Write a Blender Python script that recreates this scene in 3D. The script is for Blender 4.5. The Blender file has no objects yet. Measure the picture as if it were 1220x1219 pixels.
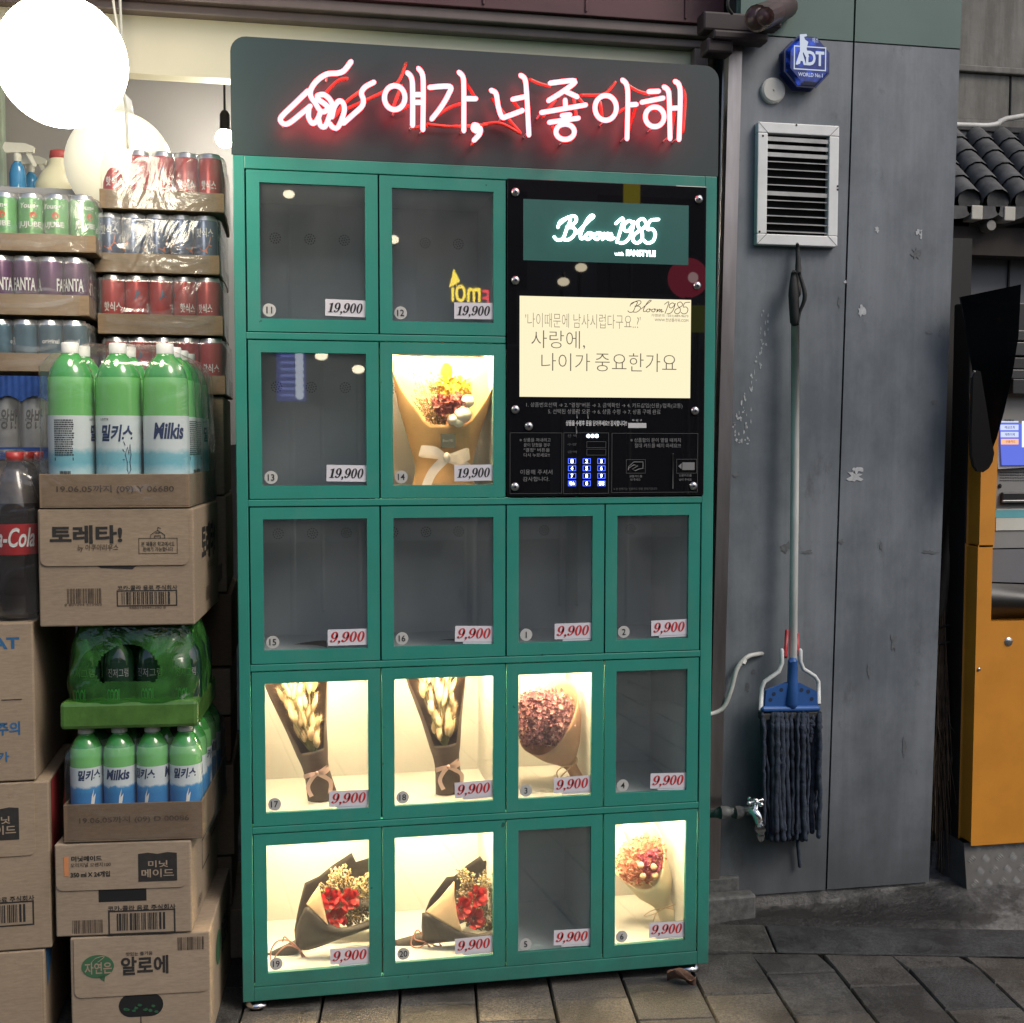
import bpy, math, random
from mathutils import Vector, Matrix, Euler
random.seed(7)
PI = math.pi
SC = bpy.context.scene
COL = SC.collection

# ------------------------------------------------------------------ camera, sky, sun, exposure
CAM = Vector((0.0822, -2.4912, 1.2046))
EUL = Euler((1.51300, -0.00114, -0.18661), 'XYZ')
FPX = 1405.74
ROT = EUL.to_matrix()
cd = bpy.data.cameras.new('camera'); cam = bpy.data.objects.new('camera', cd); COL.objects.link(cam)
cam.location = CAM; cam.rotation_euler = EUL
cd.sensor_fit = 'HORIZONTAL'; cd.sensor_width = 36.0; cd.lens = 36.0 * FPX / 1220.0
cd.clip_start = 0.05; cd.clip_end = 500
SC.camera = cam
SUN_EL, SUN_AZ = math.radians(46), math.radians(44)      # soft light from high up on the right, in front of the shop
w = bpy.data.worlds.new('World'); SC.world = w; w.use_nodes = True
nt = w.node_tree
bg = nt.nodes['Background']; sk = nt.nodes.new('ShaderNodeTexSky'); sk.sky_type = 'NISHITA'
sk.sun_disc = False; sk.sun_elevation = SUN_EL; sk.sun_rotation = math.radians(180 - 44)
sk.air_density = 1.0; sk.dust_density = 3.0
nt.links.new(sk.outputs[0], bg.inputs[0]); bg.inputs[1].default_value = 0.12
sl = bpy.data.lights.new('sun', 'SUN'); sl.energy = 1.3; sl.angle = math.radians(22); sl.color = (1.0, 0.94, 0.86)
so = bpy.data.objects.new('sun', sl); COL.objects.link(so)
sd = Vector((math.sin(SUN_AZ) * math.cos(SUN_EL), -math.cos(SUN_AZ) * math.cos(SUN_EL), math.sin(SUN_EL)))
so.location = sd * 20; so.rotation_euler = sd.to_track_quat('Z', 'Y').to_euler()
SC.view_settings.view_transform = 'Standard'; SC.view_settings.look = 'None'
SC.view_settings.exposure = 0.35; SC.view_settings.gamma = 1.0
SC.cycles.use_denoising = True; SC.cycles.max_bounces = 10; SC.cycles.transparent_max_bounces = 24
SC.cycles.sample_clamp_indirect = 6.0; SC.cycles.caustics_reflective = False; SC.cycles.caustics_refractive = False

# ------------------------------------------------------------------ measuring: a pixel of the 1220 px photograph -> a point in the place
def ray(u, v): return ROT @ Vector(((u - 610) / FPX, -(v - 609.5) / FPX, -1))
def at(u, v, y): d = ray(u, v); return CAM + d * ((y - CAM.y) / d.y)
def atx(u, v, x): d = ray(u, v); return CAM + d * ((x - CAM.x) / d.x)
def atz(u, v, z): d = ray(u, v); return CAM + d * ((z - CAM.z) / d.z)
def opp(u, v, D): p = at(u, v, D); p.y = -D; return p       # what the upright glass at y=0 mirrors
def lerp(a, b, t): return a + (b - a) * t
def lin(r, g, b):
    f = lambda c: (c / 255 / 12.92) if c / 255 <= .04045 else ((c / 255 + .055) / 1.055) ** 2.4
    return (f(r), f(g), f(b))

# ------------------------------------------------------------------ materials
def newmat(name):
    m = bpy.data.materials.new(name); m.use_nodes = True
    return m, m.node_tree, m.node_tree.nodes['Principled BSDF']
def noise(nt, scale, detail=4, rough=.6, vec=None, stretch=None):
    n = nt.nodes.new('ShaderNodeTexNoise'); n.inputs['Scale'].default_value = scale
    n.inputs['Detail'].default_value = detail; n.inputs['Roughness'].default_value = rough
    tc = nt.nodes.new('ShaderNodeTexCoord'); src = tc.outputs['Object']
    if stretch:
        mp = nt.nodes.new('ShaderNodeMapping'); mp.inputs['Scale'].default_value = stretch
        nt.links.new(src, mp.inputs[0]); src = mp.outputs[0]
    nt.links.new(src, n.inputs['Vector'])
    return n.outputs['Fac']
def ramp(nt, src, stops):
    r = nt.nodes.new('ShaderNodeValToRGB'); e = r.color_ramp.elements
    while len(e) < len(stops): e.new(.5)
    for k, (p, c) in enumerate(stops): e[k].position = p; e[k].color = (*c, 1)
    nt.links.new(src, r.inputs[0]); return r.outputs[0]
def mixc(nt, fac, a, b, mode='MIX'):
    x = nt.nodes.new('ShaderNodeMix'); x.data_type = 'RGBA'; x.blend_type = mode
    if isinstance(fac, (int, float)): x.inputs[0].default_value = fac
    else: nt.links.new(fac, x.inputs[0])
    for i, s in ((6, a), (7, b)):
        if isinstance(s, tuple): x.inputs[i].default_value = (*s, 1)
        else: nt.links.new(s, x.inputs[i])
    return x.outputs[2]
def bump(nt, p, h, strength=.3, dist=.002):
    b = nt.nodes.new('ShaderNodeBump'); b.inputs['Strength'].default_value = strength; b.inputs['Distance'].default_value = dist
    nt.links.new(h, b.inputs['Height']); nt.links.new(b.outputs[0], p.inputs['Normal'])
def M(name, col, rough=.5, metal=0., var=.12, scale=9., bmp=0., bscale=60., spec=.5, trans=0., stretch=None, coat=0., sub=0.):
    m, nt, p = newmat(name)
    p.inputs['Roughness'].default_value = rough; p.inputs['Metallic'].default_value = metal
    p.inputs['Specular IOR Level'].default_value = spec; p.inputs['Transmission Weight'].default_value = trans
    p.inputs['Coat Weight'].default_value = coat
    if var:
        f = noise(nt, scale, stretch=stretch)
        c = ramp(nt, f, [(.3, tuple(x * (1 - var) for x in col)), (.7, tuple(min(1, x * (1 + var)) for x in col))])
        nt.links.new(c, p.inputs['Base Color'])
    else: p.inputs['Base Color'].default_value = (*col, 1)
    if bmp: bump(nt, p, noise(nt, bscale, 5), bmp)
    return m
def EM(name, col, strength):
    m = bpy.data.materials.new(name); m.use_nodes = True; nt = m.node_tree; nt.nodes.clear()
    e = nt.nodes.new('ShaderNodeEmission'); e.inputs[0].default_value = (*col, 1); e.inputs[1].default_value = strength
    o = nt.nodes.new('ShaderNodeOutputMaterial'); nt.links.new(e.outputs[0], o.inputs[0]); return m
def clear(name, tint=(1, 1, 1), gloss=1., rough=.02, haze=0., hazecol=(.8, .8, .8), wrinkle=0., wscale=14., ior=1.5, base=0., stretch=None):
    """thin clear sheet: see-through, a fresnel reflection and a little dust"""
    m = bpy.data.materials.new(name); m.use_nodes = True; nt = m.node_tree; nt.nodes.clear()
    N, L = nt.nodes.new, nt.links.new
    o = N('ShaderNodeOutputMaterial'); t = N('ShaderNodeBsdfTransparent'); t.inputs[0].default_value = (*tint, 1)
    g = N('ShaderNodeBsdfGlossy'); g.inputs['Roughness'].default_value = rough; g.inputs[0].default_value = (1, 1, 1, 1)
    fr = N('ShaderNodeLayerWeight'); pw = N('ShaderNodeMath'); pw.operation = 'POWER'; pw.inputs[1].default_value = 5; L(fr.outputs['Facing'], pw.inputs[0])
    f0 = ((ior - 1) / (ior + 1)) ** 2; sc_ = N('ShaderNodeMath'); sc_.operation = 'MULTIPLY_ADD'; sc_.inputs[1].default_value = 1 - f0; sc_.inputs[2].default_value = f0; L(pw.outputs[0], sc_.inputs[0])   # same on both faces of the sheet
    mu = N('ShaderNodeMath'); mu.operation = 'MULTIPLY_ADD'; mu.inputs[1].default_value = gloss; mu.inputs[2].default_value = base; mu.use_clamp = True
    fr.inputs[0].default_value = .5; L(sc_.outputs[0], mu.inputs[0])
    mx = N('ShaderNodeMixShader'); L(mu.outputs[0], mx.inputs[0]); L(t.outputs[0], mx.inputs[1]); L(g.outputs[0], mx.inputs[2])
    out = mx.outputs[0]
    if haze:
        d = N('ShaderNodeBsdfDiffuse'); d.inputs[0].default_value = (*hazecol, 1)
        m2 = N('ShaderNodeMixShader')
        f = noise(nt, wscale * .7, 4, stretch=stretch); mm = N('ShaderNodeMapRange'); L(f, mm.inputs[0])
        mm.inputs[1].default_value = .4; mm.inputs[2].default_value = .7; mm.inputs[3].default_value = haze * .4; mm.inputs[4].default_value = haze * 1.7
        L(mm.outputs[0], m2.inputs[0]); L(out, m2.inputs[1]); L(d.outputs[0], m2.inputs[2]); out = m2.outputs[0]
    if wrinkle:
        b = N('ShaderNodeBump'); b.inputs['Strength'].default_value = wrinkle; b.inputs['Distance'].default_value = .012
        n1 = N('ShaderNodeTexNoise'); n1.inputs['Scale'].default_value = wscale; n1.inputs['Detail'].default_value = 3; n1.inputs['Distortion'].default_value = 1.6
        tc = N('ShaderNodeTexCoord'); L(tc.outputs['Object'], n1.inputs['Vector']); L(n1.outputs[0], b.inputs['Height'])
        L(b.outputs[0], g.inputs['Normal'])
    L(out, o.inputs[0]); return m

def tealmat(name, col):
    m, nt, p = newmat(name); p.inputs['Specular IOR Level'].default_value = .45
    a = ramp(nt, noise(nt, 4, 6, .7), [(.3, tuple(c * .88 for c in col)), (.7, tuple(c * 1.06 for c in col))])
    chip = ramp(nt, noise(nt, 34, 3, .5), [(.735, (0, 0, 0)), (.75, (1, 1, 1))]); a = mixc(nt, chip, a, tuple(c * .35 for c in col))
    dust = ramp(nt, noise(nt, 9, 7, .75, stretch=(1, 1, .35)), [(.5, (0, 0, 0)), (.8, (.22, .22, .22))]); a = mixc(nt, dust, a, (.20, .22, .20))
    tc = nt.nodes.new('ShaderNodeTexCoord'); sx = nt.nodes.new('ShaderNodeSeparateXYZ'); nt.links.new(tc.outputs['Object'], sx.inputs[0])
    ad = nt.nodes.new('ShaderNodeMath'); ad.operation = 'MULTIPLY_ADD'; ad.inputs[1].default_value = .35; nt.links.new(noise(nt, 12, 6, .7), ad.inputs[0]); nt.links.new(sx.outputs[2], ad.inputs[2])
    splash = ramp(nt, ad.outputs[0], [(.16, (.55, .55, .55)), (.40, (0, 0, 0))]); a = mixc(nt, splash, a, (.035, .075, .06))
    nt.links.new(a, p.inputs['Base Color']); nt.links.new(ramp(nt, noise(nt, 7, 6, .7), [(.3, (.30,) * 3), (.7, (.50,) * 3)]), p.inputs['Roughness']); bump(nt, p, noise(nt, 240, 3), .06); return m
TEAL = tealmat('teal_paint', (.028, .225, .175))
TEALD = M('teal_header_glare_tone', (.019, .036, .037), .42, var=.06, scale=3, bmp=.04, bscale=260)  # darker copy of the teal paint, with lens glare put into the colour
SEAM = M('seam_black', (.008, .008, .008), .8, var=0)
CELL = M('cell_lining', (.50, .50, .48), .42, var=.06, scale=4, metal=0.)
CELLG = M('cell_galvanised_unlit', (.66, .68, .68), .36, var=.10, scale=3.5, metal=.1, stretch=(1, 1, .5))  # paler copy of the lining for unlit cells, brightness put into the colour
GLASS = clear('door_glass', (.93, .95, .95), 1.35, .015, haze=.022, wscale=5)
ACRYL = M('black_acrylic', (.006, .006, .007), .015, var=0, spec=.5)
CHROME = M('chrome', (.75, .75, .75), .16, 1., var=.1, scale=30)
CHROMED = M('screw_metal', (.5, .5, .5), .3, 1., var=.2, scale=60)
WHITEP = M('white_paper', (.72, .72, .74), .7, var=.05, scale=30)
INK = M('black_ink', (.012, .012, .013), .6, var=.1, scale=80)
REDINK = M('red_ink', (.42, .018, .02), .6, var=.06, scale=50)
GREYINK = M('grey_ink', (.22, .22, .22), .5, var=.1, scale=80)
BROWNINK = M('brown_ink', (.10, .025, .02), .6, var=0)
FADED = M('faded_ink', (.075, .05, .032), .8, var=.5, scale=90)
BLUEINK = M('blue_ink', (.02, .10, .22), .7, var=.3, scale=50)
LED = EM('warm_led', (1.0, .72, .39), 265.)
POSTER = EM('backlit_poster', (1.0, .90, .60), .80)
LOGOW = EM('logo_light', (.86, 1.0, .96), 4.5)
LOGOBOX = M('logo_window_green', (.03, .12, .105), .25, var=.1, scale=6)
KEYB = EM('key_blue', (.06, .12, 1.0), 2.6)
KEYW = EM('key_white', (.75, .82, 1.0), 5.)
NEON = EM('neon_tube', (1.0, .088, .106), 10.0)
NEOND = M('unlit_red_tube', (.45, .075, .05), .3, var=.2, scale=40)
GLOBE = EM('globe_glow', (1.0, .90, .70), 24.)
GLOBE2 = M('globe_soft_glow', (.80, .76, .62), .35, var=0); _p = GLOBE2.node_tree.nodes['Principled BSDF']; _p.inputs['Emission Color'].default_value = (1, .92, .66, 1); _p.inputs['Emission Strength'].default_value = .36

def cardboard(name, col, stain=.25):
    m, nt, p = newmat(name)
    p.inputs['Roughness'].default_value = .85; p.inputs['Specular IOR Level'].default_value = .2
    a = ramp(nt, noise(nt, 3.5, 5), [(.3, tuple(c * (1 - stain) for c in col)), (.72, col)])
    f = noise(nt, 160, 3, stretch=(.35, 1, 1.6))
    c = mixc(nt, .25, a, ramp(nt, f, [(.3, (.25, .22, .18)), (.7, (1, 1, 1))]), 'MULTIPLY')
    sp = ramp(nt, noise(nt, 7, 7, .75), [(.60, (1, 1, 1)), (.70, (.62, .57, .52))]); c = mixc(nt, .8, c, sp, 'MULTIPLY')
    nt.links.new(c, p.inputs['Base Color'])
    h = noise(nt, 22, 3, stretch=(.25, .25, 2.)); bump(nt, p, h, .22, .003)
    return m
CARD = cardboard('cardboard', (.36, .275, .190))
CARD2 = cardboard('cardboard_pale', (.385, .30, .215))
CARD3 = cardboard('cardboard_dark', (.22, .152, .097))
CARDT = cardboard('cardboard_tray', (.29, .205, .13))
TAPE = M('packing_tape', (.36, .27, .17), .22, var=.1)

def wallmat():
    m, nt, p = newmat('grey_metal_paint')
    p.inputs['Metallic'].default_value = .0; p.inputs['Roughness'].default_value = .42
    base = ramp(nt, noise(nt, 1.1, 6, .6), [(.3, (.130, .149, .167)), (.7, (.212, .230, .249))])
    streak = ramp(nt, noise(nt, 6, 6, .7, stretch=(2.5, 1, .16)), [(.38, (.5, .51, .52)), (.6, (1, 1, 1))])
    c = mixc(nt, .38, base, streak, 'MULTIPLY')
    blot = ramp(nt, noise(nt, 3.1, 8, .72, stretch=(1, 1, .7)), [(.42, (.55, .57, .59)), (.56, (1, 1, 1))]); c = mixc(nt, .6, c, blot, 'MULTIPLY')
    smear = ramp(nt, noise(nt, 4.2, 7, .75, stretch=(1.6, 1, .9)), [(.58, (0, 0, 0)), (.70, (1, 1, 1))])
    c = mixc(nt, smear, c, (.075, .08, .085))
    light = ramp(nt, noise(nt, 7.5, 8, .8, stretch=(2.4, 1, .5)), [(.68, (0, 0, 0)), (.70, (1, 1, 1))])
    c = mixc(nt, light, c, (.34, .35, .36))
    # darker low on the panel: shade put into the colour, together with grime
    tc = nt.nodes.new('ShaderNodeTexCoord'); sx = nt.nodes.new('ShaderNodeSeparateXYZ'); nt.links.new(tc.outputs['Object'], sx.inputs[0])
    ad = nt.nodes.new('ShaderNodeMath'); ad.operation = 'MULTIPLY_ADD'; ad.inputs[1].default_value = .9
    nt.links.new(noise(nt, 3.2, 6, .7), ad.inputs[0]); nt.links.new(sx.outputs[2], ad.inputs[2])
    gr = ramp(nt, ad.outputs[0], [(.45, (1, 1, 1)), (.95, (0, 0, 0))])
    c = mixc(nt, gr, c, mixc(nt, .55, c, (.05, .05, .048)))
    nt.links.new(c, p.inputs['Base Color'])
    nt.links.new(ramp(nt, noise(nt, 5, 5), [(.3, (.34,) * 3), (.7, (.55,) * 3)]), p.inputs['Roughness'])
    bump(nt, p, noise(nt, 1.6, 4, stretch=(1, 1, .4)), .25, .01)
    return m
WALL = wallmat()
WGREEN = M('green_band_paint', (.075, .135, .115), .5, var=.12, scale=3)
STEEL = M('stainless_post', (.36, .33, .32), .32, 1., var=.35, scale=5, bmp=.08, bscale=14, stretch=(3, 3, .4))
ALU = M('white_aluminium', (.72, .72, .70), .4, var=.08, scale=12)
ALUG = M('louvre_aluminium', (.36, .36, .35), .45, .3, var=.3, scale=14)
DARK = M('void_black', (.006, .006, .006), .9, var=0)
BLACKPL = M('black_plastic', (.016, .016, .017), .4, var=.2, scale=20)
BLACKRUB = M('black_rubber', (.02, .02, .02), .75, var=.2, scale=20)
MAROON = M('shutter_box_red_glow', (.075, .024, .028), .55, var=.3, scale=4, stretch=(1, 1, 2))  # unlit darkness and the neon's red glow are put into this colour
TRIM = M('brown_trim', (.13, .095, .085), .45, var=.2, scale=8)
CREAM = M('cream_fascia', (.62, .57, .42), .55, var=.06, scale=2)
GREYIN = M('interior_grey_wall', (.46, .44, .44), .8, var=.06, scale=2)

# ------------------------------------------------------------------ mesh builder
ORG = {}
_tc = {}
def text_geo(s, shear=0., off=0.):
    k = (s, shear, off)
    if k not in _tc:
        cu = bpy.data.curves.new('t', 'FONT'); cu.body = s; cu.shear = shear; cu.offset = off; cu.resolution_u = 3
        o = bpy.data.objects.new('t', cu); COL.objects.link(o); bpy.context.view_layer.update()
        me = bpy.data.meshes.new_from_object(o.evaluated_get(bpy.context.evaluated_depsgraph_get()))
        vs = [(v.co.x, v.co.y) for v in me.vertices]; fs = [tuple(p.vertices) for p in me.polygons]
        bpy.data.objects.remove(o); bpy.data.curves.remove(cu); bpy.data.meshes.remove(me)
        xs = [a for a, b in vs]; ys = [b for a, b in vs]
        x0, y0, sx, sy = min(xs), min(ys), max(xs) - min(xs), max(ys) - min(ys)
        _tc[k] = ([((a - x0) / sx, (b - y0) / sy) for a, b in vs], fs, sx / sy)
    return _tc[k]
class MB:
    def __init__(s): s.v = []; s.f = []; s.m = []; s.s = []
    def add(s, vs, fs, mi=0, sm=False):
        k = len(s.v); s.v += [Vector(v) for v in vs]
        for i, f in enumerate(fs):
            s.f.append([a + k for a in f]); s.m.append(mi[i] if isinstance(mi, list) else mi); s.s.append(sm)
        return s
    def box(s, x0, x1, y0, y1, z0, z1, mi=0):
        return s.add([(x0, y0, z0), (x1, y0, z0), (x1, y1, z0), (x0, y1, z0), (x0, y0, z1), (x1, y0, z1), (x1, y1, z1), (x0, y1, z1)],
                     [(0, 1, 5, 4), (1, 2, 6, 5), (2, 3, 7, 6), (3, 0, 4, 7), (4, 5, 6, 7), (3, 2, 1, 0)], mi)
    def quad(s, a, b, c, d, mi=0): return s.add([a, b, c, d], [(0, 1, 2, 3)], mi)
    def prism(s, pts, plane, d0, d1, mi=0, sm=False):
        f = {'xz': lambda a, b, d: (a, d, b), 'yz': lambda a, b, d: (d, a, b), 'xy': lambda a, b, d: (a, b, d)}[plane]
        n = len(pts); vs = [f(a, b, d0) for a, b in pts] + [f(a, b, d1) for a, b in pts]
        fs = [tuple(range(n)), tuple(range(2 * n - 1, n - 1, -1))] + [(i, (i + 1) % n, n + (i + 1) % n, n + i) for i in range(n)]
        return s.add(vs, fs, mi, sm)
    def tube(s, pts, r, n=8, mi=0, cap=True, spline=0):
        P = [Vector(p) for p in pts]; R = list(r) if isinstance(r, (list, tuple)) else [r] * len(P)
        if spline and len(P) > 2:
            Q, S = [], []
            for i in range(len(P) - 1):
                p0, p1, p2, p3 = P[max(0, i - 1)], P[i], P[i + 1], P[min(len(P) - 1, i + 2)]
                for k in range(spline):
                    t = k / spline
                    Q.append(.5 * ((2 * p1) + (p2 - p0) * t + (2 * p0 - 5 * p1 + 4 * p2 - p3) * t * t + (3 * p1 - p0 - 3 * p2 + p3) * t ** 3))
                    S.append(lerp(R[i], R[i + 1], t))
            P, R = Q + [P[-1]], S + [R[-1]]
        vs, fs = [], []; up = None; m = len(P)
        for i, p in enumerate(P):
            d = (P[min(m - 1, i + 1)] - P[max(0, i - 1)])
            if d.length < 1e-9: d = Vector((0, 0, 1))
            d.normalize()
            if up is None: up = d.orthogonal().normalized()
            up = up - d * up.dot(d)
            up = up.normalized() if up.length > 1e-6 else d.orthogonal().normalized()
            q = d.cross(up)
            for k in range(n):
                a = 2 * PI * k / n; vs.append(p + (up * math.cos(a) + q * math.sin(a)) * R[i])
        for i in range(m - 1):
            for k in range(n): fs.append((i * n + k, i * n + (k + 1) % n, (i + 1) * n + (k + 1) % n, (i + 1) * n + k))
        if cap:
            for e, (i, sg) in enumerate(((0, -1), (m - 1, 1))):   # rounded ends
                d = (P[1] - P[0] if e == 0 else P[-1] - P[-2]).normalized() * sg
                k0 = len(vs)
                for k in range(n): vs.append(P[i] + (vs[i * n + k] - P[i]) * .6 + d * R[i] * .75)
                vs.append(P[i] + d * R[i])
                for k in range(n):
                    fs.append((i * n + k, i * n + (k + 1) % n, k0 + (k + 1) % n, k0 + k)); fs.append((k0 + k, k0 + (k + 1) % n, k0 + n))
        return s.add(vs, fs, mi, True)
    def lathe(s, prof, c, n=20, mi=0, axis='z', sm=True):
        """prof: (radius, height[, material of the band above])"""
        vs, fs, ms = [], [], []; c = Vector(c)
        for q in prof:
            for k in range(n):
                a = 2 * PI * k / n; x, y, z = q[0] * math.cos(a), q[0] * math.sin(a), q[1]
                vs.append(c + Vector({'z': (x, y, z), 'y': (x, z, y), 'x': (z, x, y)}[axis]))
        for i in range(len(prof) - 1):
            for k in range(n):
                fs.append((i * n + k, i * n + (k + 1) % n, (i + 1) * n + (k + 1) % n, (i + 1) * n + k)); ms.append(prof[i][2] if len(prof[i]) > 2 else mi)
        return s.add(vs, fs, ms, sm)
    def ball(s, c, rx, ry=None, rz=None, n=10, m=7, mi=0, rot=None):
        ry = ry or rx; rz = rz or rx; c = Vector(c); vs, fs = [], []
        for i in range(m + 1):
            t = PI * i / m
            for k in range(n):
                a = 2 * PI * k / n; p = Vector((rx * math.sin(t) * math.cos(a), ry * math.sin(t) * math.sin(a), rz * math.cos(t)))
                vs.append(c + (rot @ p if rot else p))
        for i in range(m):
            for k in range(n): fs.append((i * n + k, i * n + (k + 1) % n, (i + 1) * n + (k + 1) % n, (i + 1) * n + k))
        return s.add(vs, fs, mi, True)
    def sheet(s, fn, nu, nv, mi=0, sm=True, closeu=False, skip=None):
        vs = [fn(i / nu, j / nv) for j in range(nv + 1) for i in range(nu + 1)]
        fs = [(j * (nu + 1) + i, j * (nu + 1) + i + 1, (j + 1) * (nu + 1) + i + 1, (j + 1) * (nu + 1) + i) for j in range(nv) for i in range(nu)
              if not (skip and skip((i + .5) / nu, (j + .5) / nv))]
        return s.add(vs, fs, mi, sm)
    def band(s, pts, wd, mi=0, sub=5):
        """a ribbon along pts, width vector wd (or one per point)"""
        P = [Vector(p) for p in pts]; W = [Vector(x) for x in wd] if isinstance(wd[0], (tuple, list, Vector)) else [Vector(wd)] * len(P)
        def fn(u, v):
            x = v * (len(P) - 1); i = min(len(P) - 2, int(x)); t = x - i
            p0, p1, p2, p3 = P[max(0, i - 1)], P[i], P[i + 1], P[min(len(P) - 1, i + 2)]
            q = .5 * ((2 * p1) + (p2 - p0) * t + (2 * p0 - 5 * p1 + 4 * p2 - p3) * t * t + (3 * p1 - p0 - 3 * p2 + p3) * t ** 3)
            return q + W[i].lerp(W[i + 1], t) * (u - .5)
        return s.sheet(fn, 2, sub * (len(P) - 1), mi)
    def text(s, st, fn, mi=0, shear=0., off=0.):
        g = text_geo(st, shear, off); return s.add([fn(a, b) for a, b in g[0]], g[1], mi)
    def tpx(s, st, u0, v0, u1, v1, y, mi=0, shear=0., off=0.):
        """lettering on an upright front face, its box measured in the photograph"""
        um, vm = (u0 + u1) / 2, (v0 + v1) / 2
        x0, x1, z1, z0 = at(u0, vm, y).x, at(u1, vm, y).x, at(um, v0, y).z, at(um, v1, y).z
        return s.text(st, lambda a, b: (lerp(x0, x1, a), y, lerp(z0, z1, b)), mi, shear, off)
    def tside(s, st, y0, y1, z0, z1, x, mi=0, shear=0., off=0.):
        return s.text(st, lambda a, b: (x, lerp(y0, y1, a), lerp(z0, z1, b)), mi, shear, off)
    def twrap(s, st, c, r, a0, a1, z0, z1, mi=0, shear=0., off=0.):
        """lettering round a can or bottle; angle 0 faces the street"""
        return s.text(st, lambda a, b: (c[0] + r * math.sin(lerp(a0, a1, a)), c[1] - r * math.cos(lerp(a0, a1, a)), lerp(z0, z1, b)), mi, shear, off)
    def bars(s, x0, x1, z0, z1, y, mi=0, n=26, seed=1):
        R = random.Random(seed); x = 0.; xs = []
        while x < n: wd = R.choice((.45, .45, .9, 1.4)); xs.append((x, x + wd)); x += wd + R.choice((.5, .5, 1., 1.3))
        for a, b in xs: s.quad((lerp(x0, x1, a / x), y, z0), (lerp(x0, x1, b / x), y, z0), (lerp(x0, x1, b / x), y, z1), (lerp(x0, x1, a / x), y, z1), mi)
        return s
    def frame(s, x0, x1, z0, z1, y, t, mi=0):
        for a, b, c, d in ((x0, x1, z0, z0 + t), (x0, x1, z1 - t, z1), (x0, x0 + t, z0 + t, z1 - t), (x1 - t, x1, z0 + t, z1 - t)):
            s.quad((a, y, c), (b, y, c), (b, y, d), (a, y, d), mi)
        return s
    def build(s, name, mats, parent=None, bevel=0., origin=None, sub=0, solid=0.):
        if parent is not None: og = ORG[parent]
        elif origin is not None: og = Vector(origin)
        else:
            xs = [v.x for v in s.v]; ys = [v.y for v in s.v]; zs = [v.z for v in s.v]
            og = Vector(((min(xs) + max(xs)) / 2, (min(ys) + max(ys)) / 2, min(zs)))
        me = bpy.data.meshes.new(name); me.from_pydata([v - og for v in s.v], [], s.f)
        for m in (mats if isinstance(mats, (list, tuple)) else [mats]): me.materials.append(m)
        me.polygons.foreach_set('material_index', s.m); me.polygons.foreach_set('use_smooth', s.s); me.update()
        o = bpy.data.objects.new(name, me); COL.objects.link(o); ORG[o] = og
        if parent is not None: o.parent = parent
        else: o.location = og
        if solid: x = o.modifiers.new('t', 'SOLIDIFY'); x.thickness = solid; x.offset = 0
        if bevel: x = o.modifiers.new('b', 'BEVEL'); x.width = bevel; x.segments = 2; x.limit_method = 'ANGLE'; x.angle_limit = math.radians(50)
        if sub: x = o.modifiers.new('s', 'SUBSURF'); x.levels = x.render_levels = sub
        return o
def tag(o, label=None, cat=None, group=None, kind=None):
    if label: o['label'] = label
    if cat: o['category'] = cat
    if group: o['group'] = group
    if kind: o['kind'] = kind
    return o
def thing(name, loc, label, cat, group=None):
    o = bpy.data.objects.new(name, None); COL.objects.link(o); o.location = loc; o.empty_display_size = .05
    ORG[o] = Vector(loc); return tag(o, label, cat, group)
def struct(o): o['kind'] = 'structure'; return o
def child_copy(o, parent, loc=(0, 0, 0), rz=0.):
    c = o.copy(); COL.objects.link(c); c.parent = parent; c.location = loc; c.rotation_euler = (0, 0, rz); return c

# ================================================================== THE SETTING
# ground sheet to the horizon
m, nt, p = newmat('asphalt'); p.inputs['Roughness'].default_value = .9
nt.links.new(ramp(nt, noise(nt, 2, 8, .7), [(.3, (.035, .035, .036)), (.7, (.065, .064, .062))]), p.inputs['Base Color'])
ASPH = m
struct(MB().quad((-150, -150, -.03), (150, -150, -.03), (150, 150, -.03), (-150, 150, -.03)).build('ground', ASPH, origin=(0, 0, -.03)))

# paving slabs, each a little out of level
def pavemat(name='paving_stone', g=(.72, .78, .84)):
    m, nt, p = newmat(name); p.inputs['Roughness'].default_value = .8; p.inputs['Specular IOR Level'].default_value = .35
    gi = nt.nodes.new('ShaderNodeNewGeometry')
    tone = ramp(nt, gi.outputs['Random Per Island'], [(0, (.085, .08, .074)), (.35, (.155, .132, .106)), (.7, (.115, .105, .094)), (1, (.195, .160, .124))])
    tone = mixc(nt, 1., tone, g, 'MULTIPLY')
    c = mixc(nt, .65, tone, ramp(nt, noise(nt, 190, 3, .8), [(.36, (.28, .28, .28)), (.5, (.9, .9, .9)), (.64, (1.5, 1.47, 1.42))]), 'MULTIPLY')
    st = ramp(nt, noise(nt, 5.5, 8, .72), [(.42, (.34, .335, .33)), (.6, (1, 1, 1))])
    c = mixc(nt, .75, c, st, 'MULTIPLY')
    sp = ramp(nt, noise(nt, 14, 3, .5), [(.70, (1, 1, 1)), (.74, (.35, .34, .33))])
    c = mixc(nt, .8, c, sp, 'MULTIPLY')
    nt.links.new(c, p.inputs['Base Color'])
    nt.links.new(ramp(nt, noise(nt, 5.5, 8, .72), [(.4, (.45,) * 3), (.6, (.85,) * 3)]), p.inputs['Roughness'])
    bump(nt, p, noise(nt, 160, 5, .8), .9, .003)
    return m
PAVE = pavemat()
pv = MB(); R = random.Random(3); yaw = math.radians(-6.5); cy, sy = math.cos(yaw), math.sin(yaw)
KA, KB = Vector((1.052, .112)), Vector((1.768, -.054)); KD = (KB - KA).normalized(); KN = Vector((-KD.y, KD.x))
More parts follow.
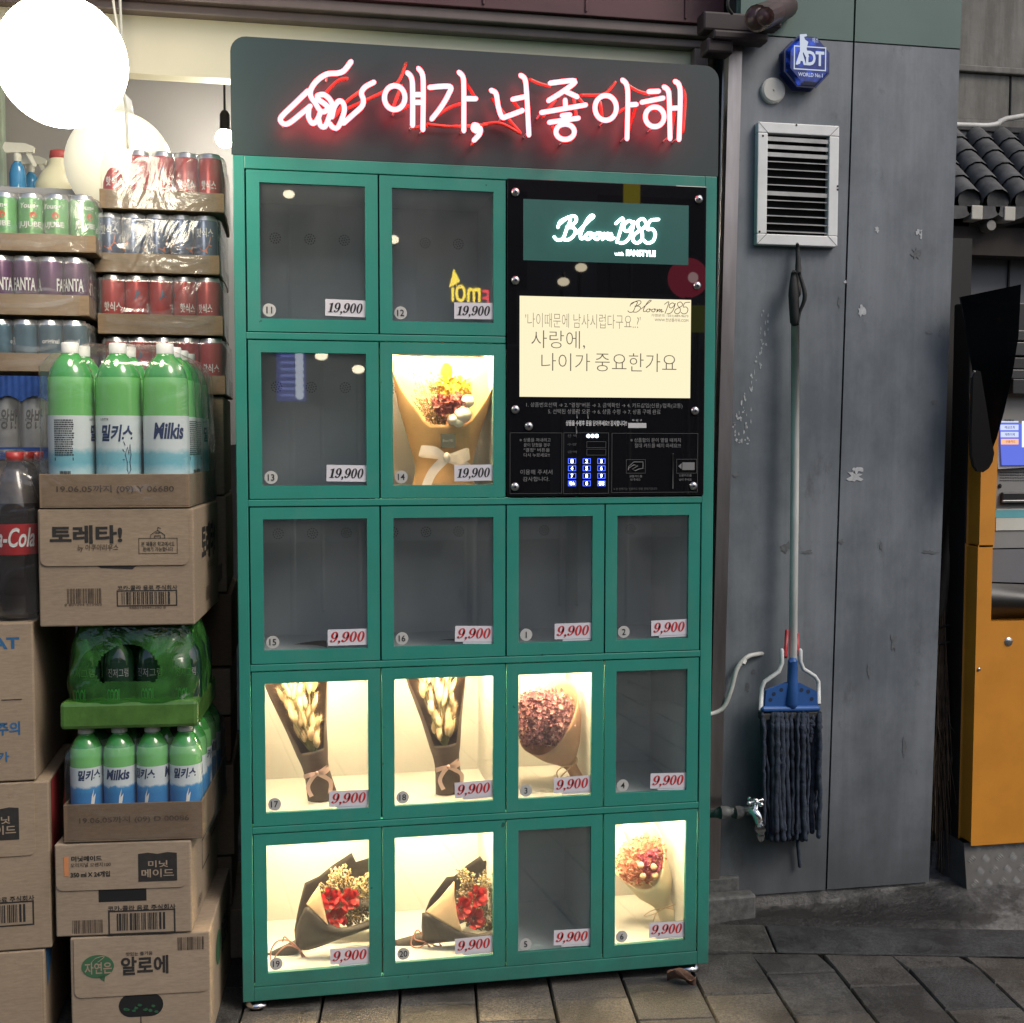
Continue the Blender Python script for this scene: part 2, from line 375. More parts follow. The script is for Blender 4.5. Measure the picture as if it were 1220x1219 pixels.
def slab(mb, a0, a1, b0, b1, z, tilt):
    c = []
    for a, b in ((a0, b0), (a1, b0), (a1, b1), (a0, b1)):
        x, y = 1.147 + a * cy - b * sy, .05 + a * sy + b * cy
        d = (Vector((x, y)) - KA).dot(KN)
        if d > -.004: q = Vector((x, y)) - KN * (d + .004); x, y = q
        c.append((x, y, z + tilt[0] * (a - a0) + tilt[1] * (b - b0)))
    if (Vector(c[0][:2]) - Vector(c[3][:2])).length < .012: return
    ins = .0035
    top = [Vector(q) for q in c]; mid = sum(top, Vector()) / 4
    t2 = [q + (mid - q).normalized() * ins for q in top]; low = [q - Vector((0, 0, .03)) for q in top]; lip = [q - Vector((0, 0, .004)) for q in top]
    mb.add(t2 + lip + low, [(0, 1, 2, 3)] + [(i, (i + 1) % 4, 4 + (i + 1) % 4, 4 + i) for i in range(4)] + [(4 + i, 4 + (i + 1) % 4, 8 + (i + 1) % 4, 8 + i) for i in range(4)])
W_, L_ = .166, .197
for i in range(-22, 16):
    off = (i % 2) * L_ * .5 + R.uniform(-.012, .012) - .06
    for j in range(-16, 6):
        a, b = i * W_, j * L_ + off
        slab(pv, a + .0025, a + W_ - .0025, b + .0025, b + L_ - .0025, R.uniform(-.003, .002), (R.uniform(-.009, .009), R.uniform(-.008, .008)))
struct(pv.build('pavement', PAVE, origin=(0, 0, 0)))
struct(MB().quad((-3.2, -3.6, -.022), (4.2, -3.6, -.022), (4.2, .9, -.022), (-3.2, .9, -.022)).build('pavement_bed', M('joint_sand', (.022, .021, .02), .95), origin=(0, 0, -.022)))

def concmat(name, wet=True):
    m, nt, p = newmat(name); p.inputs['Roughness'].default_value = .85
    a = ramp(nt, noise(nt, 9, 8, .7), [(.34, (.055, .054, .052)), (.62, (.23, .225, .215))])
    a = mixc(nt, .5, a, ramp(nt, noise(nt, 120, 4, .7), [(.3, (.4, .4, .4)), (.6, (1, 1, 1))]), 'MULTIPLY')
    if wet:
        tc = nt.nodes.new('ShaderNodeTexCoord'); vm = nt.nodes.new('ShaderNodeVectorMath'); vm.operation = 'DISTANCE'
        mp = nt.nodes.new('ShaderNodeMapping'); nt.links.new(tc.outputs['Object'], mp.inputs[0])
        mp.inputs['Location'].default_value = (-1.45, -.215, 0); mp.inputs['Rotation'].default_value = (0, 0, 0)
        m2 = nt.nodes.new('ShaderNodeVectorMath'); m2.operation = 'MULTIPLY'; m2.inputs[1].default_value = (1.9, 8.0, 0); nt.links.new(mp.outputs[0], m2.inputs[0])
        ln = nt.nodes.new('ShaderNodeVectorMath'); ln.operation = 'LENGTH'; nt.links.new(m2.outputs[0], ln.inputs[0])
        ad = nt.nodes.new('ShaderNodeMath'); ad.operation = 'MULTIPLY_ADD'; ad.inputs[1].default_value = 1.3
        nt.links.new(noise(nt, 9, 7, .7), ad.inputs[0]); nt.links.new(ln.outputs['Value'], ad.inputs[2])
        dv = nt.nodes.new('ShaderNodeMath'); dv.operation = 'MULTIPLY'; dv.inputs[1].default_value = .42; nt.links.new(ad.outputs[0], dv.inputs[0])
        f = ramp(nt, dv.outputs[0], [(.5, (1, 1, 1)), (.62, (.7, .7, .7)), (.70, (0, 0, 0))])
        a = mixc(nt, f, a, mixc(nt, .93, a, (.012, .0115, .011)))
        nt.links.new(mixc(nt, f, (.85, .85, .85), (.28, .28, .28)), p.inputs['Roughness'])
    nt.links.new(a, p.inputs['Base Color']); bump(nt, p, noise(nt, 45, 7, .75), 1., .012)
    return m
CONC = concmat('rough_concrete')
KERB = pavemat('kerb_granite', (.62, .70, .78))
kb = MB(); A0, B0 = KA - KD * 1.6, KA + KD * 4
def kseg(t0, t1, z):
    a, b = A0 + KD * t0, A0 + KD * (t1 - .004); c, d = b + KN * .156, a + KN * .156
    kb.add([(q.x, q.y, zz) for zz in (-.03, z) for q in (a, b, c, d)], [(4, 5, 6, 7), (0, 1, 5, 4), (1, 2, 6, 5), (2, 3, 7, 6), (3, 0, 4, 7)])
for k in range(6): kseg(k * .93 - .1, k * .93 + .83, .004 + R.uniform(-.002, .002))
struct(kb.build('kerb_strip', KERB, bevel=.004, origin=(1.2, .1, 0)))
# lumpy concrete apron between kerb strip, wall and alley
rn = random.Random(11); ph = [(rn.uniform(6, 26), rn.uniform(8, 30), rn.uniform(0, 6)) for _ in range(9)]
def apron(u, v):
    x = lerp(-1.4, 4.6, u); base = A0 + KN * .158 + KD * ((Vector((x, 0)) - A0).dot(KD)); y0 = base.y + (x - base.x) * (KD.y / KD.x)
    y = lerp(y0, 3.6, v ** 3)
    h = sum(math.sin(a * x + b * y + c) for a, b, c in ph) * .0042
    rise = .042 * min(1, max(0, (y - y0) / .16)) * (.75 + .25 * math.sin(x * 3.1 + 1)) + h * min(1, (y - y0) / .03)
    return (x, y, -.002 + max(-.006, rise))
struct(MB().sheet(apron, 190, 46).build('concrete_apron', CONC, origin=(0, 0, 0)))

# ------------------------------------------------------------------ grey metal clad wall
YW = .32; XL, XS, XR = 1.167, 1.466, 1.756; WT = 3.1; LEAN = .0165     # the panels lean a touch to the right
lean = lambda x, z: x + LEAN * (z - 1.1)
t = thing('metal_clad_wall', (1.6, YW, 0), 'grey painted metal clad wall with a black vertical seam and scuff marks', 'wall')
zg = at(1060, 53, YW).z
for a, b in ((XL, XS - .0045), (XS + .0045, XR)):
    MB().prism([(lean(a, .045), .045), (lean(b, .045), .045), (lean(b, zg), zg), (lean(a, zg), zg)], 'xz', YW, YW + .03).build('wall_panel', WALL, t, bevel=.002)
    MB().prism([(lean(a, zg), zg + .0005), (lean(b, zg), zg + .0005), (lean(b, WT), WT), (lean(a, WT), WT)], 'xz', YW, YW + .03).build('green_band', WGREEN, t, bevel=.002)
MB().box(XL + .03, XR - .03, YW + .031, 3.2, -.02, WT - .01).build('wall_core', M('wall_core_dark', (.02, .02, .02), .8), t)
MB().box(XL - .01, XR - .02, YW + .006, YW + .03, -.02, .044).build('footing', CONC, t)
mb = MB()
for x in (XS,): mb.prism([(lean(x - .004, .045), .045), (lean(x + .004, .045), .045), (lean(x + .004, WT), WT), (lean(x - .004, WT), WT)], 'xz', YW + .018, YW + .029)
mb.build('seam_strip', SEAM, t)
# peeled paint, tape scraps and scratches on the panel
sc = MB()
def scrap(u, v, du, dv, mi, seed, n=11, y=YW - .0012):
    q = random.Random(seed); pts = []
    for k in range(n + 5):
        a = 2 * PI * k / (n + 5); r = q.uniform(.3, 1.); pp = at(u + du * r * math.cos(a), v + dv * r * math.sin(a), y); pts.append((pp.x, y, pp.z))
    sc.add(pts, [tuple(range(n + 5))], mi)
scrap(1018, 568, 13, 9, 0, 1); scrap(1021, 560, 8, 6, 0, 2); scrap(1045, 274, 4, 5, 0, 3); scrap(1095, 276, 5, 6, 0, 4); scrap(1097, 279, 2, 7, 0, 5)
scrap(1027, 371, 6, 10, 0, 6); scrap(1007, 336, 4, 3, 0, 7)
for k in range(46):                                             # long chalky scrape left of the mop handle
    tt = k / 45; q = random.Random(50 + k)
    u = 898 + 14 * math.sin(tt * 3.4 + 1.0) - 10 * tt + q.uniform(-5, 5); scrap(u, 372 + 152 * tt + q.uniform(-3, 3), q.uniform(.5, 2.), q.uniform(1.2, 4.4), 0, 60 + k, 7)
for k in range(16):
    q = random.Random(150 + k); scrap(888 + q.uniform(-7, 7), 505 + q.uniform(-20, 24), q.uniform(.8, 2.2), q.uniform(1, 4), 0, 180 + k, 7)
for k, (u, v, du, dv) in enumerate(((936, 652, 11, 9), (962, 658, 9, 3.5), (1108, 658, 12, 4), (1002, 645, 5, 4), (1107, 396, 7, 3), (1113, 480, 6, 4), (1092, 302, 9, 9), (890, 820, 4, 8), (898, 800, 3, 6), (1065, 765, 5, 14), (1078, 890, 4, 16), (1000, 360, 3, 9), (877, 566, 5, 5), (1035, 800, 3, 12), (1050, 650, 3, 10))):
    scrap(u, v, du, dv, 1, 300 + k)
sc.build('paint_scrape', [M('bare_primer', (.40, .41, .42), .7, var=.2, scale=80), M('dark_smudge', (.105, .112, .118), .7, var=.3, scale=60)], t)

# stainless corner post beside the machine
jm = MB(); xj0, xj1 = at(869, 60, YW).x, at(880.5, 60, YW).x
zj = at(873, 56, YW).z; jm.prism([(lean(XL - .030, .04), .04), (lean(XL - .004, .04), .04), (lean(XL - .004, zj), zj), (lean(XL - .030, zj), zj)], 'xz', YW - .012, YW + .03)
tag(jm.build('corner_post', STEEL, bevel=.004), 'tall stainless steel corner post between the green vending machine and the grey wall', 'post')
st = MB(); st.box(.98, 1.232, .262, YW - .014, -.01, .066); st.box(.98, 1.205, YW - .013, YW + .02, -.01, .10)
tag(st.build('stone_step', M('step_granite', (.09, .09, .087), .7, var=.4, scale=60, bmp=.5, bscale=150), bevel=.006), 'low worn stone step at the wall foot beside the vending machine', 'step')

# ------------------------------------------------------------------ shop front above and behind the machine
t = thing('storefront', (.4, .5, 0), 'open shop front with cream fascia and dark shutter box above the goods', 'shop front')
YF = .5
z0 = at(277, 94, YF).z; z1 = at(277, 26, YF).z
MB().box(-2.6, XL - .002, YF, YF + .05, z0, z1).build('fascia', CREAM, t)
tr = MB(); tr.box(-2.6, XL - .002, YF - .03, YF + .05, z1 + .001, z1 + .022); tr.box(-2.6, XL - .002, YF - .05, YF + .05, z1 + .024, z1 + .05)
tr.box(XL - .05, XL - .016, YF - .035, YF - .002, z0 - .3, z1 - .001)
tr.build('fascia_trim', TRIM, t, bevel=.003)
sb = MB(); sb.box(-2.6, XL + .02, YF - .06, YF + .25, z1 + .052, z1 + .5)
for k in range(14): sb.box(-2.3 + k * .26, -2.294 + k * .26, YF - .064, YF - .0605, z1 + .06, z1 + .49)
sb.build('shutter_box', MAROON, t, bevel=.004)
MB().box(-2.6, XL, 2.4, 2.45, -.02, 2.9).build('back_wall', GREYIN, t)
MB().box(-2.6, XL, .8, 2.4, 2.85, 2.9).build('ceiling', GREYIN, t)
MB().box(-2.65, -2.6, .35, 2.45, -.02, 2.9).build('side_wall', GREYIN, t)
yb = .95; zt = at(200, 88, YF).z
MB().box(-1.6, .7, yb, yb + .03, 1.2, 2.9).build('grey_partition', GREYIN, t)
pg = MB(); q0, q1 = at(0, 150, .9), at(5, 150, .9); pg.box(q0.x - .05, q1.x, .88, .92, 0, 2.6)
tag(pg.build('pale_post', M('pale_green_paint', (.55, .66, .52), .5), bevel=.003), 'pale green upright post behind the spray bottles at the left', 'post')

# awning arm and motor over the right end of the fascia
t = thing('awning_arm', at(890, 40, .2), 'dark folding awning arm and bracket above the steel corner post', 'awning bracket')
mb = MB(); a, b = at(902, 22, .16), at(938, 8, .30); mb.tube([a, a.lerp(b, .55), b], [.031, .030, .027], 14); mb.tube([a + Vector((0, -.02, 0)), a], .018, 12)
mb.tube([at(912, 20, .12), at(925, 14, .16)], .022, 12)
mb.build('arm_tube', M('maroon_arm', (.05, .022, .023), .4, var=.3), t)
mb = MB()
for u0, v0, u1, v1, y in ((838, 12, 905, 40, .27), (850, 34, 916, 50, .26), (842, 44, 874, 64, .27), (905, 22, 932, 33, .24)):
    a, b = at(u0, v0, y), at(u1, v1, y); mb.box(a.x, b.x, y, y + .05, b.z, a.z)
mb.build('bracket', M('maroon_bracket', (.018, .008, .009), .6, var=.3), t, bevel=.006)
mb = MB(); mb.tube([at(938, 2, .25), at(922, 10, .22), at(900, 14, .2)], .004, 6, spline=4); mb.tube([at(868, -5, .2), at(867, 8, .2), at(872, 16, .22)], .004, 6, spline=4); mb.build('cable', BLACKRUB, t)
a, b = at(939, 1, .29), at(948, 13, .29); MB().box(a.x, b.x, .29, .32, b.z, a.z).build('cover_plate', ALU, t)

# ================================================================== THE FLOWER VENDING MACHINE
CX = [0, .27, .54, .54 + .21993, .97987]
ZT, PIT, DH = 1.760, .344228, .327057
MX0, MX1, MZ0, MZ1, DEP = -.0245, 1.0085, .0243, 2.022, .36
vm = thing('flower_vending_machine', (.49, 0, 0), 'tall teal locker style flower vending machine with red neon header and numbered glass doors', 'vending machine')
# header panel with rounded upper corners
def rrect(x0, x1, z0, z1, r, corners, n=6):
    out = []
    for (cx, cz, a0), on in zip(((x1 - r, z1 - r, 0), (x0 + r, z1 - r, 90), (x0 + r, z0 + r, 180), (x1 - r, z0 + r, 270)), corners):
        if on: out += [(cx + r * math.cos(math.radians(a0 + 90 * k / n)), cz + r * math.sin(math.radians(a0 + 90 * k / n))) for k in range(n + 1)]
        else: out.append((x1 if a0 in (0, 270) else x0, z1 if a0 < 180 else z0))
    return out
MB().prism(rrect(MX0, MX1, 1.790, MZ1, .03, (1, 1, 0, 0)), 'xz', 0, .10, 0).build('header_panel', TEALD, vm, bevel=.002)
# carcass: rails, stiles, back box, cell linings
body = MB()
body.box(MX0, -.0015, 0, DEP, MZ0, 1.7875); body.box(CX[4] + .0015, MX1, 0, DEP, MZ0, 1.7875)
body.box(-.0015, CX[4] + .0015, 0, .03, ZT + .0015, 1.7875)
for r in range(4):
    zt = ZT - r * PIT - DH
    x1 = CX[4] + .0015 if r >= 1 else CX[2] - .0015
    body.box(-.0015, x1, 0, .03, zt - (PIT - DH) + .0015, zt - .0015)
body.box(-.0015, CX[4] + .0015, 0, DEP, MZ0, ZT - 4 * PIT - DH - .0015)
body.box(MX0, MX1, .101, DEP, 1.790, MZ1 - .01); body.box(MX0, MX1, DEP, DEP + .01, MZ0, MZ1 - .012)
body.build('cabinet', TEAL, vm, bevel=.0015)
sm = MB(); sm.box(MX0 + .004, MX1 - .004, .004, .09, 1.7876, 1.7899)
sm.build('shadow_gap', SEAM, vm)
NUM = {0: (11, 12), 1: (13, 14), 2: (15, 16, 1, 2), 3: (17, 18, 3, 4), 4: (19, 20, 5, 6)}
LIT = {14, 17, 18, 3, 19, 20, 6}
# numeral shapes of the price tags: heavy italic with thick sides and hairline tops
def ell(cx, cy, rx, ry, n=22): return [(cx + rx * math.cos(2 * PI * k / n), cy + ry * math.sin(2 * PI * k / n)) for k in range(n)]
def strip(pts, ws):
    L, Rr = [], []
    for i, (x, y) in enumerate(pts):
        a = pts[max(0, i - 1)]; b = pts[min(len(pts) - 1, i + 1)]; dx, dy = b[0] - a[0], b[1] - a[1]; l = math.hypot(dx, dy)
        L.append((x - dy / l * ws[i] / 2, y + dx / l * ws[i] / 2)); Rr.append((x + dy / l * ws[i] / 2, y - dx / l * ws[i] / 2))
    return [[L[i], L[i + 1], Rr[i + 1], Rr[i]] for i in range(len(pts) - 1)]
def ring(o, i): n = len(o); return [[o[k], o[(k + 1) % n], i[(k + 1) % n], i[k]] for k in range(n)]
GL = {'0': (ring(ell(.3, .5, .30, .52), ell(.3, .5, .105, .45)), .66),
      '9': (ring(ell(.3, .68, .30, .34), ell(.3, .68, .105, .27)) + strip([(.5, .72), (.52, .5), (.47, .27), (.35, .09), (.2, .02), (.08, .06)], [.19, .2, .17, .12, .07, .06]) + [ell(.1, .13, .1, .1, 12)], .66),
      '1': ([[(.16, 0), (.38, 0), (.38, 1.), (.16, .9)], [(.02, 0), (.52, 0), (.52, .06), (.02, .06)], [(.0, .86), (.0, .8), (.16, .82), (.38, 1.)]], .58),
      ',': ([ell(.12, .06, .1, .1, 12)] + strip([(.18, .08), (.17, -.08), (.04, -.22)], [.12, .1, .03]), .3)}
def price(mb, st, x0, x1, z0, z1, y, mi, sk=.2):
    polys = []; x = 0.
    for c in st:
        ps, ad = GL[c]; polys += [[(a + x + sk * b, b) for a, b in q] for q in ps]; x += ad
    tot = x - .04 + sk
    for q in polys: mb.add([(lerp(x0, x1, a / tot), y, lerp(z0, z1, b)) for a, b in q], [tuple(range(len(q)))], mi)
DOORL = M('door_label_white', (.60, .58, .62), .6, var=.04)
R = random.Random(21); CELLS = {}
for r, nums in NUM.items():
    for c, n in enumerate(nums):
        lit = n in LIT
        x0, x1 = CX[c] + .0018, CX[c + 1] - .0018; z1 = ZT - r * PIT - .0005; z0 = z1 - DH + .001
        ix0, ix1, iz0, iz1 = x0 + .026, x1 - .026, z0 + .0265, z1 - .0245
        CELLS[n] = (ix0, ix1, iz0, iz1)
        # cell: lining (its own part), light strip
        lm = MB(); a, b, d, e = x0 + .006, x1 - .006, z0 + .004, z1 - .002; y0, y1 = .0305, .335
        lm.quad((a, y1, d), (b, y1, d), (b, y1, e), (a, y1, e)); lm.quad((a, y0, d), (a, y1, d), (a, y1, e), (a, y0, e)); lm.quad((b, y0, d), (b, y1, d), (b, y1, e), (b, y0, e))
        lm.quad((a, y0, d), (b, y0, d), (b, y1, d), (a, y1, d)); lm.quad((a, y0, e), (b, y0, e), (b, y1, e), (a, y1, e))
        cell = lm.build('cell', CELL if lit else CELLG, vm)
        hm = MB()
        nx = 3 if c < 2 else 2
        for k in range(nx):                                     # three rosettes of air holes high on the back panel
            hx = lerp(a, b, (k + .6) / (nx + .2)); hz = e - .078
            for rr, cnt in ((0, 1), (.0058, 6), (.0116, 12)):
                for q in range(cnt):
                    t = 2 * PI * q / cnt + .2
                    pp = [(hx + rr * math.cos(t) + .0016 * math.cos(2 * PI * j / 6), y1 - .0009, hz + rr * math.sin(t) + .0016 * math.sin(2 * PI * j / 6)) for j in range(6)]
                    hm.add(pp, [tuple(range(6))])
        hm.build('air_holes', SEAM, cell)
        if lit: 
            for yl_ in (.05, .20): MB().box(a + .02, b - .02, yl_, yl_ + .014, e - .006, e - .002).build('light_strip', LED, cell)
        # door
        dm = MB()
        for q in ((x0, x1, iz1, z1), (x0, x1, z0, iz0), (x0, ix0, iz0, iz1), (ix1, x1, iz0, iz1)): dm.box(q[0], q[1], 0, .0105, q[2], q[3])
        door = dm.build('door', TEAL, vm)
        me = door.data
        MB().box(ix0 - .003, ix1 + .003, .006, .0085, iz0 - .003, iz1 + .003).build('glass_pane', GLASS, door)
        pm = MB(); pw, phh = .083, .0345; ta = R.uniform(-.03, .03)
        px1 = ix1 - .0005; px0 = px1 - pw; pz0 = iz0 + .006 + R.uniform(-.001, .004); yy = .0045
        rot = lambda x, z: (px0 + (x - px0) * math.cos(ta) - (z - pz0) * math.sin(ta), pz0 + (x - px0) * math.sin(ta) + (z - pz0) * math.cos(ta))
        base = MB(); base.quad((px0, yy, pz0), (px1, yy, pz0), (px1, yy, pz0 + phh), (px0, yy, pz0 + phh), 0)
        if n not in (11, 12, 13, 14, 15): base.quad((px0 + .018, yy + .0008, pz0 - .0045), (px1 - .001, yy + .0008, pz0 - .0045), (px1 - .001, yy + .0008, pz0 + .006), (px0 + .018, yy + .0008, pz0 + .006), 0)
        st = '19,900' if r < 2 else '9,900'
        if r < 2: price(base, st, px0 + .005, px1 - .004, pz0 + .0075, pz0 + phh - .007, yy - .0006, 1)
        else: price(base, st, px0 + .004, px1 - .003, pz0 + .0075, pz0 + phh - .0055, yy - .0006, 2)
        base.v = [Vector((rot(v.x, v.z)[0], v.y, rot(v.x, v.z)[1])) for v in base.v]
        base.build('price_tag', [DOORL, INK, REDINK], door)
        bm_ = MB(); bx, bz = ix0 + .0175, iz0 + .0175
        bm_.add([(bx + .0135 * math.cos(2 * PI * k / 28), yy, bz + .0135 * math.sin(2 * PI * k / 28)) for k in range(28)], [tuple(range(28))], 0)
        s = str(n); wd = .0066 * text_geo(s, 0., .012)[2]; bm_.text(s, lambda a_, b_: (lerp(bx - wd, bx + wd, a_), yy - .0006, lerp(bz - .0068, bz + .0068, b_)), 1, off=.012)
        bm_.build('number_badge', [M('badge_grey', (.42, .42, .40), .6, var=.1) if 'badge_grey' not in bpy.data.materials else bpy.data.materials['badge_grey'], INK], door)
# dark gaps behind the door edges
gm = MB()
for r, nums in NUM.items():
    z1 = ZT - r * PIT + .001; z0 = z1 - DH - .002
    for c in range(len(nums) + 1):
        if c == len(nums) and r < 2: continue
        gm.box(CX[c] - .006, CX[c] + .006, .0235, .0285, z0, z1)
    gm.box(0, CX[len(nums)], .0232, .0286, z1 - .009, z1); gm.box(0, CX[len(nums)], .0232, .0286, z0, z0 + .009)
gm.build('door_gap', SEAM, vm)
# levelling feet
for u, x in ((305, .004), (825, .972)):
    f = MB(); f.lathe([(.0, .0), (.026, .0), (.026, .008), (.018, .017), (.008, .02), (.007, .03), (.0, .03)], (x, .035, -.001), 18); f.build('levelling_foot', CHROME, vm)
for x in (.004, .972):
    f = MB(); f.lathe([(.0, .0), (.026, .0), (.026, .008), (.018, .017), (.008, .02), (.007, .03), (.0, .03)], (x, .31, -.001), 12); f.build('levelling_foot', CHROME, vm)

# ------------------------------------------------------------------ black control panel
cpx0, cpx1, cpz1, cpz0 = CX[2] + .0012, .984, ZT + .004, ZT - PIT - DH + .002
panel = MB().box(cpx0, cpx1, -.004, .02, cpz0, cpz1).build('control_panel', ACRYL, vm, bevel=.0015)
YP = -.0046
a, b = at(623.5, 237, YP), at(820, 316, YP)
MB().quad((a.x, YP, b.z), (b.x, YP, b.z), (b.x, YP, a.z), (a.x, YP, a.z)).build('logo_window', LOGOBOX, panel)
# lit script logo: hand drawn strokes, measured in the photograph (zoom 590,200 scale 4.52)
def Z(L, ox, oy, s, y): return [at(ox + a / s, oy + b / s, y) for a, b in L]
SCRIPT = [[(318, 372), (335, 388), (365, 380), (385, 330), (405, 280), (385, 272), (350, 290), (338, 320)],
          [(350, 300), (390, 268), (430, 262), (435, 288), (405, 315), (380, 322), (420, 322), (432, 350), (400, 385), (365, 385)],
          [(440, 350), (470, 320), (505, 285), (530, 262), (515, 258), (490, 290), (462, 350), (462, 380), (485, 375)],
          [(500, 352), (485, 370), (500, 385), (520, 368), (508, 350), (530, 358)], [(548, 352), (532, 370), (548, 385), (566, 368), (555, 350), (575, 356)],
          [(578, 385), (590, 352), (585, 380), (604, 354), (610, 364), (602, 384), (622, 356), (626, 366), (618, 386), (640, 378)],
          [(650, 300), (690, 275), (655, 400)], [(742, 300), (722, 285), (696, 305), (694, 332), (715, 340), (740, 310), (748, 290), (728, 365), (700, 400), (672, 405)],
          [(815, 300), (795, 275), (768, 290), (772, 320), (790, 345), (790, 385), (765, 405), (742, 390), (748, 362), (775, 340), (805, 320), (815, 300)],
          [(880, 278), (835, 285), (820, 330), (845, 330), (862, 355), (850, 395), (820, 405), (800, 390)]]
lg = MB()
for L in SCRIPT: lg.tube(Z(L, 590, 200, 4.52, YP - .002), .0032, 7, 0, spline=5)
lg.tpx('with', 732, 300.2, 743, 304.6, YP - .001, 0, off=.03); lg.tpx('FANSTYLE', 746, 298, 781, 305.5, YP - .001, 0, off=.05)
lg.build('logo_lettering', LOGOW, panel)
# backlit poster
a, b = at(619, 352.5, YP), at(822, 474.5, YP); yq = YP - .0012
po = MB(); po.quad((a.x, yq, b.z), (b.x, yq, b.z), (b.x, yq, a.z), (a.x, yq, a.z))
poster = po.build('poster', POSTER, panel)
pt = MB(); yt = yq - .0006
pt.tpx("'나이때문에 남사시럽다구요..?'", 626, 374, 763, 391, yt, 1, off=-.012)
pt.tpx('사랑에,', 633, 394, 697, 416, yt, 0, off=-.012); pt.tpx('나이가', 645, 421, 703, 442, yt, 0, off=-.012); pt.tpx('중요한가요', 709, 421, 806, 443, yt, 0, off=-.012)
pt.tpx('가맹문의 : 031)489-9673', 776, 374.5, 820, 378.5, yt, 2); pt.tpx('WWW.천년플라워.COM', 780, 379.5, 820, 383.5, yt, 2)
for L in SCRIPT:
    Q = [(lerp(748, 822, (p - 318) / 562.), lerp(358, 374, (q - 258) / 147.)) for p, q in L]
    pt.tube([at(p, q, yt) for p, q in Q], .0008, 5, 2, spline=4)
pt.build('poster_lettering', [M('poster_ink', (.16, .13, .09), .7, var=0), M('poster_ink_pale', (.30, .24, .15), .7, var=0), BROWNINK], poster)
# screws
for u, v in ((614, 229), (832.5, 237.5), (614, 334), (830.5, 340.5), (614, 488), (828, 489.5), (630, 508), (613.5, 580), (826, 579)):
    p0 = at(u, v, YP); s = MB(); s.lathe([(.0, -.005), (.005, -.0048), (.0088, -.0025), (.0092, 0), (0, 0)], (p0.x, YP, p0.z), 16, 0, 'y')
    s.lathe([(.0, -.0053), (.0028, -.0053), (.0028, -.0050)], (p0.x, YP, p0.z), 6, 1, 'y'); s.build('panel_screw', [CHROMED, SEAM], panel)
# panel lettering
T = MB(); y = YP - .0005
T.tpx('1. 상품번호선택 → 2. "결정"버튼 → 3. 금액확인 → 4. 카드삽입(신용)/접촉(교통)', 627, 480, 813, 486.5, y, 0)
T.tpx('5. 선택된 상품함 오픈 → 6. 상품 수령 → 7. 상품 구매 완료', 653, 487.5, 787, 493.5, y, 0)
T.tpx('상품을 수령후 문을 닫아주세요!! 감사합니다!!', 674, 501, 747, 507.5, y, 1, off=.025)
q0, q1 = at(748.5, 504, y), at(770, 510, y); T.quad((q0.x, y, q1.z), (q1.x, y, q1.z), (q1.x, y, q0.z), (q0.x, y, q0.z), 1)
T.tpx('투 입 구', 753, 499.5, 765, 502, y, 1)
for u, v in ((687, 494), (700, 494.5), (686.5, 512)): T.tube([at(u, v - 3, y), at(u + .5, v + 4, y)], .0012, 5, 1)
for st, u0, v0, u1, v1 in (('※ 상품을 꺼내려고', 619, 522, 656, 526.5), ('문이 닫혔을 경우', 624, 528, 655.5, 532.5), ('"결정" 버튼을', 624, 534, 655, 538.5), ('다시 누르세요!!', 624, 540, 655, 544.5), ('이용해 주셔서', 620, 559.5, 658, 565.5), ('감사합니다.', 623, 568, 654.5, 573.5),
                           ('※ 상품함의 문이 열릴 때까지', 751, 522, 811, 527), ('절대 카드를 빼지 마세요!!!', 756, 528.5, 811, 533.5), ('교통카드를', 750, 566, 765, 569), ('대 주세요', 751, 570, 763, 573), ('신용카드를', 809, 565, 824, 568), ('넣어 주세요', 809, 570, 824, 573),
                           ('※ 본 판매기는 신용카드 전용 판매기입니다', 731, 581, 783, 584), ('선 택', 676, 517.5, 687, 521), ('수량', 676, 528, 687, 531), ('금액', 676, 537, 687, 540)):
    T.tpx(st, u0, v0, u1, v1, y, 2 if v0 > 575 or st in ('수량', '금액', '선 택') else 0)
for u0, v0, u1, v1 in ((607.5, 515.5, 669.5, 588), (671.5, 515.5, 725, 588), (729, 516, 831, 586.5), (699, 526, 722, 533.5), (699, 535, 722, 542.5), (746, 547.5, 769, 564), (806, 547, 830, 564)):
    q0, q1 = at(u0, v0, y), at(u1, v1, y); T.frame(q0.x, q1.x, q1.z, q0.z, y, .0008, 2)
L = [(748.5, 560), (749, 556), (755, 550.5), (766, 550.5), (766, 558), (761, 559), (757, 561), (753, 559), (760, 555), (755, 554), (749, 558)]
T.tube([at(a, b, y) for a, b in L], .0009, 5, 0); q0, q1 = at(813, 551, y), at(827.5, 560, y)
T.quad((q0.x, y, q1.z), (q1.x, y, q1.z), (q1.x, y, q0.z), (q0.x, y, q0.z), 0); T.add([at(812, 552, y), at(812, 559, y), at(808, 555.5, y)], [(0, 1, 2)], 0)
T.tube([at(802, 541, y - .001), at(801.5, 582, y - .001)], .0014, 6, 0)
T.build('panel_lettering', [M('panel_grey', (.17, .17, .17), .6, var=.1), M('panel_white', (.5, .5, .5), .6, var=.1), M('panel_dim', (.07, .07, .072), .6, var=0)], panel)
kp = MB()
for i, u in enumerate((681.5, 699, 716.5)):
    for j, v in enumerate((549.5, 558, 567, 576)):
        q0, q1 = at(u - 4.6, v - 3.1, y), at(u + 4.6, v + 3.1, y); kp.frame(q0.x, q1.x, q1.z, q0.z, y - .0004, .0009, 0)
        s = ('1', '2', '3', '4', '5', '6', '7', '8', '9', '취소', '0', '결정')[j * 3 + i]; hw = 1.3 if len(s) == 1 else 3.2
        kp.tpx(s, u - hw, v - 2.2, u + hw, v + 2.2, y - .0006, 1, off=.03)
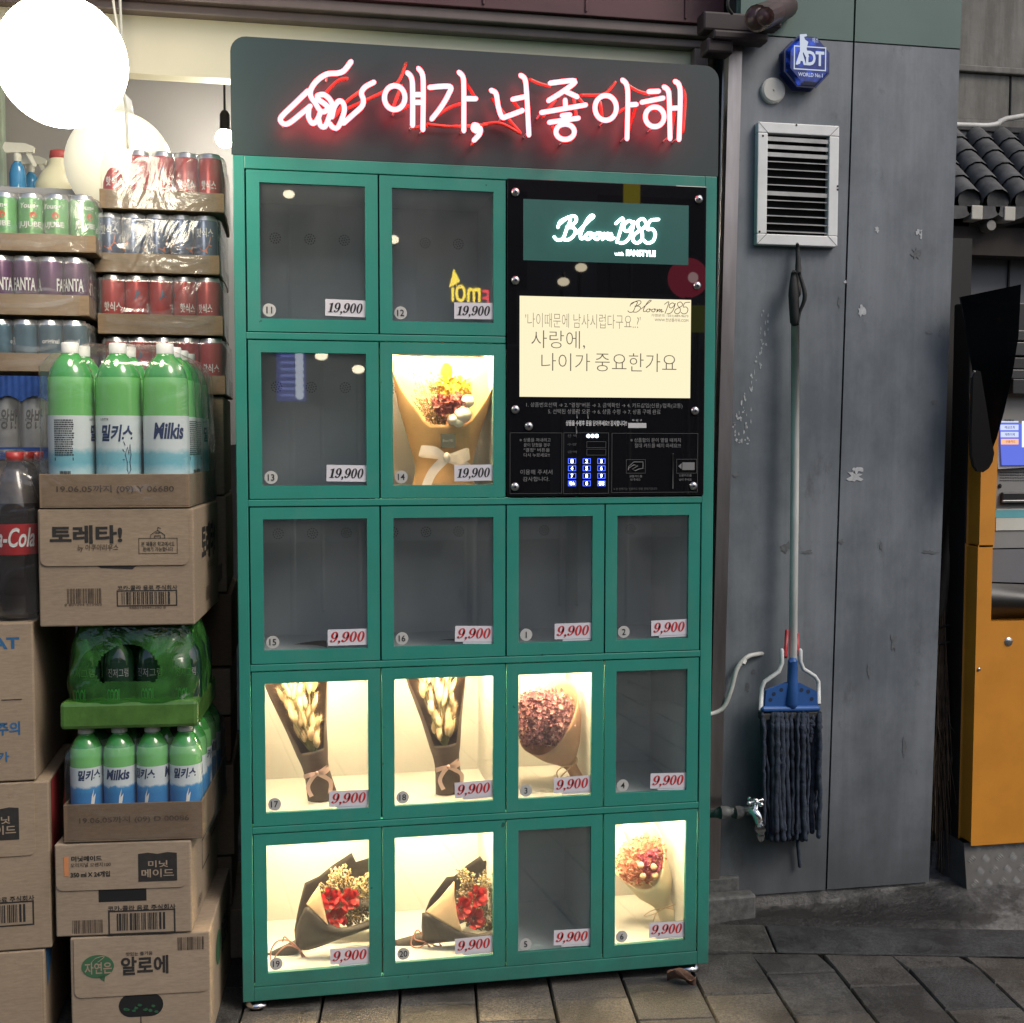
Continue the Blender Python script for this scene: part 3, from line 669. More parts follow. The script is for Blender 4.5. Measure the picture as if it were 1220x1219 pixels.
for u in (701, 706, 711): p0 = at(u, 519.5, y - .001); kp.ball(p0, .0042, .001, .0042, 10, 5, 1)
kp.build('keypad', [KEYB, KEYW], panel)

# ------------------------------------------------------------------ neon sign on the header
z6 = lambda L: Z(L, 270, 30, 3.935, -.046)
z7 = lambda L: Z(L, 560, 30, 3.935, -.046)
def circ(cx, cy, rx, ry, n=18, a0=-1.6): return [(cx + rx * math.cos(a0 + 2 * PI * k / n), cy + ry * math.sin(a0 + 2 * PI * k / n)) for k in range(n + 1)]
t = thing('neon_sign', (.49, -.046, 1.9), 'red neon hand and Korean lettering glowing on the dark header of the vending machine', 'neon sign')
N6 = {'neon_hand': [[(382, 308), (320, 368), (262, 424), (253, 448), (272, 464), (300, 455), (350, 415), (392, 380)],
                    [(583, 172), (552, 212), (522, 225), (470, 230), (424, 260), (396, 300), (394, 332), (415, 365), (440, 402), (462, 404), (474, 385), (455, 366), (432, 350), (426, 332), (455, 326), (480, 344), (494, 366)],
                    [(386, 388), (384, 430), (402, 460), (424, 446), (440, 408)], [(432, 440), (440, 470), (462, 474), (484, 420), (494, 372)],
                    [(484, 462), (500, 480), (524, 476), (550, 410), (548, 370), (528, 356), (506, 382), (494, 430)], [(548, 460), (590, 422), (633, 382), (641, 350), (632, 318), (650, 290), (690, 268)]],
      'neon_letter': [[(788 + 48 * math.cos(-1.6 + 2 * PI * k / 18), 340 + 56 * math.sin(-1.6 + 2 * PI * k / 18)) for k in range(19)], [(848, 224), (866, 246), (872, 300), (872, 470)], [(900, 204), (918, 232), (922, 300), (920, 490)], [(876, 326), (918, 326)], [(876, 362), (918, 362)],
                      [(952, 292), (1046, 288), (1040, 325), (1005, 385), (962, 440)], [(1090, 222), (1108, 244), (1112, 300), (1112, 495)], [(1116, 345), (1168, 345)],
                      [(1178, 472), (1160, 468), (1156, 486), (1172, 496), (1188, 482), (1186, 510), (1160, 540)]]}
N7 = [[(100, 306), (122, 322), (132, 380), (150, 430), (178, 426), (246, 400)], [(200, 348), (266, 334)], [(238, 236), (258, 256), (266, 330), (276, 515)],
      [(376, 272), (492, 262), (440, 308), (368, 354)], [(442, 308), (502, 336)], [(446, 352), (448, 386)], [(335, 410), (440, 392), (542, 374)], [(432, 424), (468, 420)], [(372, 456), (508, 436)], circ(446, 500, 43, 36),
      circ(636, 388, 50, 58), [(715, 258), (734, 280), (740, 340), (736, 532)], [(744, 374), (780, 372)],
      [(838, 312), (884, 310)], [(806, 362), (905, 342)], circ(866, 430, 44, 46), [(910, 290), (928, 306), (934, 350), (938, 532)], [(940, 390), (982, 388)], [(962, 264), (980, 282), (986, 340), (980, 536)]]
mb = MB()
for L in N6['neon_hand']: mb.tube(z6(L), .0050, 10, 0, spline=6)
mb.build('neon_hand', NEON, t)
mb = MB()
for L in N6['neon_letter']: mb.tube(z6(L), .0050, 10, 0, spline=6)
for L in N7: mb.tube(z7(L), .0050, 10, 0, spline=6)
mb.build('neon_lettering', NEON, t)
mb = MB()
for L in ([(840, 180), (800, 270), (700, 330), (545, 400)], [(565, 250), (520, 262), (460, 322)], [(640, 300), (560, 360), (510, 425)], [(985, 425), (1050, 385), (1112, 365)], [(940, 465), (1050, 476), (1220, 468)], [(1122, 270), (1168, 345)], [(850, 380), (780, 400), (820, 285)], [(940, 470), (880, 480)], [(1200, 500), (1150, 560)]):
    mb.tube(Z(L, 270, 30, 3.935, -.026), .0036, 7, 0, spline=5)
for L in ([(105, 345), (180, 440), (235, 505)], [(282, 255), (330, 275), (372, 286)], [(520, 328), (620, 325), (655, 300), (680, 268)], [(725, 272), (790, 310), (842, 322)], [(655, 445), (700, 405), (742, 385)], [(780, 380), (735, 520)], [(1000, 300), (1010, 350), (1000, 500)], [(60, 466), (140, 460), (235, 508)], [(620, 440), (610, 360)], [(380, 470), (430, 540), (470, 545)], [(540, 380), (490, 330), (500, 440)], [(880, 400), (825, 372)], [(200, 355), (235, 400)], [(960, 400), (940, 520)], [(340, 430), (400, 350)]):
    mb.tube(Z(L, 560, 30, 3.935, -.026), .0036, 7, 0, spline=5)
mb.build('connecting_tube', NEOND, t)
mb = MB()
for L, ox in ((((262, 450), (470, 230), (520, 470), (640, 345), (788, 395), (872, 460), (920, 480), (1000, 385), (1112, 480), (1180, 495)), 270), (((150, 430), (272, 500), (440, 308), (446, 535), (636, 445), (736, 520), (866, 474), (938, 520), (982, 525), (335, 410)), 560)):
    for a, b in L:
        p0 = at(ox + a / 3.935, 30 + b / 3.935, -.046); mb.tube([(p0.x, -.0005, p0.z), (p0.x, -.040, p0.z)], .0022, 6, 0)
mb.build('glass_support', M('neon_support', (.5, .3, .3), .2, var=0), t)

# ================================================================== BOUQUETS IN THE LIT CELLS
def wrap(mb, P0, P1, prof, rim, mi=0, nrm=(0, -1, 0), wob=.0, seed=1, n=40, pleat=0.):
    """paper cone from P0 to P1; rim(theta) = how far up each side goes, theta 0 = front"""
    P0, P1 = Vector(P0), Vector(P1); A = P1 - P0; nv = Vector(nrm); s = A.cross(nv).normalized() * -1
    rr = random.Random(seed); ph = [rr.uniform(0, 6) for _ in range(4)]
    def fn(u, v):
        th = 2 * PI * u - PI; t_ = v * rim(th)
        for k in range(len(prof) - 1):
            if t_ <= prof[k + 1][0] or k == len(prof) - 2:
                f = (t_ - prof[k][0]) / (prof[k + 1][0] - prof[k][0]); wv, dv = lerp(prof[k][1], prof[k + 1][1], f), lerp(prof[k][2], prof[k + 1][2], f); break
        k = 1 + wob * math.sin(3 * th + ph[0] + 4 * t_) + pleat * math.sin(17 * th + ph[1]) * (1 - .4 * t_)
        return P0 + A * t_ + s * (wv * k * math.sin(th)) + nv * (dv * k * math.cos(th))
    return mb.sheet(fn, n, 16, mi)
def blossoms(mb, c, ax, n, size, mis, seed=1, shell=.55, petals=5):
    rr = random.Random(seed); c = Vector(c)
    for _ in range(n):
        while True:
            d = Vector((rr.uniform(-1, 1), rr.uniform(-1, 1), rr.uniform(-1, 1)))
            if .01 < d.length <= 1: break
        d = d.normalized() * lerp(shell, 1, rr.random())
        q = c + Vector(ax[0]) * d.x + Vector(ax[1]) * d.y + Vector(ax[2]) * d.z
        nn = (d * .6 + Vector((rr.uniform(-1, 1), rr.uniform(-1.2, .4), rr.uniform(-1, 1)))).normalized(); a = nn.orthogonal().normalized(); b = nn.cross(a)
        sz = size * rr.uniform(.6, 1.3); mi = rr.choice(mis); vs = [q - nn * sz * .3]; fs = []
        for k in range(petals):
            t0 = 2 * PI * k / petals + rr.uniform(-.2, .2)
            for da, rd, up in ((-.45, .75, .25), (0, 1.05, .35), (.45, .75, .25)):
                vs.append(q + (a * math.cos(t0 + da) + b * math.sin(t0 + da)) * sz * rd + nn * sz * up)
            j = 1 + k * 3; fs.append((0, j, j + 1, j + 2))
        mb.add(vs, fs, mi, True)
def sprig(mb, p0, p1, n, size, mstem, mis, seed=1, spread=.012):
    """thin dried stalk thick with tiny florets along its upper part"""
    rr = random.Random(seed); p0, p1 = Vector(p0), Vector(p1); d = p1 - p0; mid = p0 + d * .5 + Vector((rr.uniform(-1, 1), rr.uniform(-.5, .5), rr.uniform(-1, 1))) * .006
    mb.tube([p0, mid, p1], [.0009, .0007, .0004], 4, mstem, cap=False, spline=3)
    for k in range(n):
        f = rr.uniform(.35, 1.); q = p0 + d * f + Vector((rr.gauss(0, 1), rr.gauss(0, 1), rr.gauss(0, 1))) * spread * .5 * (1.25 - f)
        mb.ball(q, size * rr.uniform(.6, 1.2), None, size * rr.uniform(.8, 1.6), 5, 3, rr.choice(mis), Euler((rr.uniform(0, 3), rr.uniform(0, 3), 0)).to_matrix())
def rose(mb, c, r, nv, mi, seed=1):
    rr = random.Random(seed); c = Vector(c); nv = Vector(nv).normalized(); a = nv.orthogonal().normalized(); b = nv.cross(a)
    for lay, (cnt, rad, hgt, lean) in enumerate(((2, .22, .75, .05), (3, .42, .82, .18), (4, .66, .8, .34), (5, .9, .66, .55), (5, 1.08, .45, .78))):
        for k in range(cnt):
            t0 = 2 * PI * k / cnt + lay * .7 + rr.uniform(-.2, .2); wd = 2 * PI / cnt * .72
            def fn(u, v):
                th = t0 + (u - .5) * wd * (1 - .25 * v * v); q = rad * (.35 + .65 * v) + lean * .25 * max(0, v - .6) * 2
                edge = 1 - .22 * (2 * u - 1) ** 2
                return c + (a * math.cos(th) + b * math.sin(th)) * r * q + nv * r * (hgt * v * edge * 1.25 - .35)
            mb.sheet(fn, 5, 5, mi)
def bow(mb, c, s, u, loops, tails, wd, mi=0, nv=(0, -1, 0)):
    """ribbon bow: loops [(dx,dz)], tails [[(dx,dz)..]] in the s/u plane"""
    c, s, u, nv = Vector(c), Vector(s), Vector(u), Vector(nv)
    for dx, dz in loops:
        e = s * dx + u * dz; pr_ = e.normalized().cross(nv).normalized()
        mb.band([c, c + e * .5 + nv * .012 + pr_ * wd * .3, c + e + nv * .006, c + e * .9 - nv * .002 - pr_ * wd * .2, c + e * .4 + nv * .002, c], [pr_ * wd * k for k in (.5, 1, 1.1, 1.1, 1, .5)], mi)
    for tl in tails:
        P = [c + s * a + u * b + nv * (.004 + .002 * i) for i, (a, b) in enumerate([(0, 0)] + tl)]
        W = []
        for i in range(len(P)):
            d = (P[min(len(P) - 1, i + 1)] - P[max(0, i - 1)]).normalized(); W.append(d.cross(nv).normalized() * wd)
        mb.band(P, W, mi)
    mb.ball(c + nv * .004, wd * .42, .006, wd * .55, 10, 6, mi)
S_, U_, N_ = (1, 0, 0), (0, 0, 1), (0, -1, 0)
KRAFT = M('kraft_paper', (.46, .27, .115), .75, var=.08, scale=30, bmp=.15, bscale=90)
KRAFTL = M('kraft_paper_pale', (.52, .36, .22), .75, var=.07, scale=20, bmp=.12, bscale=70)
BROWNW = M('dark_brown_wrap', (.055, .034, .026), .5, var=.15, scale=10, bmp=.1, bscale=40)
BLACKW = M('black_wrap', (.020, .016, .014), .6, var=.2, scale=14, bmp=.12, bscale=50)
IVORYW = M('ivory_wrap', (.72, .62, .44), .7, var=.05, scale=14, bmp=.1, bscale=60)
RIBW = M('white_ribbon', (.66, .58, .52), .45, var=.06)
RIBP = M('pink_ribbon', (.48, .33, .29), .45, var=.08)
TWINE = M('pink_cord', (.36, .16, .12), .7, var=.3, scale=60)
TWINET = M('tan_twine', (.50, .33, .19), .8, var=.2, scale=60)
BUNNY = M('bunny_tail_cream', (.60, .44, .27), .95, var=.12, scale=60, bmp=.9, bscale=420)
STEMG = M('dry_stem', (.22, .20, .08), .8, var=.2)
YEL = M('yellow_floret', (.62, .40, .02), .8, var=.2, scale=60); PINKF = M('dusty_pink_flower', (.33, .09, .075), .8, var=.25, scale=70)
WHF = M('white_cotton', (.75, .68, .6), .9, var=.06, scale=40, bmp=.6, bscale=150); TANF = M('tan_floret', (.42, .24, .12), .85, var=.3, scale=80)
LAV = M('dusty_mauve', (.30, .115, .135), .85, var=.3, scale=80); LAVD = M('dark_mauve', (.13, .045, .06), .85, var=.3, scale=80); LAVL = M('pale_mauve', (.48, .25, .25), .85, var=.2, scale=80)
PKO = M('peach_pink', (.52, .16, .11), .85, var=.25, scale=80); PKP = M('plum_pink', (.30, .05, .10), .85, var=.25, scale=80); PKL = M('pale_peach', (.62, .36, .24), .85, var=.2, scale=80)
ROSE = M('rose_red', (.36, .012, .014), .55, var=.2, scale=50); DRYC = M('dried_cream', (.50, .37, .20), .9, var=.25, scale=90); DRYD = M('dried_grey', (.16, .13, .085), .9, var=.3, scale=90)

# 14: kraft bouquet with white bow, yellow and pink flowers
ix0, ix1, iz0, iz1 = CELLS[14]; yb = .16; fl = iz0 - .0225
t = thing('bouquet', ((ix0 + ix1) / 2, yb, fl), 'kraft wrapped bouquet of yellow and pink dried flowers with a wide white bow', 'bouquet', 'bouquets in the lit lockers')
P0 = Vector((at(529, 584, yb).x, yb, fl + .001)); P1 = Vector((at(530, 430, yb).x, yb, iz1 + .012))
prof = [(0, .075, .035), (.16, .062, .03), (.27, .07, .035), (.45, .085, .05), (.6, .10, .06), (1, .128, .085)]
mb = MB(); wrap(mb, P0, P1, prof, lambda th: (.49 if abs(th) < .55 else lerp(.49, 1., min(1, (abs(th) - .55) / 1.1))), 0, wob=.03, seed=4)
wp = mb.build('paper_wrap', KRAFT, t, solid=.0006)
a, b = at(525, 517, yb - .09), at(542.5, 534, yb - .09)
ya = yb - .056
lb = MB(); a, b = at(525, 517, ya), at(542.5, 534, ya); lb.quad((a.x, ya, b.z), (b.x, ya, b.z), (b.x, ya, a.z), (a.x, ya, a.z), 0); lb.tpx('Bloom1985', 527.5, 523.5, 540, 526.5, ya - .0006, 1, .2); lb.build('label', [M('label_dark', (.03, .035, .03), .7, var=0), GREYINK], wp)
mb = MB(); c = at(533, 480, yb - .01)
blossoms(mb, at(537, 462, yb - .02), ((.046, 0, 0), (0, .025, 0), (0, 0, .024)), 150, .0085, [0], 1); blossoms(mb, at(528, 482, yb - .045), ((.028, 0, 0), (0, .015, 0), (0, 0, .022)), 60, .011, [1], 2, petals=6); blossoms(mb, at(544, 481, yb - .045), ((.026, 0, 0), (0, .015, 0), (0, 0, .020)), 50, .011, [1], 3, petals=6)
for u, v, r in ((551, 494, .021), (540, 500, .014), (557, 478, .016), (546, 503, .013)): mb.ball(at(u, v, yb - .05), r, None, r * .9, 12, 8, 2)
q = random.Random(5)
for k in range(64):
    u = 492 + q.uniform(0, 38) if k < 46 else 546 + q.uniform(0, 20); sprig(mb, at(530, 520, yb - .02), at(u, q.uniform(442, 482), yb - .03 + q.uniform(-.02, .03)), 16, .0022, 4, [3, 3, 5], k, .016)
mb.ball(at(532, 443, yb + .01), .014, None, .021, 12, 8, 0)
mb.build('flowers', [YEL, PINKF, WHF, TANF, STEMG, PKL], t)
mb = MB(); bow(mb, at(532, 545, yb - .052), S_, U_, [(-.058, .016), (.05, .006)], [[(-.03, -.03), (-.045, -.06), (-.05, -.085)], [(.03, -.012), (.06, -.034), (.07, -.045)]], .020); mb.build('ribbon', RIBW, t)

# 17, 18: bunny tail grass in dark brown wraps
def bunny(n, base, top, shift, seed, lab):
    ix0, ix1, iz0, iz1 = CELLS[n]; yb = .15; fl = iz0 - .0225
    xb = at(base, 950, yb).x; t = thing('bouquet', (xb, yb, fl), lab, 'bouquet', 'bouquets in the lit lockers')
    P0 = Vector((xb, yb, fl + .001)); P1 = Vector((at(top, 810, yb).x, yb, iz1 + .045))
    prof = [(0, .034, .02), (.14, .029, .02), (.22, .027, .02), (.3, .034, .024), (.5, .046, .032), (.75, .066, .045), (1, .08, .055)]
    mb = MB(); wrap(mb, P0, P1, prof, lambda th: .34 if abs(th) < .8 else lerp(.34, 1., min(1, (abs(th) - .8) / .7)), 0, wob=.03, seed=seed)
    wrp = mb.build('paper_wrap', BROWNW, t, solid=.0006)
    q = random.Random(seed); mb = MB(); A = P1 - P0
    for k in range(44):
        f = .44 + .48 * (k / 43) + q.uniform(-.03, .03); sp = (.014 + .075 * (f - .42)); dx = q.uniform(-1, 1) * sp * 1.15
        c = P0 + A * f + Vector((dx, -.026 + q.uniform(-.014, .016), 0)); tilt = Euler((q.uniform(-.3, .3), dx * 9 + q.uniform(-.25, .25), 0)).to_matrix()
        l = q.uniform(.018, .025); rr = q.uniform(.0058, .0078)
        mb.lathe([(0, -l), (rr * .55, -l * .8), (rr, -l * .3), (rr * .95, l * .2), (rr * .5, l * .75), (0, l)], (0, 0, 0), 10, 0)
        kk = 60; mb.v[-kk:] = [c + tilt @ v for v in mb.v[-kk:]]
        for h in range(170):                                     # fuzz
            a_, z_ = q.uniform(0, 6.28), q.uniform(-l, l); rad = rr * math.sqrt(max(.05, 1 - (z_ / l) ** 2)); dd = Vector((math.cos(a_), math.sin(a_), .8))
            b0 = Vector((rad * math.cos(a_), rad * math.sin(a_), z_)); e = dd * q.uniform(.004, .0095); sd_ = Vector((-math.sin(a_), math.cos(a_), 0)) * .00022
            mb.add([c + tilt @ (b0 - sd_), c + tilt @ (b0 + sd_), c + tilt @ (b0 + e)], [(0, 1, 2)], 0)
        mb.tube([P0 + A * .3 + Vector((0, -.01, 0)), c - tilt @ Vector((0, 0, l))], .0008, 4, 1, cap=False)
    mb.build('bunny_tail_grass', [BUNNY, STEMG], t)
    mb = MB(); bow(mb, P0 + A * .2 + Vector((0, -.026, 0)), S_, U_, [(-.028, -.006), (.026, .01)], [[(-.012, -.012), (-.02, -.03), (-.012, -.05)], [(.016, -.008), (.03, -.02), (.028, -.045)]], .0095); mb.build('ribbon', RIBP, t)
bunny(17, 385, 346, 0, 8, 'cream bunny tail bouquet in dark brown wrap behind the door numbered 17')
bunny(18, 536, 517, 0, 15, 'cream bunny tail bouquet in dark brown wrap behind the door numbered 18')

# 3: mauve gypsophila in tan paper
ix0, ix1, iz0, iz1 = CELLS[3]; yb = .15
P0, P1 = at(702, 952, yb), at(638, 836, yb); t = thing('bouquet', (P0.x, yb, iz0 - .022), 'tan paper cone of dusty mauve baby breath leaning to the left', 'bouquet', 'bouquets in the lit lockers')
prof = [(0, .024, .012), (.24, .013, .012), (.36, .013, .012), (.5, .048, .034), (.7, .078, .055), (1, .102, .075)]
mb = MB(); wrap(mb, P0, P1, prof, lambda th: .64 + .34 * (1 - math.cos(th)) / 2 - .13 * math.sin(th), 0, wob=.03, seed=3); wrp = mb.build('paper_wrap', M('pink_kraft', (.40, .235, .16), .75, var=.08, scale=20, bmp=.25, bscale=70), t, solid=.0006)
mb = MB(); A = P1 - P0; c = P0 + A * .85 + Vector((-.004, -.006, 0))
blossoms(mb, c, ((.082, 0, .012), (0, .065, 0), (-.01, 0, .07)), 1500, .0048, [0, 0, 1, 2, 1], 3, .6); blossoms(mb, c, ((.07, 0, 0), (0, .055, 0), (0, 0, .06)), 350, .009, [1], 4, .3)
mb.build('flowers', [LAV, LAVD, LAVL], t)
mb = MB(); k0 = P0 + A * .36 + Vector((0, -.016, 0))
for L in ([(0, 0), (-.02, .0), (-.035, -.012), (-.03, -.035), (-.02, -.05)], [(0, 0), (-.012, -.01), (-.03, -.03), (-.038, -.06)], [(0, 0), (.012, .01), (.01, .02), (0, .004)]):
    mb.tube([k0 + Vector((a, -.002, b)) for a, b in L], .0016, 6, 0, spline=5)
mb.build('twine_bow', TWINET, t)

# 6: ivory paper with peach and plum flowers
ix0, ix1, iz0, iz1 = CELLS[6]; yb = .15
P0, P1 = at(812, 1122, yb), at(750, 1000, yb); t = thing('bouquet', (P0.x, yb, iz0 - .022), 'ivory wrapped bouquet of peach and plum flowers in the brightest cell', 'bouquet', 'bouquets in the lit lockers')
prof = [(0, .036, .014), (.2, .028, .014), (.37, .018, .014), (.52, .046, .034), (1, .080, .06)]
mb = MB(); wrap(mb, P0, P1, prof, lambda th: .62 + .42 * (1 - math.cos(th)) / 2 - .06 * math.sin(th), 0, wob=.04, seed=6); mb.build('paper_wrap', IVORYW, t, solid=.0006)
mb = MB(); A = P1 - P0; c = P0 + A * .8 + Vector((.004, 0, 0)); blossoms(mb, c, ((.062, 0, .01), (0, .045, 0), (0, 0, .058)), 760, .0052, [0, 0, 2], 6, .6); blossoms(mb, c + Vector((.012, -.035, .006)), ((.034, 0, 0), (0, .015, 0), (0, 0, .036)), 190, .006, [1], 7, .3)
for dx, dz in ((.014, 0), (-.012, -.02), (.018, -.022), (-.018, .006)): mb.ball(c + Vector((dx, -.05, dz)), .008, None, .008, 8, 6, 2)
mb.build('flowers', [PKO, PKP, PKL], t)
mb = MB(); k0 = P0 + A * .37 + Vector((0, -.02, 0))
for L in ([(0, 0), (-.03, -.004), (-.052, -.016), (-.03, -.014), (0, 0)], [(0, 0), (-.022, -.012), (-.03, -.034)], [(0, 0), (.03, .008), (.045, .022), (.05, .03)], [(0, 0), (.02, -.006), (.035, -.018)]):
    mb.tube([k0 + Vector((a, -.002, b)) for a, b in L], .0009, 5, 0, spline=5)
mb.build('twine_bow', TWINET, t)

# 19, 20: red roses in black wraps, lying on the cell floor
def roses(n, tail, knee, back, front, fold, sprigs, rs, seed, dry, cords, lab):
    ix0, ix1, iz0, iz1 = CELLS[n]; P0, PK = at(*tail, .15), at(*knee, .14); t = thing('bouquet', (P0.x, .15, iz0 - .022), lab, 'bouquet', 'bouquets in the lit lockers')
    nv = Vector((0, -1, 0)); A = (PK - P0).normalized(); s = Vector((A.z, 0, -A.x)); mb = MB()
    sh = lambda L: mb.add([at(u, v, y) for u, v, y in L], [tuple(range(len(L)))], 0)
    mb.sheet(lambda u, v: P0.lerp(PK, v) + s * (.014 + .007 * (1 - v)) * math.cos(2 * PI * u) + nv * .012 * math.sin(2 * PI * u), 14, 6, 0)
    def loft(mb_, E0, E1, bulge, mi=0):                         # curved paper between two edges given in the photograph
        def pick(E, f): x = f * (len(E) - 1); i = min(len(E) - 2, int(x)); return at(*E[i]).lerp(at(*E[i + 1]), x - i)
        mb_.sheet(lambda u, v: pick(E0, u).lerp(pick(E1, u), v) + nv * bulge * math.sin(PI * v) * (.4 + .6 * u), 16, 8, mi)
    loft(mb, *back, -.03); loft(mb, *front, .025); w_ = mb.build('paper_wrap', BLACKW, t, solid=.0006)
    mb = MB(); loft(mb, *fold, .006); mb.build('paper_fold', KRAFTL, w_, solid=.0006)
    mb = MB(); q = random.Random(seed)
    for k, (u, v) in enumerate(rs): rose(mb, at(u, v, .105), .0205, (q.uniform(-.3, .3) + .2, -1, .45), 0, seed + k)
    for k, (u0, v0, u1, v1, lim) in enumerate(sprigs):
        for j in range(lim): sprig(mb, at(*rs[j % 3], .15), at(q.uniform(u0, u1), q.uniform(v0, v1), .14 + q.uniform(-.03, .03)), 34, .0023, 3, [1, 1, 2] if (dry and k < 2) else [2, 2, 2, 1], seed * 50 + k * 9 + j, .016)
    mb.build('flowers', [ROSE, DRYC, DRYD, STEMG], t)
    mb = MB(); k0 = PK + nv * .018
    for L in cords: mb.tube([k0 + Vector((a, -.003, b)) for a, b in L], .0018, 6, 0, spline=5)
    mb.build('cord_bow', TWINE, t)
roses(19, (320, 1147), (356, 1126),
      ([(352, 1122, .15), (350.5, 1108, .16), (356, 1080, .18), (363, 1052, .19), (380, 1044, .20), (396, 1031, .21), (419, 1016, .2), (424, 1027, .21), (447, 1020, .22)], [(360, 1130, .15), (366, 1124, .16), (374, 1115, .17), (386, 1104, .18), (398, 1100, .18), (410, 1096, .18), (425, 1090, .18), (440, 1086, .18), (455, 1080, .18)]),
      ([(351, 1113, .13), (356, 1096, .11), (365, 1077, .10), (378, 1090, .09), (391, 1101, .09), (411, 1106, .09), (439, 1097, .09), (458, 1086, .10)], [(354, 1128, .13), (358, 1131, .12), (364, 1133, .12), (378, 1129, .12), (394, 1123, .12), (414, 1115, .12), (440, 1105, .12), (460, 1094, .12)]),
      ([(365, 1077, .098), (372, 1066, .098), (380, 1055, .10)], [(391, 1102, .085), (388, 1090, .088), (384, 1072, .095)]),
      ((392, 1030, 418, 1048, 16), (424, 1040, 448, 1070, 20), (412, 1088, 440, 1104, 14), (380, 1050, 400, 1062, 8)), ((394, 1071), (416, 1072), (401, 1093)), 19, True,
      ([(0, 0), (-.02, .02), (-.045, .022), (-.06, .004), (-.062, -.02)], [(0, 0), (-.025, .01), (-.05, -.01), (-.055, -.03)], [(0, 0), (.012, -.018), (.02, -.03), (.028, -.042)], [(0, 0), (.01, -.024), (.022, -.045)], [(-.01, .006), (-.03, .03), (-.035, .02)]),
      'black wrapped bouquet of three red roses with pale cream dried sprigs')
roses(20, (470, 1131), (507, 1118),
      ([(502, 1119, .15), (503, 1095, .16), (512, 1072, .18), (532, 1045, .19), (541, 1044, .2), (556, 1031, .21), (572, 1020, .2), (576, 1026, .21), (600, 1020, .22)], [(512, 1122, .15), (520, 1116, .16), (530, 1110, .17), (542, 1104, .18), (550, 1100, .18), (560, 1096, .18), (575, 1092, .18), (590, 1086, .18), (605, 1080, .18)]),
      ([(502, 1105, .13), (503, 1085, .11), (516, 1092, .10), (530, 1099, .09), (551, 1110, .09), (574, 1113, .09), (590, 1105, .09), (606, 1096, .10)], [(503, 1120, .13), (506, 1123, .12), (510, 1125, .12), (528, 1123, .12), (546, 1121, .12), (570, 1117, .12), (592, 1112, .12), (608, 1106, .12)]),
      ([(506, 1087, .098), (524, 1070, .098), (541, 1050, .10)], [(551, 1111, .085), (545, 1092, .088), (541, 1066, .095)]),
      ((544, 1034, 566, 1050, 10), (574, 1036, 598, 1060, 12), (556, 1098, 590, 1108, 12), (544, 1056, 556, 1072, 6)), ((569, 1068), (551, 1082), (566, 1094)), 23, False,
      ([(0, 0), (-.012, .02), (-.03, .018), (-.035, -.004), (-.018, -.012), (0, 0)], [(0, .004), (-.02, .03), (-.028, .01), (0, 0)], [(0, 0), (.012, -.018), (.028, -.03), (.036, -.018), (.03, -.006)], [(0, 0), (.01, -.02), (.016, -.034), (.028, -.036)], [(0, 0), (.02, -.01), (.03, -.012)]),
      'black wrapped bouquet of three red roses with dark grey dried sprigs')

# ================================================================== STACKED DRINKS AND CARTONS
FILM = clear('shrink_film', (.98, .98, .97), 1.0, .20, haze=.075, hazecol=(.7, .69, .66), wrinkle=.6, wscale=9, base=.015)
FILMB = clear('clear_bottle_film', (.98, .98, .97), 1.0, .16, haze=.022, hazecol=(.7, .69, .66), wrinkle=.7, wscale=9, base=.01)
FILMG = clear('green_shrink_film', (.34, .68, .26), 1.1, .12, haze=.34, hazecol=(.07, .25, .055), wrinkle=.7, wscale=11, base=.01)
def filmshell(mb, x0, x1, y0, y1, z0, z1, r=.02, mi=0, seed=1, amp=.003, taper=0., drape=.0):
    """loose film over a pack: sides and top, with sags and ripples"""
    rr = random.Random(seed); ph = [(rr.uniform(15, 60), rr.uniform(15, 70), rr.uniform(0, 6)) for _ in range(7)]
    def rip(a, b): return sum(math.sin(a * p + b * q + c) for p, q, c in ph) / 7 * amp
    cx, cy = (x0 + x1) / 2, (y0 + y1) / 2; hx, hy = (x1 - x0) / 2, (y1 - y0) / 2
    def fn(u, v):
        t = u * 4; k = int(t) % 4; f = t - int(t); e = (f - .5) * 2
        sq = [(e, -1), (1, e), (-e, 1), (-1, -e)][k]
        n_ = 12; l = (abs(sq[0]) ** n_ + abs(sq[1]) ** n_) ** (1 / n_); dx, dy = sq[0] / l, sq[1] / l
        if v < .7: z = lerp(z0, z1 - r, v / .7); sc_ = 1 - taper * (v / .7) ** 2; ins = 0
        else:
            a = (v - .7) / .3; z = z1 - r + r * math.sin(a * PI / 2); sc_ = (1 - taper) * (1 - a * .999) if a > .35 else (1 - taper) * (1 - a * .35)
            if a > .35: z = z1 + rip(dx * .1 + a * .1, dy * .1) * .8
        w = rip(u * 1.7, z) * (1 if v < .75 else .3)
        return (cx + dx * (hx * sc_ + w), cy + dy * (hy * sc_ + w), z + (rip(dx * .2, dy * .2) if v > .72 else 0))
    mb.sheet(fn, 72, 20, mi)
def fold(mb, x0, x1, y, z, seed, mi=0, sag=.012):
    rr = random.Random(seed); P = [(lerp(x0, x1, k / 6), y - rr.uniform(.001, .004), z - sag * math.sin(PI * k / 6) + rr.uniform(-.004, .004)) for k in range(7)]
    mb.band(P, [(0, rr.uniform(-.004, .002), rr.uniform(.006, .014)) for _ in range(7)], mi, 4)
CAP = 'drinks and cartons stacked beside the machine'
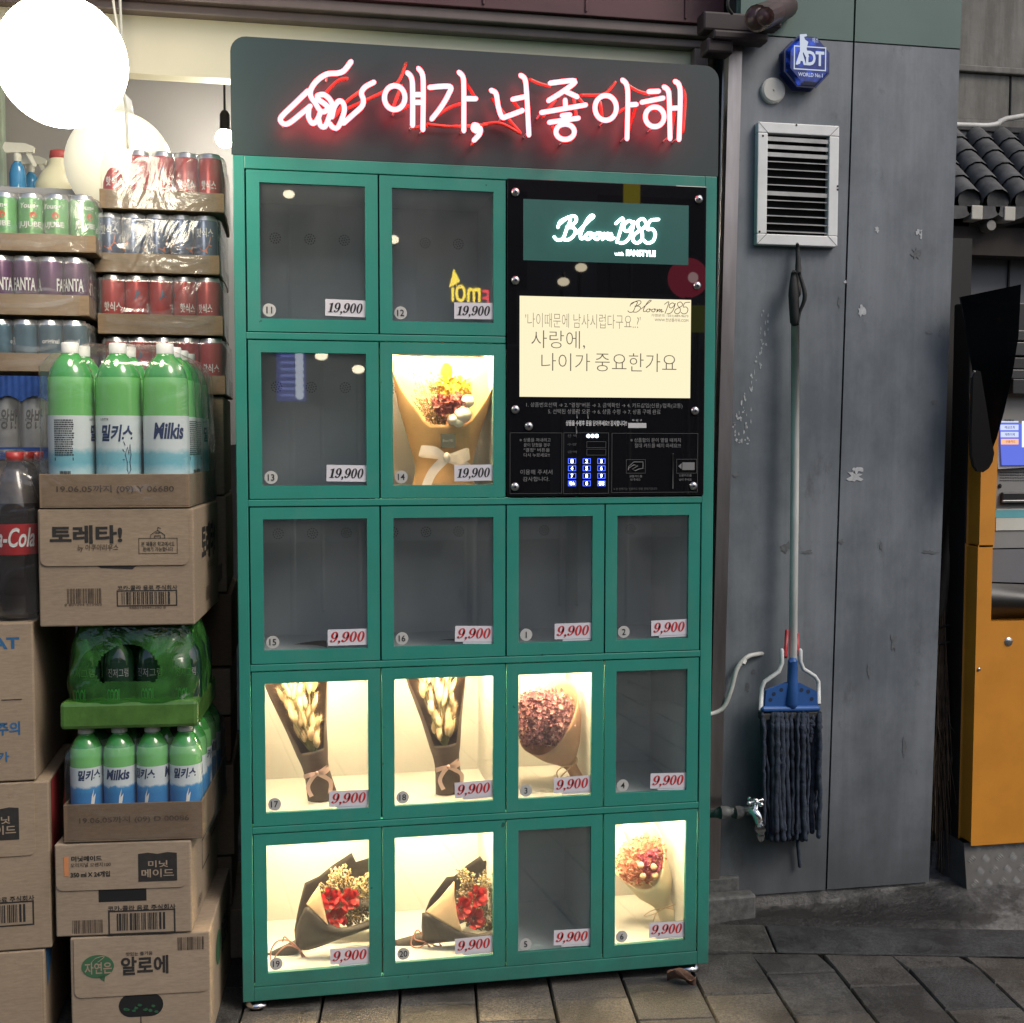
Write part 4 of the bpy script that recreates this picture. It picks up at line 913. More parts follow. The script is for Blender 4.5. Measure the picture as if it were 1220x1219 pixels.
# ---------------- drink cans
CANTOP = M('can_top', (.60, .60, .60), .28, .9, var=.1, scale=40)
def canmesh(col, ink, words, extra=None, h=.135, r=.0262):
    mb = MB(); mb.lathe([(0, .002, 1), (r * .8, .0, 1), (r * .98, .008, 0), (r, .014, 0), (r, h - .016, 0), (r * .97, h - .011, 1), (r * .86, h - .002, 1), (r * .84, h, 1), (r * .78, h - .004, 1), (0, h - .004, 1)], (0, 0, 0), 20)
    R_ = r + .0003
    for (s_, a0, a1, z0, z1, mi, sh) in words: mb.twrap(s_, (0, 0), R_, a0, a1, z0 * h, z1 * h, mi, sh, .02)
    if extra == 'wing':
        c = 2.0
        for L in ([(-.6, .62), (.55, .93), (.1, .62), (.62, .7), (.2, .5), (.5, .46), (.0, .42)], [(-.6, .62), (-.05, .43), (.35, .3), (.62, .2), (.25, .2), (-.1, .36)]):
            mb.add([(R_ * math.sin(c + a), -R_ * math.cos(c + a), (.36 + .6 * b) * h) for a, b in L], [tuple(range(len(L)))], 3)
    if extra == 'flame':
        for c in (0., 2.1, 4.2): mb.add([(R_ * math.sin(c + a), -R_ * math.cos(c + a), (b + .12) * h) for a, b in ((-.5, .3), (.5, .52), (.35, .38), (.6, .36), (.1, .3), (.2, .22), (-.2, .26))], [tuple(range(7))], 3)
    if extra == 'fruit':
        for c in (0.25, 2.3, 4.4): mb.add([(R_ * math.sin(c + .28 * math.cos(t)), -R_ * math.cos(c + .28 * math.cos(t)), (.61 + .06 * math.sin(t)) * h) for t in [2 * PI * k / 12 for k in range(12)]], [tuple(range(12))], 3)
    me = mb
    return me
def M2(name, col, **k): return bpy.data.materials[name] if name in bpy.data.materials else M(name, col, **k)
CW = M('can_white_print', (.62, .62, .6), .4, var=.05)
KINDS = {
 'red': ([M('can_red', (.36, .022, .022), .28, .25, var=.06, scale=20), CANTOP, CW, M('wing_steel_blue', (.06, .10, .17), .35, .3, var=.3, scale=40)], [('핫식스', -.8, .7, .37, .53, 2, 0), ('핫식스', 2.9, 4.2, .37, .53, 2, 0)], 'wing'),
 'blue': ([M('can_navy', (.045, .075, .16), .28, .3, var=.15, scale=20), CANTOP, CW, M('flame_orange', (.62, .15, .03), .4, var=.2)], [('핫식스', -.8, .7, .62, .78, 2, 0), ('핫식스', 2.3, 3.8, .62, .78, 2, 0)], 'flame'),
 'green': ([M('can_green', (.12, .32, .12), .3, .15, var=.25, scale=14), CANTOP, CW, M('fruit_red', (.5, .08, .03), .5, var=.2)], [('JUJUBE', -1., .9, .38, .50, 2, 0), ('Young', -.8, .7, .70, .82, 2, .2), ('Young', 2.3, 3.7, .70, .82, 2, .2)], 'fruit'),
 'purple': ([M('can_purple', (.085, .028, .085), .28, .3, var=.2, scale=20), CANTOP, CW, M('leaf_green_print', (.10, .22, .06), .5)], [('FANTA', -1.0, .9, .40, .62, 2, 0), ('FANTA', 2.1, 4.0, .40, .62, 2, 0)], None),
 'teal': ([M('can_deep_blue', (.05, .11, .15), .28, .3, var=.3, scale=16), CANTOP, CW, BLACKPL], [('original', -.7, .7, .5, .62, 2, 0), ('CIDER', 2.3, 3.6, .5, .65, 2, 0)], None),
 'silver': ([M('can_silver', (.42, .42, .42), .32, .7, var=.15, scale=20), CANTOP, M2('black_ink2', (.02, .02, .02), rough=.5), CW], [('왕반', -.7, .7, .35, .62, 2, .2), ('왕반', 2.3, 3.7, .35, .62, 2, .2)], None)}
PROTO = {}
def can_pack(kind, x0, x1, y0, z0, ztray, ztop, rows, label, yaw=0., traymat=None, seed=1, group='wrapped trays of drink cans', turn=None):
    n = max(1, int(round((x1 - x0 - .008) / .0535))); stp = (x1 - x0 - .008) / n; dep = rows * .0545 + .008
    t = thing('can_pack', ((x0 + x1) / 2, y0 + dep / 2, z0), label, 'drinks pack', group)
    mb = MB(); e = .0022
    mb.box(x0, x1, y0, y0 + dep, z0 + .0005, z0 + .003); mb.box(x0, x1, y0, y0 + e, z0 + .003, ztray); mb.box(x0, x1, y0 + dep - e, y0 + dep, z0 + .003, ztray)
    mb.box(x0, x0 + e, y0 + e, y0 + dep - e, z0 + .003, ztray); mb.box(x1 - e, x1, y0 + e, y0 + dep - e, z0 + .003, ztray)
    mb.box(x1 - .022, x1 + .0012, y0 - .0012, y0 - .0002, z0 + .002, ztray - .001)
    mb.build('cardboard_tray', traymat or CARDT, t, bevel=.001)
    mats, words, ex = KINDS[kind]; h = ztop - z0 - .006; R = random.Random(seed); key = (kind, round(h, 3))
    base_turn = R.uniform(-.5, .5)
    for i in range(n):
        for j in range(rows):
            if j > 0 and i < n - 1: continue                      # only the cans one can see past the film
            p = Vector((x0 + .004 + stp * (i + .5), y0 + .004 + .0545 * (j + .5), z0 + .0035))
            rz = (turn[i % len(turn)] if turn and j == 0 else R.uniform(-2.8, 2.8))
            if key not in PROTO:
                o = canmesh(None, None, words, ex, h).build('can', mats, None, origin=(0, 0, 0)); PROTO[key] = o; o.parent = t; o.location = p - ORG[t]; o.rotation_euler.z = rz
            else: child_copy(PROTO[key], t, p - ORG[t], rz)
    mb = MB(); filmshell(mb, x0 - .0035, x1 + .0035, y0 - .0035, y0 + dep + .0035, z0 + .002, ztop + .004, .015, 0, seed, .0022)
    fold(mb, x0 + .02, x1 - .03, y0 - .005, ztray - .012, seed + 9); fold(mb, x0 + .05, x1 - .06, y0 - .006, z0 + .055, seed + 19, sag=.006)
    mb.build('film_wrap', FILM, t)
    t.rotation_euler.z = yaw
    return t
yC = .28
def zC(v, u=200): return at(u, v, yC).z
xc0, xc1 = at(112, 300, yC).x, at(263, 300, yC).x
FACE = (-.05, -2.0, -.1, -2.05, -1.2, -.6)
can_pack('red', xc0 + .012, xc1 + .006, yC, zC(251), zC(228), zC(178), 6, 'bright red can pack on the very top of the stack under the second globe lamp', .01, seed=3, turn=(.1, -2.0, -2.1, .05, 2.6))
can_pack('blue', xc0 + .002, xc1 - .002, yC, zC(326), zC(303), zC(253), 6, 'navy blue can pack between two red can packs', -.012, seed=5, turn=(.1, 1.2, 2.6, -1.2, .0))
can_pack('red', xc0 + .004, xc1, yC, zC(399), zC(375), zC(327), 6, 'dull red can pack under the navy blue can pack', .008, seed=7, turn=(.1, -2.0, -1.9, 3.0, 2.4))
can_pack('red', xc0 + .012, xc1 + .006, yC, zC(470), zC(447), zC(400), 6, 'dark red can pack mostly hidden behind the green bottle caps', -.006, seed=9)
yD = .20
def zD(v, u=60): return at(u, v, yD).z
xd1 = at(112, 260, yD).x; xd0 = xd1 - .27
can_pack('green', xd0, xd1 + .002, yD, zD(300), zD(279), zD(228), 5, 'pale green juice can pack on top in front of the spray bottles', .0, seed=11, turn=(.2, -.3, .1, -.2, .5))
can_pack('purple', xd0 - .01, xd1 - .016, yD, zD(376), zD(351), zD(303), 5, 'dark purple grape soda can pack below the green juice cans', .01, seed=13, turn=(-.2, .3, .05, 1.6, -.15))
can_pack('teal', xd0 - .01, xd1 - .018, yD, zD(443), zD(421), zD(379), 5, 'dark blue can pack with black printed panel below the purple cans', -.01, seed=15, turn=(.4, 1.7, 2.0, .2, -.2))
# black printed panel on the right half of that pack
can_pack('silver', xd0 - .01, at(56, 500, yD - .02).x, yD - .02, zD(545), zD(537), zD(452), 5, 'silver coffee can pack in a blue sleeve at the left picture edge', .0, traymat=M('blue_sleeve', (.025, .055, .17), .35, var=.25, scale=8), seed=17, turn=(.3, .5, .2, .1, .3))
bx0, bx1 = xd0 - .014, at(56, 500, yD - .02).x + .004; yb_ = yD - .0275; mb = MB()
zA, zB_, zC_, zD_ = zD(449), zD(476), zD(533), zD(547)
def sleeve(u, v):
    x = lerp(bx0, bx1, u); arch = .012 * abs(math.sin((x - bx1) / .0535 * PI)); return (x, yb_ - .001 * math.sin(u * 90), lerp(zA, zB_ + arch - .006, v))
mb.sheet(sleeve, 60, 4, 0); mb.box(bx0, bx1, yb_, yb_ + .002, zD_, zC_)
o = mb.build('blue_film_sleeve', M('blue_film', (.022, .055, .19), .22, var=.3, scale=20, coat=.4), bpy.data.objects[[k.name for k in bpy.data.objects if k.get('label', '').startswith('silver coffee')][0]])
# ---------------- cartons
def carton(name, x0, x1, y0, d, z0, z1, label, mat=None, paint=None, extra=None, group='cardboard drink cartons', yaw=0., flap=None):
    t = thing(name, ((x0 + x1) / 2, y0, z0), label, 'carton', group)
    mb = MB(); mb.box(x0, x1, y0, y0 + d, z0 + .001, z1 - .001); bo = mb.build('box_body', mat or CARD, t, bevel=.003)
    tp = MB(); q_ = random.Random(int(z1 * 9973)); xm = lerp(x0, x1, .5); tw = .024      # a strip of tape over the top edge, a little lifted
    tp.quad((xm - tw, y0 + .02, z1 + .0006), (xm + tw, y0 + .02, z1 + .0006), (xm + tw, y0 + d, z1 + .0006), (xm - tw, y0 + d, z1 + .0006)); tp.build('packing_tape', TAPE, bo)
    if flap:                                                     # front flap folded down over the face, rounded lower corners
        fx0, fx1, fz = flap; r = .012
        pts = [(fx0, z1 - .003)] + [(fx0 + r - r * math.cos(a), fz + r - r * math.sin(a)) for a in [k * PI / 10 for k in range(6)]] + [(fx1 - r + r * math.sin(a), fz + r - r * math.cos(a)) for a in [k * PI / 10 for k in range(6)]] + [(fx1, z1 - .003)]
        MB().prism(pts, 'xz', y0 - .0024, y0 - .0002, 0).build('flap', mat or CARD, t, bevel=.0008)
    if paint:
        mb = MB(); mats = paint(mb); mb.build('printing', mats, t)
    if extra: extra(t)
    t.rotation_euler.z = yaw
    return t
yA = -.10; yp = yA - .0032; PINK = M('lettering_black', (.02, .018, .016), .75, var=.25, scale=120)
A_ = [0, at(165, 1113, yA).z, at(150, 1003, yA).z, at(155, 869, yA).z, at(155, 746, yA).z, at(138, 606, yA).z]
YAW = -.075                                                     # the front stack is turned a little towards the machine
XA = lambda u, v: at(u, v, yA).x                          # heights of the front stack
def p_toreta(mb):
    mb.tpx('토레타!', 58, 626, 146, 648, yp, 0, off=.035); mb.tpx('by 아쿠아리우스', 92, 648.5, 141, 657.5, yp, 1, .15, .01)
    q0, q1 = at(165.5, 641, yp), at(212.5, 659, yp); mb.frame(q0.x, q1.x, q1.z, q0.z, yp, .001, 0)
    mb.tpx('본 제품은 학교에서도', 169, 645, 209, 650.5, yp, 0, off=.01); mb.tpx('판매가 가능합니다', 171, 651.5, 207, 656.5, yp, 0, off=.01)
    for L in ([(180, 641), (180, 637), (188.5, 631.5), (197, 637), (197, 641)], [(188.5, 631.5), (188.5, 628), (192, 629)], [(185, 641), (185, 638), (192, 638), (192, 641)], [(186, 634.5), (191, 634.5)]): mb.tube([at(a, b, yp) for a, b in L], .0006, 4, 0)
    y = yA - .0006
    q0, q1 = at(79, 702, y), at(121, 719, y); mb.bars(q0.x, q1.x, q1.z, q0.z, y, 2, 40, 3); mb.tpx('8 801094 413903', 76, 719.5, 121, 722.5, y, 2)
    q0, q1 = at(139, 703.5, y), at(212, 721, y); mb.frame(q0.x, q1.x, q1.z, q0.z, y, .0022, 0); q0, q1 = at(145, 705.5, y), at(205, 719, y); mb.bars(q0.x, q1.x, q1.z, q0.z, y, 0, 34, 4)
    mb.tpx('코카-콜라 음료 주식회사', 140, 697, 212, 702.5, y, 0, off=.015); mb.tpx('4880109441390 8', 154, 722, 198, 725, y, 2)
    mb.add([at(115, 674, y), at(163, 674, y), at(158, 678, y), at(120, 677, y)], [(0, 1, 2, 3)], 0)
    xs = XA(232, 670) + .0011; zb = A_[4]; hh = A_[5] - A_[4]
    mb.tside('토레타!', yA + .10, yA + .29, zb + hh * .5, zb + hh * .83, xs, 0, 0, .035); mb.tside('아쿠아리우스', yA + .18, yA + .29, zb + hh * .38, zb + hh * .47, xs, 1)
    for k, (a, b, c, d) in enumerate(((.05, .11, zb + hh * .12, zb + hh * .25), (.24, .33, zb + hh * .2, zb + hh * .36))):
        rr = random.Random(k); x = a
        while x < b: w_ = rr.uniform(.001, .004); mb.quad((xs, x, c), (xs, x + w_, c), (xs, x + w_, d), (xs, x, d), 2); x += w_ + rr.uniform(.0015, .004)
    return [PINK, FADED, FADED]
carton('drink_carton', XA(44, 670), XA(232, 670), yA, .345, A_[4], A_[5], 'brown carton with big black Korean lettering and a schoolhouse stamp', CARD, p_toreta, flap=(at(47, 650, yA).x, at(225, 650, yA).x, at(120, 673.5, yA).z), yaw=YAW)
# minute maid style orange juice carton
def p_mm(u_shift, yq, z_of=None):
    def f(mb):
        y2 = yq - .0032; y1 = yq - .0006
        q0, q1 = at(165, 1017, y2), at(212, 1047, y2)
        mb.prism([(q0.x, q1.z), (q1.x, q1.z), (q1.x, q0.z), (lerp(q0.x, q1.x, .75), q0.z + .002), (lerp(q0.x, q1.x, .5), q0.z - .001), (lerp(q0.x, q1.x, .25), q0.z + .002), (q0.x, q0.z)], 'xz', y2, y2 + .0004, 0)
        y3 = y2 - .0006
        mb.tpx('미닛', 177, 1024, 201, 1032, y3, 3, off=.02); mb.tpx('메이드', 169, 1034, 208, 1044, y3, 3, off=.02)
        mb.tpx('미닛메이드', 84, 1021, 121, 1027.5, y2, 0, off=.03); mb.tpx('오리지널 오렌지100', 83, 1029, 132, 1034, y2, 1, off=.01); mb.tpx('350 ml X 24개입', 83, 1039.5, 131, 1046.5, y2, 0, off=.03)
        q0, q1 = at(75, 1023, y2), at(81, 1046, y2); mb.quad((q0.x, y2, q1.z), (q1.x, y2, q1.z), (q1.x, y2, q0.z), (q0.x, y2, q0.z), 4)
        q0, q1 = at(117, 1061, y1), at(175, 1072, y1); mb.quad((q0.x, y1, q1.z), (q1.x, y1, q1.z), (q1.x, y1, q0.z), (q0.x, y1, q0.z), 5)
        q0, q1 = at(85, 1099, y1), at(123, 1112, y1); mb.bars(q0.x, q1.x, q1.z, q0.z, y1, 2, 36, 6)
        q0, q1 = at(128.5, 1086, y1), at(210, 1109, y1); mb.frame(q0.x, q1.x, q1.z, q0.z, y1, .003, 0); q0, q1 = at(139, 1089, y1), at(200, 1105, y1); mb.bars(q0.x, q1.x, q1.z, q0.z, y1, 0, 30, 7)
        mb.tpx('코카-콜라 음료 주식회사', 128, 1077.5, 210, 1084, y1, 0, off=.02)
        return [PINK, FADED, FADED, CARD2, M2('stain_orange', (.5, .2, .08), var=.3), DARK]
    return f
xs_ = XA(229, 1060)
mmf = p_mm(0, yA)
def p_mm_front(mb):
    ms = mmf(mb); x = xs_ + .0011
    zb = A_[1]; mb.tside('13801', yA + .07, yA + .12, zb + .022, zb + .04, x, 1)
    for a, b, c, d in ((.13, .22, zb + .08, zb + .14), (.25, .31, zb + .11, zb + .15)):
        mb.quad((x, yA + a, c), (x, yA + b, c), (x, yA + b, c + .004), (x, yA + a, c + .004), 0); mb.quad((x, yA + a, d), (x, yA + b, d), (x, yA + b, d + .004), (x, yA + a, d + .004), 0); mb.quad((x, yA + a, c), (x, yA + a + .004, c), (x, yA + a + .004, d), (x, yA + a, d), 0)
    return ms
carton('drink_carton', XA(64, 1060), xs_, yA, .35, A_[1], A_[2] - .001, 'juice carton with torn top flap under the small green bottles', CARD2, p_mm_front, flap=(at(66, 1040, yA).x, at(223, 1040, yA).x, at(120, 1060, yA).z), yaw=YAW - .01)
# aloe carton at the bottom
def p_aloe(mb):
    y2 = yp; c = at(116, 1153, y2); rx, rz = .031, .0235
    pts = [(c.x + rx * math.cos(t), c.z + rz * math.sin(t)) for t in [2 * PI * k / 36 for k in range(36)]]
    mb.prism(pts, 'xz', y2, y2 + .0004, 1); mb.prism([(c.x, c.z - rz + .003), (c.x + .012, c.z - rz - .008), (c.x + .014, c.z - rz + .006)], 'xz', y2, y2 + .0004, 1)
    mb.tpx('자연은', 100, 1148, 133, 1162, y2 - .0006, 2, off=.02); mb.tube([at(108, 1149, y2), at(114, 1143, y2), at(124, 1141, y2), at(116, 1148, y2)], .0008, 4, 2, spline=4)
    mb.tpx('알로에', 144, 1139, 201, 1161, y2, 0, off=.03); mb.tpx('맛있는 즐거움', 150, 1134, 182, 1138.5, y2, 0, off=.01)
    q0, q1 = at(212, 1116, y2), at(244, 1129, y2); mb.bars(q0.x, q1.x, q1.z, q0.z, y2, 3, 34, 9)
    y1 = yA - .0006; q0, q1 = at(141, 1186, y1), at(195, 1209, y1); zc, zr = (q0.z + q1.z) / 2, (q0.z - q1.z) / 2
    pts = [(q1.x - zr + zr * math.cos(t), zc + zr * math.sin(t)) for t in [-PI / 2 + PI * k / 10 for k in range(11)]] + [(q0.x + zr - zr * math.cos(t), zc - zr * math.sin(t)) for t in [-PI / 2 + PI * k / 10 for k in range(11)]]
    mb.prism(pts, 'xz', y1, y1 + .0004, 4)
    for k in range(9):
        q = random.Random(k); cc = at(148 + k * 5 + q.uniform(-2, 2), 1200 + q.uniform(-3, 5), y1 - .0008); mb.prism([(cc.x + .006 * math.cos(t) * q.uniform(.5, 1), cc.z + .004 * math.sin(t) * q.uniform(.5, 1)) for t in [k_ * 1.05 for k_ in range(6)]], 'xz', y1 - .0010, y1 - .0006, 5)
    mb.box(at(168, 1215, y1).x - .0008, at(168, 1215, y1).x + .0008, y1 - .0002, y1, .0, at(168, 1210, y1).z, 4)
    x = XA(251, 1160) + .0011; mb.add([(x, yA + .13 + .04 * math.cos(t), .14 + .035 * math.sin(t)) for t in [2 * PI * k / 20 for k in range(20)]], [tuple(range(20))], 1)
    mb.tside('알로에', yA + .18, yA + .30, .10, .17, x, 0, 0, .03)
    return [PINK, M2('leaf_stamp_green', (.035, .11, .05), rough=.7, var=.15), CARD2, FADED, DARK, M2('bottle_glimpse', (.03, .10, .05), rough=.2)]
carton('drink_carton', XA(83, 1160), XA(251, 1160), yA, .36, .0, A_[1] - .001, 'bottom carton with green leaf stamp and an oval hand hole', CARD2, p_aloe, flap=(at(88, 1150, yA).x, at(249, 1150, yA).x, at(170, 1184, yA).z), yaw=YAW + .015)
# column behind: cartons only seen by their right edges
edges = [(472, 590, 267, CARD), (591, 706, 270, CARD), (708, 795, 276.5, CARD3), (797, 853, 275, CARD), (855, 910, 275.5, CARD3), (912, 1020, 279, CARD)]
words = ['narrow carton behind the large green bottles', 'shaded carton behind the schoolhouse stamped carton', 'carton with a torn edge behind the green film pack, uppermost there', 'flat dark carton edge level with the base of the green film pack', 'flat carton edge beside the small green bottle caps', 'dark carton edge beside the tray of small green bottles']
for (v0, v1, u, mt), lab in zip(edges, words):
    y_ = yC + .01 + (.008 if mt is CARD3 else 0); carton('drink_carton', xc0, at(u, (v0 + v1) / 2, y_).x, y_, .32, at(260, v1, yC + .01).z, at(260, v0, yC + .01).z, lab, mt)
zb_ = at(260, 1020, yC + .01).z
carton('drink_carton', xc0, at(277, 1080, .29).x, .29, .33, zb_ * .5, zb_ - .003, 'carton low behind the juice carton, next to the machine foot', CARD); carton('drink_carton', xc0, -.03, .275, .33, .0, zb_ * .5 - .002, 'carton on the pavement behind the leaf stamped carton', CARD2)
# stack D below the silver cans
zd_ = at(30, 546, yD - .02).z
for k, lab in enumerate(('carton on the ground behind the left stack', 'second carton up behind the left stack', 'third carton up behind the left stack', 'carton right under the silver coffee cans')):
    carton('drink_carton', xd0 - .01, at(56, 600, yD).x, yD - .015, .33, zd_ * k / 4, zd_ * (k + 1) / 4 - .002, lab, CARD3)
# column B at the left edge
yB = -.08; xB1 = at(43, 835, yB).x
def p_at(mb):
    y = yB - .0006; xs = xB1
    mb.tpx('FLOAT', -52, 760, 23, 774, y, 0, off=.03); mb.tpx('주의', -4, 860, 24, 876, y, 0, off=.03); mb.tpx('카', -4, 896, 11, 908, y, 0, off=.02); mb.tube([at(2, 834, y), at(26, 833, y)], .0008, 4, 1)
    return [BLUEINK, PINK]
zB = [0, at(40, 1132, yB).z, at(40, 931, yB).z, at(40, 741, yB).z]
carton('drink_carton', at(41, 835, yB).x - .3, at(41, 835, yB).x, yB, .33, zB[2] + .001, zB[3], 'worn carton with blue printed lettering under the cola bottles', CARD, p_at, yaw=.0)
MB_x1 = at(60, 1030, yB).x
def p_mm2(mb):
    y = yB - .0032; q0, q1 = at(-24, 965, y), at(23, 1000, y)
    mb.prism([(q0.x, q1.z), (q1.x, q1.z), (q1.x, q0.z), (lerp(q0.x, q1.x, .75), q0.z + .002), (lerp(q0.x, q1.x, .5), q0.z - .001), (lerp(q0.x, q1.x, .25), q0.z + .002), (q0.x, q0.z)], 'xz', y, y + .0004, 0)
    mb.tpx('미닛', -12, 973, 12, 982, y - .0006, 1, off=.02); mb.tpx('메이드', -20, 984, 19, 995, y - .0006, 1, off=.02)
    y = yB - .0006; q0, q1 = at(-40, 1078, y), at(41, 1102, y); mb.frame(q0.x, q1.x, q1.z, q0.z, y, .003, 0); q0, q1 = at(-30, 1081, y), at(33, 1098, y); mb.bars(q0.x, q1.x, q1.z, q0.z, y, 0, 30, 7)
    mb.tpx('코카-콜라 음료 주식회사', -41, 1069, 41, 1076, y, 0, off=.02)
    x = MB_x1 + .0011; mb.quad((x, yB + .02, zB[1] + .15), (x, yB + .10, zB[1] + .15), (x, yB + .10, zB[2] - .004), (x, yB + .02, zB[2] - .004), 2)
    return [PINK, CARD2, M2('red_stripe', (.30, .03, .03), rough=.6)]
carton('drink_carton', MB_x1 - .32, MB_x1, yB, .30, zB[1] + .001, zB[2], 'carton with a black open book logo and a red stripe down its side', CARD, p_mm2, flap=(MB_x1 - .31, at(42, 1020, yB).x, at(20, 1019, yB).z))
def p_bot(mb):
    x = at(54, 1180, yB).x + .0011; y = yB - .0006; mb.add([(x, yB + .01, zB[1] - .004), (x, yB + .09, zB[1] - .004), (x, yB + .02, zB[1] - .085)], [(0, 1, 2)], 0); mb.add([at(-2, 1168, y), at(3, 1174, y), at(-2, 1180, y)], [(0, 1, 2)], 0)
    return [BLUEINK]
carton('drink_carton', at(54, 1180, yB).x - .3, at(54, 1180, yB).x, yB, .33, .0, zB[1], 'plain carton with a blue corner at the lower left', CARD, p_bot, flap=(at(49, 1170, yB).x - .25, at(49, 1170, yB).x, .03))
# ---------------- bottles
GB = M('milky_green_plastic', (.150, .43, .135), .16, var=.06, scale=6, spec=.6, coat=.4)
GN = M('green_neck_plastic', (.04, .24, .042), .12, var=.15, scale=20, spec=.6, coat=.4)
CAPW = M('white_cap', (.66, .66, .62), .4, var=.05)
def labelmat(name, a, b, z0, z1, h0):
    m, nt, p = newmat(name); p.inputs['Roughness'].default_value = .3
    tc = nt.nodes.new('ShaderNodeTexCoord'); sx = nt.nodes.new('ShaderNodeSeparateXYZ'); nt.links.new(tc.outputs['Object'], sx.inputs[0])
    ad = nt.nodes.new('ShaderNodeMath'); ad.operation = 'MULTIPLY_ADD'; ad.inputs[1].default_value = .018; nt.links.new(noise(nt, 60, 3), ad.inputs[0]); nt.links.new(sx.outputs[2], ad.inputs[2])
    mr = nt.nodes.new('ShaderNodeMapRange'); nt.links.new(ad.outputs[0], mr.inputs[0]); mr.inputs[1].default_value = z0; mr.inputs[2].default_value = z1
    c = ramp(nt, mr.outputs[0], h0(a, b)); nt.links.new(c, p.inputs['Base Color']); return m
LB1 = labelmat('label_white_to_sky', (.56, .62, .62), (.16, .42, .50), .05, .17, lambda a, b: [(.0, (.48, .60, .62)), (.2, (.42, .60, .64)), (.34, b), (.50, (.18, .42, .48)), (.60, a), (1, a)])
LB2 = labelmat('label_white_to_blue', (.56, .62, .63), (.035, .18, .42), .0, .2, lambda a, b: [(.0, (.04, .2, .44)), (.49, b), (.55, (.05, .24, .48)), (.575, a), (1, a)])
NAVY = M('label_navy_ink', (.012, .028, .09), .5, var=.1, scale=60); SEA = M('label_sea_ink', (.02, .09, .17), .5, var=.2)
def bottle(prof, words, extra, n=24):
    mb = MB(); mb.lathe(prof, (0, 0, 0), n); R = max(q[0] for q in prof) + .0004
    for s_, a0, a1, z0, z1, mi, sh, off in words: mb.twrap(s_, (0, 0), R, a0, a1, z0, z1, mi, sh, off)
    if extra: extra(mb, R)
    return mb
def ex_big(mb, R):                                              # small print block, barcode and a rabbit doodle
    rr = random.Random(4); P = lambda a, z: (R * math.sin(a), -R * math.cos(a), z)
    for k in range(17):
        z = .165 - k * .0042; a = -2.55
        while a < -1.75: w_ = rr.uniform(.03, .12); mb.add([P(a, z), P(a + w_, z), P(a + w_, z + .0024), P(a, z + .0024)], [(0, 1, 2, 3)], 5); a += w_ + .02
    mb.add([P(-2.55, .088), P(-1.7, .088), P(-1.7, .094), P(-2.55, .094)], [(0, 1, 2, 3)], 5)
    a = -2.3
    while a < -1.85: w_ = rr.uniform(.01, .035); mb.add([P(a, .056), P(a + w_, .056), P(a + w_, .068), P(a, .068)], [(0, 1, 2, 3)], 5); a += w_ + .014
    for L in ([(.28, .085), (.2, .10), (.3, .115), (.36, .1), (.42, .12), (.46, .1), (.40, .085), (.44, .07), (.34, .062), (.27, .07), (.28, .085)], [(.1, .11), (.16, .105)], [(.14, .125), (.2, .118)], [(.1, .09), (.17, .09)]): mb.tube([P(a, z) for a, z in L], .0007, 4, 4)
r1 = .0440
BIG = [(0, 0, 0), (r1 * .9, .0, 0), (r1, .012, 0), (r1, .055, 2), (r1, .1755, 0), (r1 * .985, .20, 0), (r1 * .995, .232, 0), (r1 * .96, .250, 1), (r1 * .86, .266, 1), (r1 * .66, .282, 1), (r1 * .46, .292, 1), (.0165, .2965, 1), (.0165, .2975, 3), (.0168, .316, 3), (.0155, .318, 3), (0, .318, 3)]
bigw = [('밀키스', -.85, .55, .125, .158, 4, .18, .035), ('Milkis', 1.35, 2.75, .130, .162, 4, .2, .035), ('LOTTE', -.9, -.5, .166, .170, 5, 0, .01)]
bmats = [GB, GN, LB1, CAPW, NAVY, PINK]
def bottle_pack(name, proto, x0, x1, y0, z0, zt, nx, ny, label, date, turns, capz, filmtop, seed, film=True, trayside=None, group='wrapped bottle packs', pmat=None, yaw=0.):
    st = (x1 - x0 - .01) / nx; dep = ny * st + .01
    t = thing(name, ((x0 + x1) / 2, y0, z0), label, 'drinks pack', group); t.rotation_euler.z = yaw
    if zt:
        mb = MB(); e = .003
        mb.box(x0, x1, y0, y0 + dep, z0 + .0005, z0 + .0035); mb.box(x0, x1, y0, y0 + e, z0 + .0035, zt); mb.box(x0, x1, y0 + dep - e, y0 + dep, z0 + .0035, zt); mb.box(x0, x0 + e, y0 + e, y0 + dep - e, z0 + .0035, zt); mb.box(x1 - e, x1, y0 + e, y0 + dep - e, z0 + .0035, zt)
        tray = mb.build('cardboard_tray', pmat or CARDT, t, bevel=.0012)
        if date: mb = MB(); date(mb); mb.build('printed_date', FADED, tray)
    k = 0
    for i in range(nx):
        for j in range(ny):
            if j > 0 and i < nx - 1 and not (j == 1): continue
            p = Vector((x0 + .005 + st * (i + .5), y0 + .005 + st * (j + .5), z0 + .004)); rz = turns[i] if j == 0 else random.Random(seed * 31 + k).uniform(-3, 3); k += 1
            if proto[1] is None: proto[1] = proto[0].build('bottle', proto[2], None, origin=(0, 0, 0)); proto[1].parent = t; proto[1].location = p - ORG[t]; proto[1].rotation_euler.z = rz
            else: child_copy(proto[1], t, p - ORG[t], rz)
    if film:
        mb = MB(); filmshell(mb, x0 - .007, x1 + .007, y0 - .007, y0 + dep + .007, z0 + .002, filmtop, .05, 0, seed, .003, .03)
        fold(mb, x0 + .03, x1 - .02, y0 - .0085, (zt or z0) - .006, seed + 3, sag=.02); fold(mb, x0 + .09, x1 - .03, y0 - .0085, z0 + .02, seed + 5, sag=.008)
        mb.build('film_wrap', FILMB, t)
    return t
PB = [bottle(BIG, bigw, ex_big), None, bmats]
ztr = at(130, 565, yA).z
